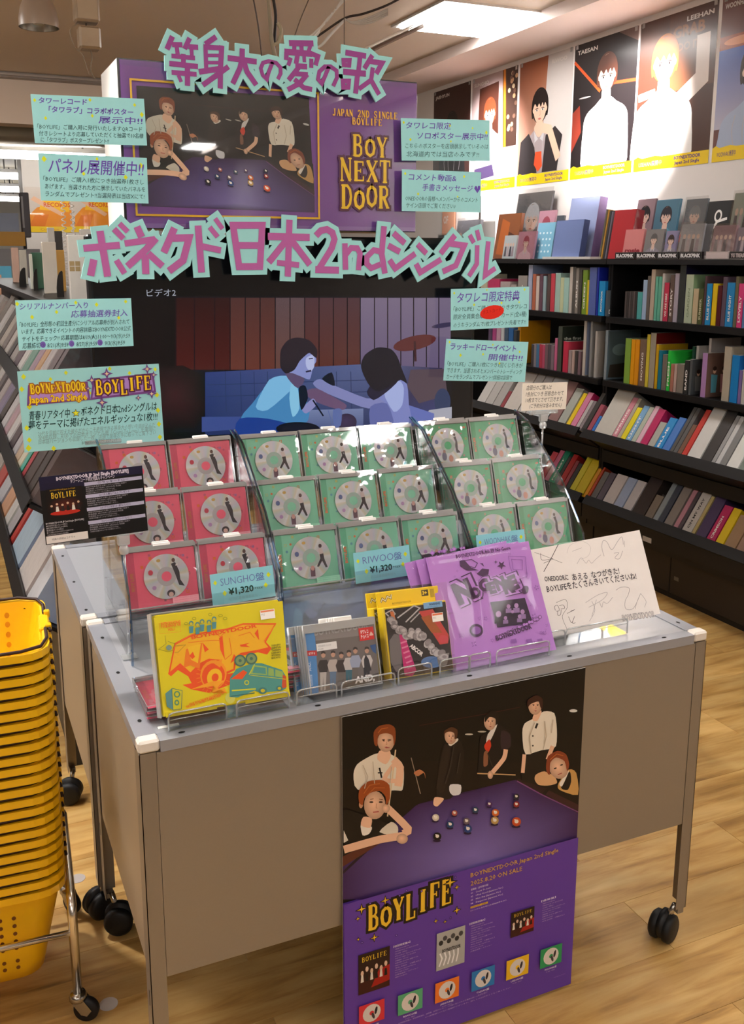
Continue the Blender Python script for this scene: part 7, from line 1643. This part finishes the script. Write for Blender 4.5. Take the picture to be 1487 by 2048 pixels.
# display on the counter: covers turned to the aisle
def show(S):
    for a in parse(S):
        x0, x1, yt, yb, col, X, dd = float(a[0]), float(a[1]), float(a[2]), float(a[3]), '#'+a[4], float(a[5]), float(a[6]); opt = dict(o.split('=') for o in a[7:-1])
        z = 1.5395 if opt.get('s') is None else float(opt['s'])
        Y0, Y1 = yat(x0, X, z), yat(x1, X, z); h = onX((x0+x1)/2, yt, X).z-z; w = Y0-Y1
        tl = math.radians(float(opt.get('a', 8))); u = Vector((0, -1, 0)); v = Vector((math.sin(tl), 0, math.cos(tl))); n = u.cross(v)
        M = Matrix((u, v, n)).transposed().to_4x4(); M.translation = Vector((X, Y0, z+.002))
        t = thing(opt.get('n', 'album'), a[-1].replace('_', ' ')[2:], opt.get('k', 'album'), M, 'goods on the right counter')
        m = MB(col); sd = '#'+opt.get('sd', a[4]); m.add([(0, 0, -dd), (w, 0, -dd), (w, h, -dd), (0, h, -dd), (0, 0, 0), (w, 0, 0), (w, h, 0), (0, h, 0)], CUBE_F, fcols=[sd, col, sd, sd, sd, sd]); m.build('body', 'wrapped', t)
        P = Pr(); e = .004; c2 = '#'+opt.get('c2', a[4]); P.rect(e, e, w-e, h-e, c2)
        k = opt.get('f')
        if k == 'face': bust(P, w, h, w*.5, h*.58, h*.2, '#'+opt.get('hr', '3a2a28'), '#d8b8a8', '#'+opt.get('sh', '8c8490'))
        elif k == 'grp':
            for q in range(4): P.ell(w*(.2+.2*q), h*.6, w*.07, h*.08, '#c8a898', 10); P.poly([(w*(.11+.2*q), h*.1), (w*(.29+.2*q), h*.1), (w*(.26+.2*q), h*.52), (w*(.14+.2*q), h*.52)], ('#585058', '#a8989c', '#403844', '#8c7c84')[q])
        elif k == 'txt': P.text(opt['t'], w*.12, h*.12, h*.16, '#'+opt.get('tc', '7a1c24'), w=w*.8, bold=.05)
        elif k == 'key': P.ell(w*.5, h*.62, w*.16, h*.16, '#f0ece8'); P.ell(w*.5, h*.62, w*.10, h*.10, c2); P.line([(w*.35, h*.3), (w*.5, h*.48), (w*.9, h*.55)], h*.07, '#f0ece8')
        elif k == 'bld': P.poly([(w*.1, h*.1), (w*.5, h*.08), (w*.55, h*.8), (w*.2, h*.9)], '#b4602c'); P.poly([(w*.5, h*.1), (w*.9, h*.1), (w*.9, h*.5), (w*.55, h*.6)], '#502c20')
        elif k == 'dots': [P.ell(w*(.2+.2*(q % 4)), h*(.2+.17*(q//4)), w*.05, h*.03, '#d8ecf4') for q in range(16)]
        P.build('cover_print', 'print', t, Matrix.Translation((0, 0, .0004)))
        if opt.get('bag'): MB().box((-.006, -.0, .0015), (w+.006, h*1.06, .003)).build('polybag', 'polybag', t)
show('''
870 905 470 510 302c30 2.86 .02 f=grp c2=4c5054 bag=1 L:dark_picture_frame_item_at_the_far_end_of_the_right_counter
905 950 440 505 8c8c94 2.84 .02 f=grp bag=1 L:shiny_wrapped_group_photo_album_beside_the_last_lettering_character
1018 1085 384 508 6c6c70 2.93 .012 f=face hr=b8b8bc sh=d0d0d4 bag=1 L:large_bagged_grey_print_standing_highest_on_the_far_counter
985 1030 427 512 885030 2.80 .02 f=bld L:brown_album_with_burnt_orange_building_cover_on_the_counter
1003 1027 471 514 b0b8b8 2.745 .012 f=grp c2=a8b0b4 L:small_pale_aqua_card_pack_at_the_counter_front
1030 1064 463 514 c08898 2.755 .012 f=face hr=a04858 sh=d8b0b8 bag=1 L:small_pink_disc_case_in_the_counter_front_row
1068 1100 421 460 b88898 2.93 .012 s=1.60 f=face hr=984858 sh=d0a8b0 L:pink_disc_case_raised_behind_the_pale_blue_album
1066 1100 445 514 88b8d0 2.79 .014 f=dots c2=7cb4d0 L:tall_pale_blue_album_with_rows_of_dots_on_the_counter
1104 1118 431 470 4c5058 2.93 .012 s=1.60 f=face L:dark_small_case_behind_the_blue_square_box
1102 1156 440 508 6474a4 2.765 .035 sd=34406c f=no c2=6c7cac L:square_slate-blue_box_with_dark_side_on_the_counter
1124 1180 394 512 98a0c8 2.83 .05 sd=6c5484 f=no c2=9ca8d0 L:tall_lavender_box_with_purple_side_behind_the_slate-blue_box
1196 1199 418 512 5c584c 2.80 .16 L:thin_olive-grey_album_at_the_left_of_the_red_box
1200 1203 419 512 a87c30 2.80 .16 L:thin_golden-brown_album_at_the_left_of_the_red_box
1204 1207 421 512 383838 2.80 .16 L:thin_black_album_at_the_left_of_the_red_box
1208 1211 423 513 686470 2.79 .16 L:thin_grey_album_touching_the_red_box
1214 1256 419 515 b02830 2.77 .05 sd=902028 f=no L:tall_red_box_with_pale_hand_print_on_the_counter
1262 1297 398 452 907880 2.93 .012 s=1.62 f=face hr=201c20 sh=b8a8a8 L:upper_disc_case_with_dark-haired_face_right_of_the_red_box
1300 1346 399 452 508098 2.93 .012 s=1.62 f=face hr=2c2830 sh=4a90a8 c2=4c7488 L:upper_blue_disc_case_with_a_large_face
1359 1400 398 455 707880 2.93 .012 s=1.62 f=face hr=888c90 sh=d83040 bag=1 L:upper_grey_disc_case_in_shiny_bag_with_a_red_tag
1404 1450 402 456 242424 2.93 .012 s=1.62 f=key L:upper_black_case_with_a_white_key_symbol
1453 1500 385 460 90988c 2.92 .012 s=1.62 f=grp bag=1 L:upper_greenish_bagged_print_at_the_right_frame_edge
1243 1280 459 500 d08080 2.765 .012 s=1.555 f=txt t=rosie tc=8c2030 L:small_pink_disc_case_with_dark_red_lettering
1284 1320 459 500 807c7c 2.765 .012 s=1.555 f=face hr=5c5858 L:small_grey_disc_case_right_of_the_pink_lettered_one
1325 1347 462 500 8880a0 2.765 .012 s=1.555 f=face L:small_lilac_disc_case_in_the_lower_row
1353 1398 448 500 98989c 2.765 .012 s=1.555 f=grp bag=1 L:shiny_silver_bagged_case_in_the_lower_row
1400 1412 448 500 606064 2.775 .012 s=1.555 f=no L:dark_narrow_case_beside_the_silver_bagged_one
1418 1462 451 500 907078 2.765 .012 s=1.555 f=grp c2=886870 bag=1 L:brown-pink_group_photo_case_in_the_lower_row
1466 1500 455 500 786870 2.765 .012 s=1.555 f=grp L:dull_brown_case_at_the_right_frame_edge_of_the_lower_row
''')
# name strips along the counter edge
def strip(x0, x1, text, base, tc, lab):
    X = 2.735; z = 1.541; Y0, Y1 = yat(x0, X, z), yat(x1, X, z); w = Y0-Y1; h = .031; F = Fr((X, Y0, z), (0, -1, 0), (0, 0, 1)); t = thing('name_strip', lab, 'name strip', F.mat(), 'name strips on the right counter')
    MB(base).box((0, 0, -.012), (w, h, 0)).build('strip_body', 'plastic', t); P = Pr(); P.frame(.002, .002, w-.002, h-.002, .0012, '#8c8884')
    if text: P.text(text, w*.06, h*.24, h*.50, tc, w=w*.88, bold=.06)
    P.build('lettering', 'print', t, Matrix.Translation((0, 0, .0002)))
for i, (a, b) in enumerate(((1229, 1268), (1270, 1312), (1313, 1355), (1357, 1402))): strip(a, b, 'BLACKPINK', '#181416', '#f0ecec', 'black name strip with white outlined lettering, %s from the red box' % ('first', 'second', 'third', 'fourth')[i])
strip(1410, 1455, '', '#d8c8c8', '#f0ecec', 'blank pale pink card on the counter edge'); strip(1457, 1500, 'YG TREASURE', '#241c20', '#c8b8b8', 'dark name strip at the right frame edge')
MB('#dcd8d4').box((2.735, 2.56, 1.5395), (2.80, 2.98, 1.552)).build('white_tray', 'plastic', label='low white tray in front of the lavender box', cat='tray')

# ================================================================ LEFT GONDOLA (back to the television)
g = thing('gondola_shelf', 'black gondola shelf behind the wagons at the left, loaded with leaning albums', 'shelf', (0, 0, 0)); BK = '#131113'
MB('#2a2828').box((.0, 1.38, 0), (.32, 5.6, .36)).build('base_cabinet', 'paint_black', g)
MB(BK).box((.14, 1.395, .36), (.32, 5.58, 1.39)).build('core', 'paint_black', g)
MB(BK).box((.04, 1.39, 1.39), (.32, 5.6, 1.41)).build('top_shelf', 'paint_black', g)
for X, z in ((-.02, 1.14), (-.06, .84), (-.09, .50)):
    c, s = math.cos(LEAN), math.sin(LEAN); m = MB(BK); q = lambda a, b: (X+a*c+b*s, z-a*s+b*c)
    for A in ([q(-.012, -.003), q(.16, -.003), q(.16, -.014), q(-.012, -.014)], [q(-.014, -.035), q(-.014, .012), q(-.006, .012), q(-.006, -.035)]):
        m.add([(a, 1.40, b) for a, b in A]+[(a, 5.6, b) for a, b in A], [(0, 1, 2, 3), (7, 6, 5, 4), (0, 4, 5, 1), (1, 5, 6, 2), (2, 6, 7, 3), (3, 7, 4, 0)])
    m.build('slanted_tray', 'paint_black', g)
def gbox(px, Y, dep, col, lab, name='album', mat='wrapped', extra=None, group='goods on top of the left gondola', z=1.4105, th=None):
    x0, x1, yt = px; A = onY(x0, yt, Y); B = onY(x1, yt, Y); t = thing(name, lab, name.replace('_', ' '), (A.x, Y, z), group); w = B.x-A.x; h = A.z-z
    MB(col).bbox((0, 0, 0), (w, dep, h), .0015).build('body', mat, t)
    if extra: P = Pr(); extra(P, w, h); P.build('print', 'print', t, Matrix(((1, 0, 0, 0), (0, 0, -1, -.0006), (0, 1, 0, 0), (0, 0, 0, 1))))
def goldlogo(P, w, h): P.rect(w*.02, h*.46, w*.45, h*.61, '#b09468'); P.line([(w*.24, h*.46), (w*.24, h*.61)], .002, '#e4dcd4'); P.line([(w*.04, h*.535), (w*.44, h*.535)], .002, '#e4dcd4')
gbox((134, 184, 470), 1.62, .03, '#e0d8d0', 'large white box with a small gold window logo on the left gondola', extra=goldlogo)
gbox((160, 196, 458), 1.75, .03, '#d8d0c8', 'second white box just behind the gold-logo box')
gbox((83, 111, 484), 2.35, .02, '#dcd4c8', 'narrow white board standing between black dividers')
gbox((108, 128, 500), 2.6, .05, '#c89a50', 'yellow-brown pack between the white board and white box')
gbox((94, 108, 455), 2.9, .02, '#c8c8c4', 'silver bagged sleeve standing behind the white board')
gbox((104, 124, 462), 3.1, .02, '#3c3a38', 'dark pack behind the white board, upper one')
gbox((62, 84, 505), 3.0, .04, '#3f6e58', 'dark green album box on the left gondola')
gbox((58, 64, 508), 2.95, .03, '#d8dcd0', 'pale spine beside the dark green box')
gbox((22, 36, 495), 4.2, .04, '#b89888', 'beige-pink board toward the far left of the gondola')
gbox((38, 52, 500), 3.8, .04, '#b0aca0', 'grey-beige board beside the beige-pink one')
for i, (px_, Y) in enumerate((((38, 52), 3.3), ((66, 75), 2.75), ((112, 126), 2.0), ((183, 196), 1.52))):
    A = onY(px_[0], 560, Y); B = onY(px_[1], 560, Y); w = B.x-A.x; M = Matrix.Translation((A.x, Y, 1.4105))
    pts = [(0, 0), (w, 0), (w, .085)]+[(w-w*.0-.9*w*math.sin(a)*1.0, .045+.045*math.cos(a)) for a in (.2, .6, 1., 1.3)]+[(0, .03)]
    m = MB('#1c1816'); m.prism(pts, 0, .004, M=Matrix(((1, 0, 0, 0), (0, 0, -1, 0), (0, 1, 0, 0), (0, 0, 0, 1)))); m.build('shelf_divider', 'plastic', None, M, label='black curved divider on the left gondola top, %s' % ('farthest one', 'second from the far end', 'beside the narrow white board', 'nearest one beside the television')[i], cat='divider', group='black dividers on the gondola')
row_lean('''
4.9 4.6 .22 c8c0b8 w c=b0a8a0
4.5 4.3 .20 a89890 c
4.2 3.95 .24 908880 g
3.9 3.7 .20 d0ccc8 w
3.6 3.42 .22 5c5854 g
3.4 3.22 .25 b8aca0 c c=c8c0b4
3.2 3.05 .20 887c78 u
3.0 2.86 .23 c4bcb4 w
2.82 2.7 .22 504c4c k
2.66 2.5 .24 a8a09c s
2.46 2.33 .22 685860 v
2.3 2.18 .2 d8d4d0 w
2.14 2.0 .22 78a090 t
1.97 1.86 .2 a890a0 l
1.84 1.75 .19 c8a078 o
1.73 1.62 .21 b8b0b0 s
1.60 1.50 .2 5c5054 k
1.48 1.42 .2 484044 u
''', -.02, 1.14, 'upper left tray', 'albums leaning on the upper left tray', yfun=1)
row_lean('''
4.6 4.4 .24 c0b8b0 w
4.3 4.1 .22 a09890 g
4.0 3.8 .25 d8d0c8 c
3.75 3.6 .22 706868 g
3.5 3.34 .25 b8aca8 p
3.3 3.12 .22 8c8098 l c=a8a4b8
3.08 2.94 .24 4c4440 k
2.9 2.76 .25 c8c4c4 w
2.72 2.6 .23 b898a0 p c=c8b0b0
2.56 2.44 .21 d0ccca w
2.4 2.28 .2 584c50 u
2.25 2.15 .19 b8b4b8 s
2.12 2.02 .21 c0a890 c
2.0 1.92 .2 d8d0b8 w
1.90 1.84 .2 58b0a0 t c=18704c
1.82 1.76 .19 b04048 r c=583c38
1.74 1.62 .21 4c403c u d=.16
1.60 1.52 .2 3c3430 k
1.50 1.43 .2 4c3c38 u
''', -.06, .84, 'middle left tray', 'albums leaning on the middle left tray', yfun=1)
CP['bluebag'] = lambda P, d, h: P.poly([(.01, .02), (d-.01, .02), (d-.01, h*.62), (.01, h*.7)], '#2c54b4')
CP['night'] = lambda P, d, h: (P.rect(.004, .004, d-.004, h-.004, '#1c1818'), P.ell(d*.3, h*.35, d*.12, h*.1, '#a03028'), P.ell(d*.55, h*.2, d*.12, h*.1, '#8c342c'), P.poly([(d*.5, h*.5), (d*.95, h*.42), (d*.95, h*.36), (d*.5, h*.44)], '#8c8484'), P.ell(d*.75, h*.28, d*.06, h*.06, '#c8b088'))
row_lean('''
3.6 3.35 .26 b0a8a0 c
3.3 3.1 .24 b84c44 r
3.05 2.85 .28 b8b8bc s c=9c9ca4 cp=bluebag d=.2 L=clear_bagged_item_with_blue_lower_half_on_lowest_left_tray
2.8 2.62 .24 c89878 o
2.58 2.46 .26 c8c4c0 w c=c8c8c4 d=.18
2.42 2.30 .28 a8a4a8 s c=2c2424 cp=night d=.22 L=large_dark_picture_album_sticking_out_of_the_lowest_left_tray
2.26 2.2 .2 b83c34 r
2.16 1.9 .28 a8bccc b c=8898b4 d=.22 L=pale_blue_large_album_beside_the_basket_stack
1.85 1.6 .26 d4ccc8 w c=c8b8b0 d=.2
1.56 1.43 .24 c8c8cc w c=8c9cb8 d=.2
''', -.09, .50, 'lowest left tray', 'albums leaning on the lowest left tray', yfun=1)
# ---------------------------------------------------------------- tidy up
bpy.data.scenes.remove(TS)
for o in list(bpy.data.objects):
    if o.name == 'tt': bpy.data.objects.remove(o)
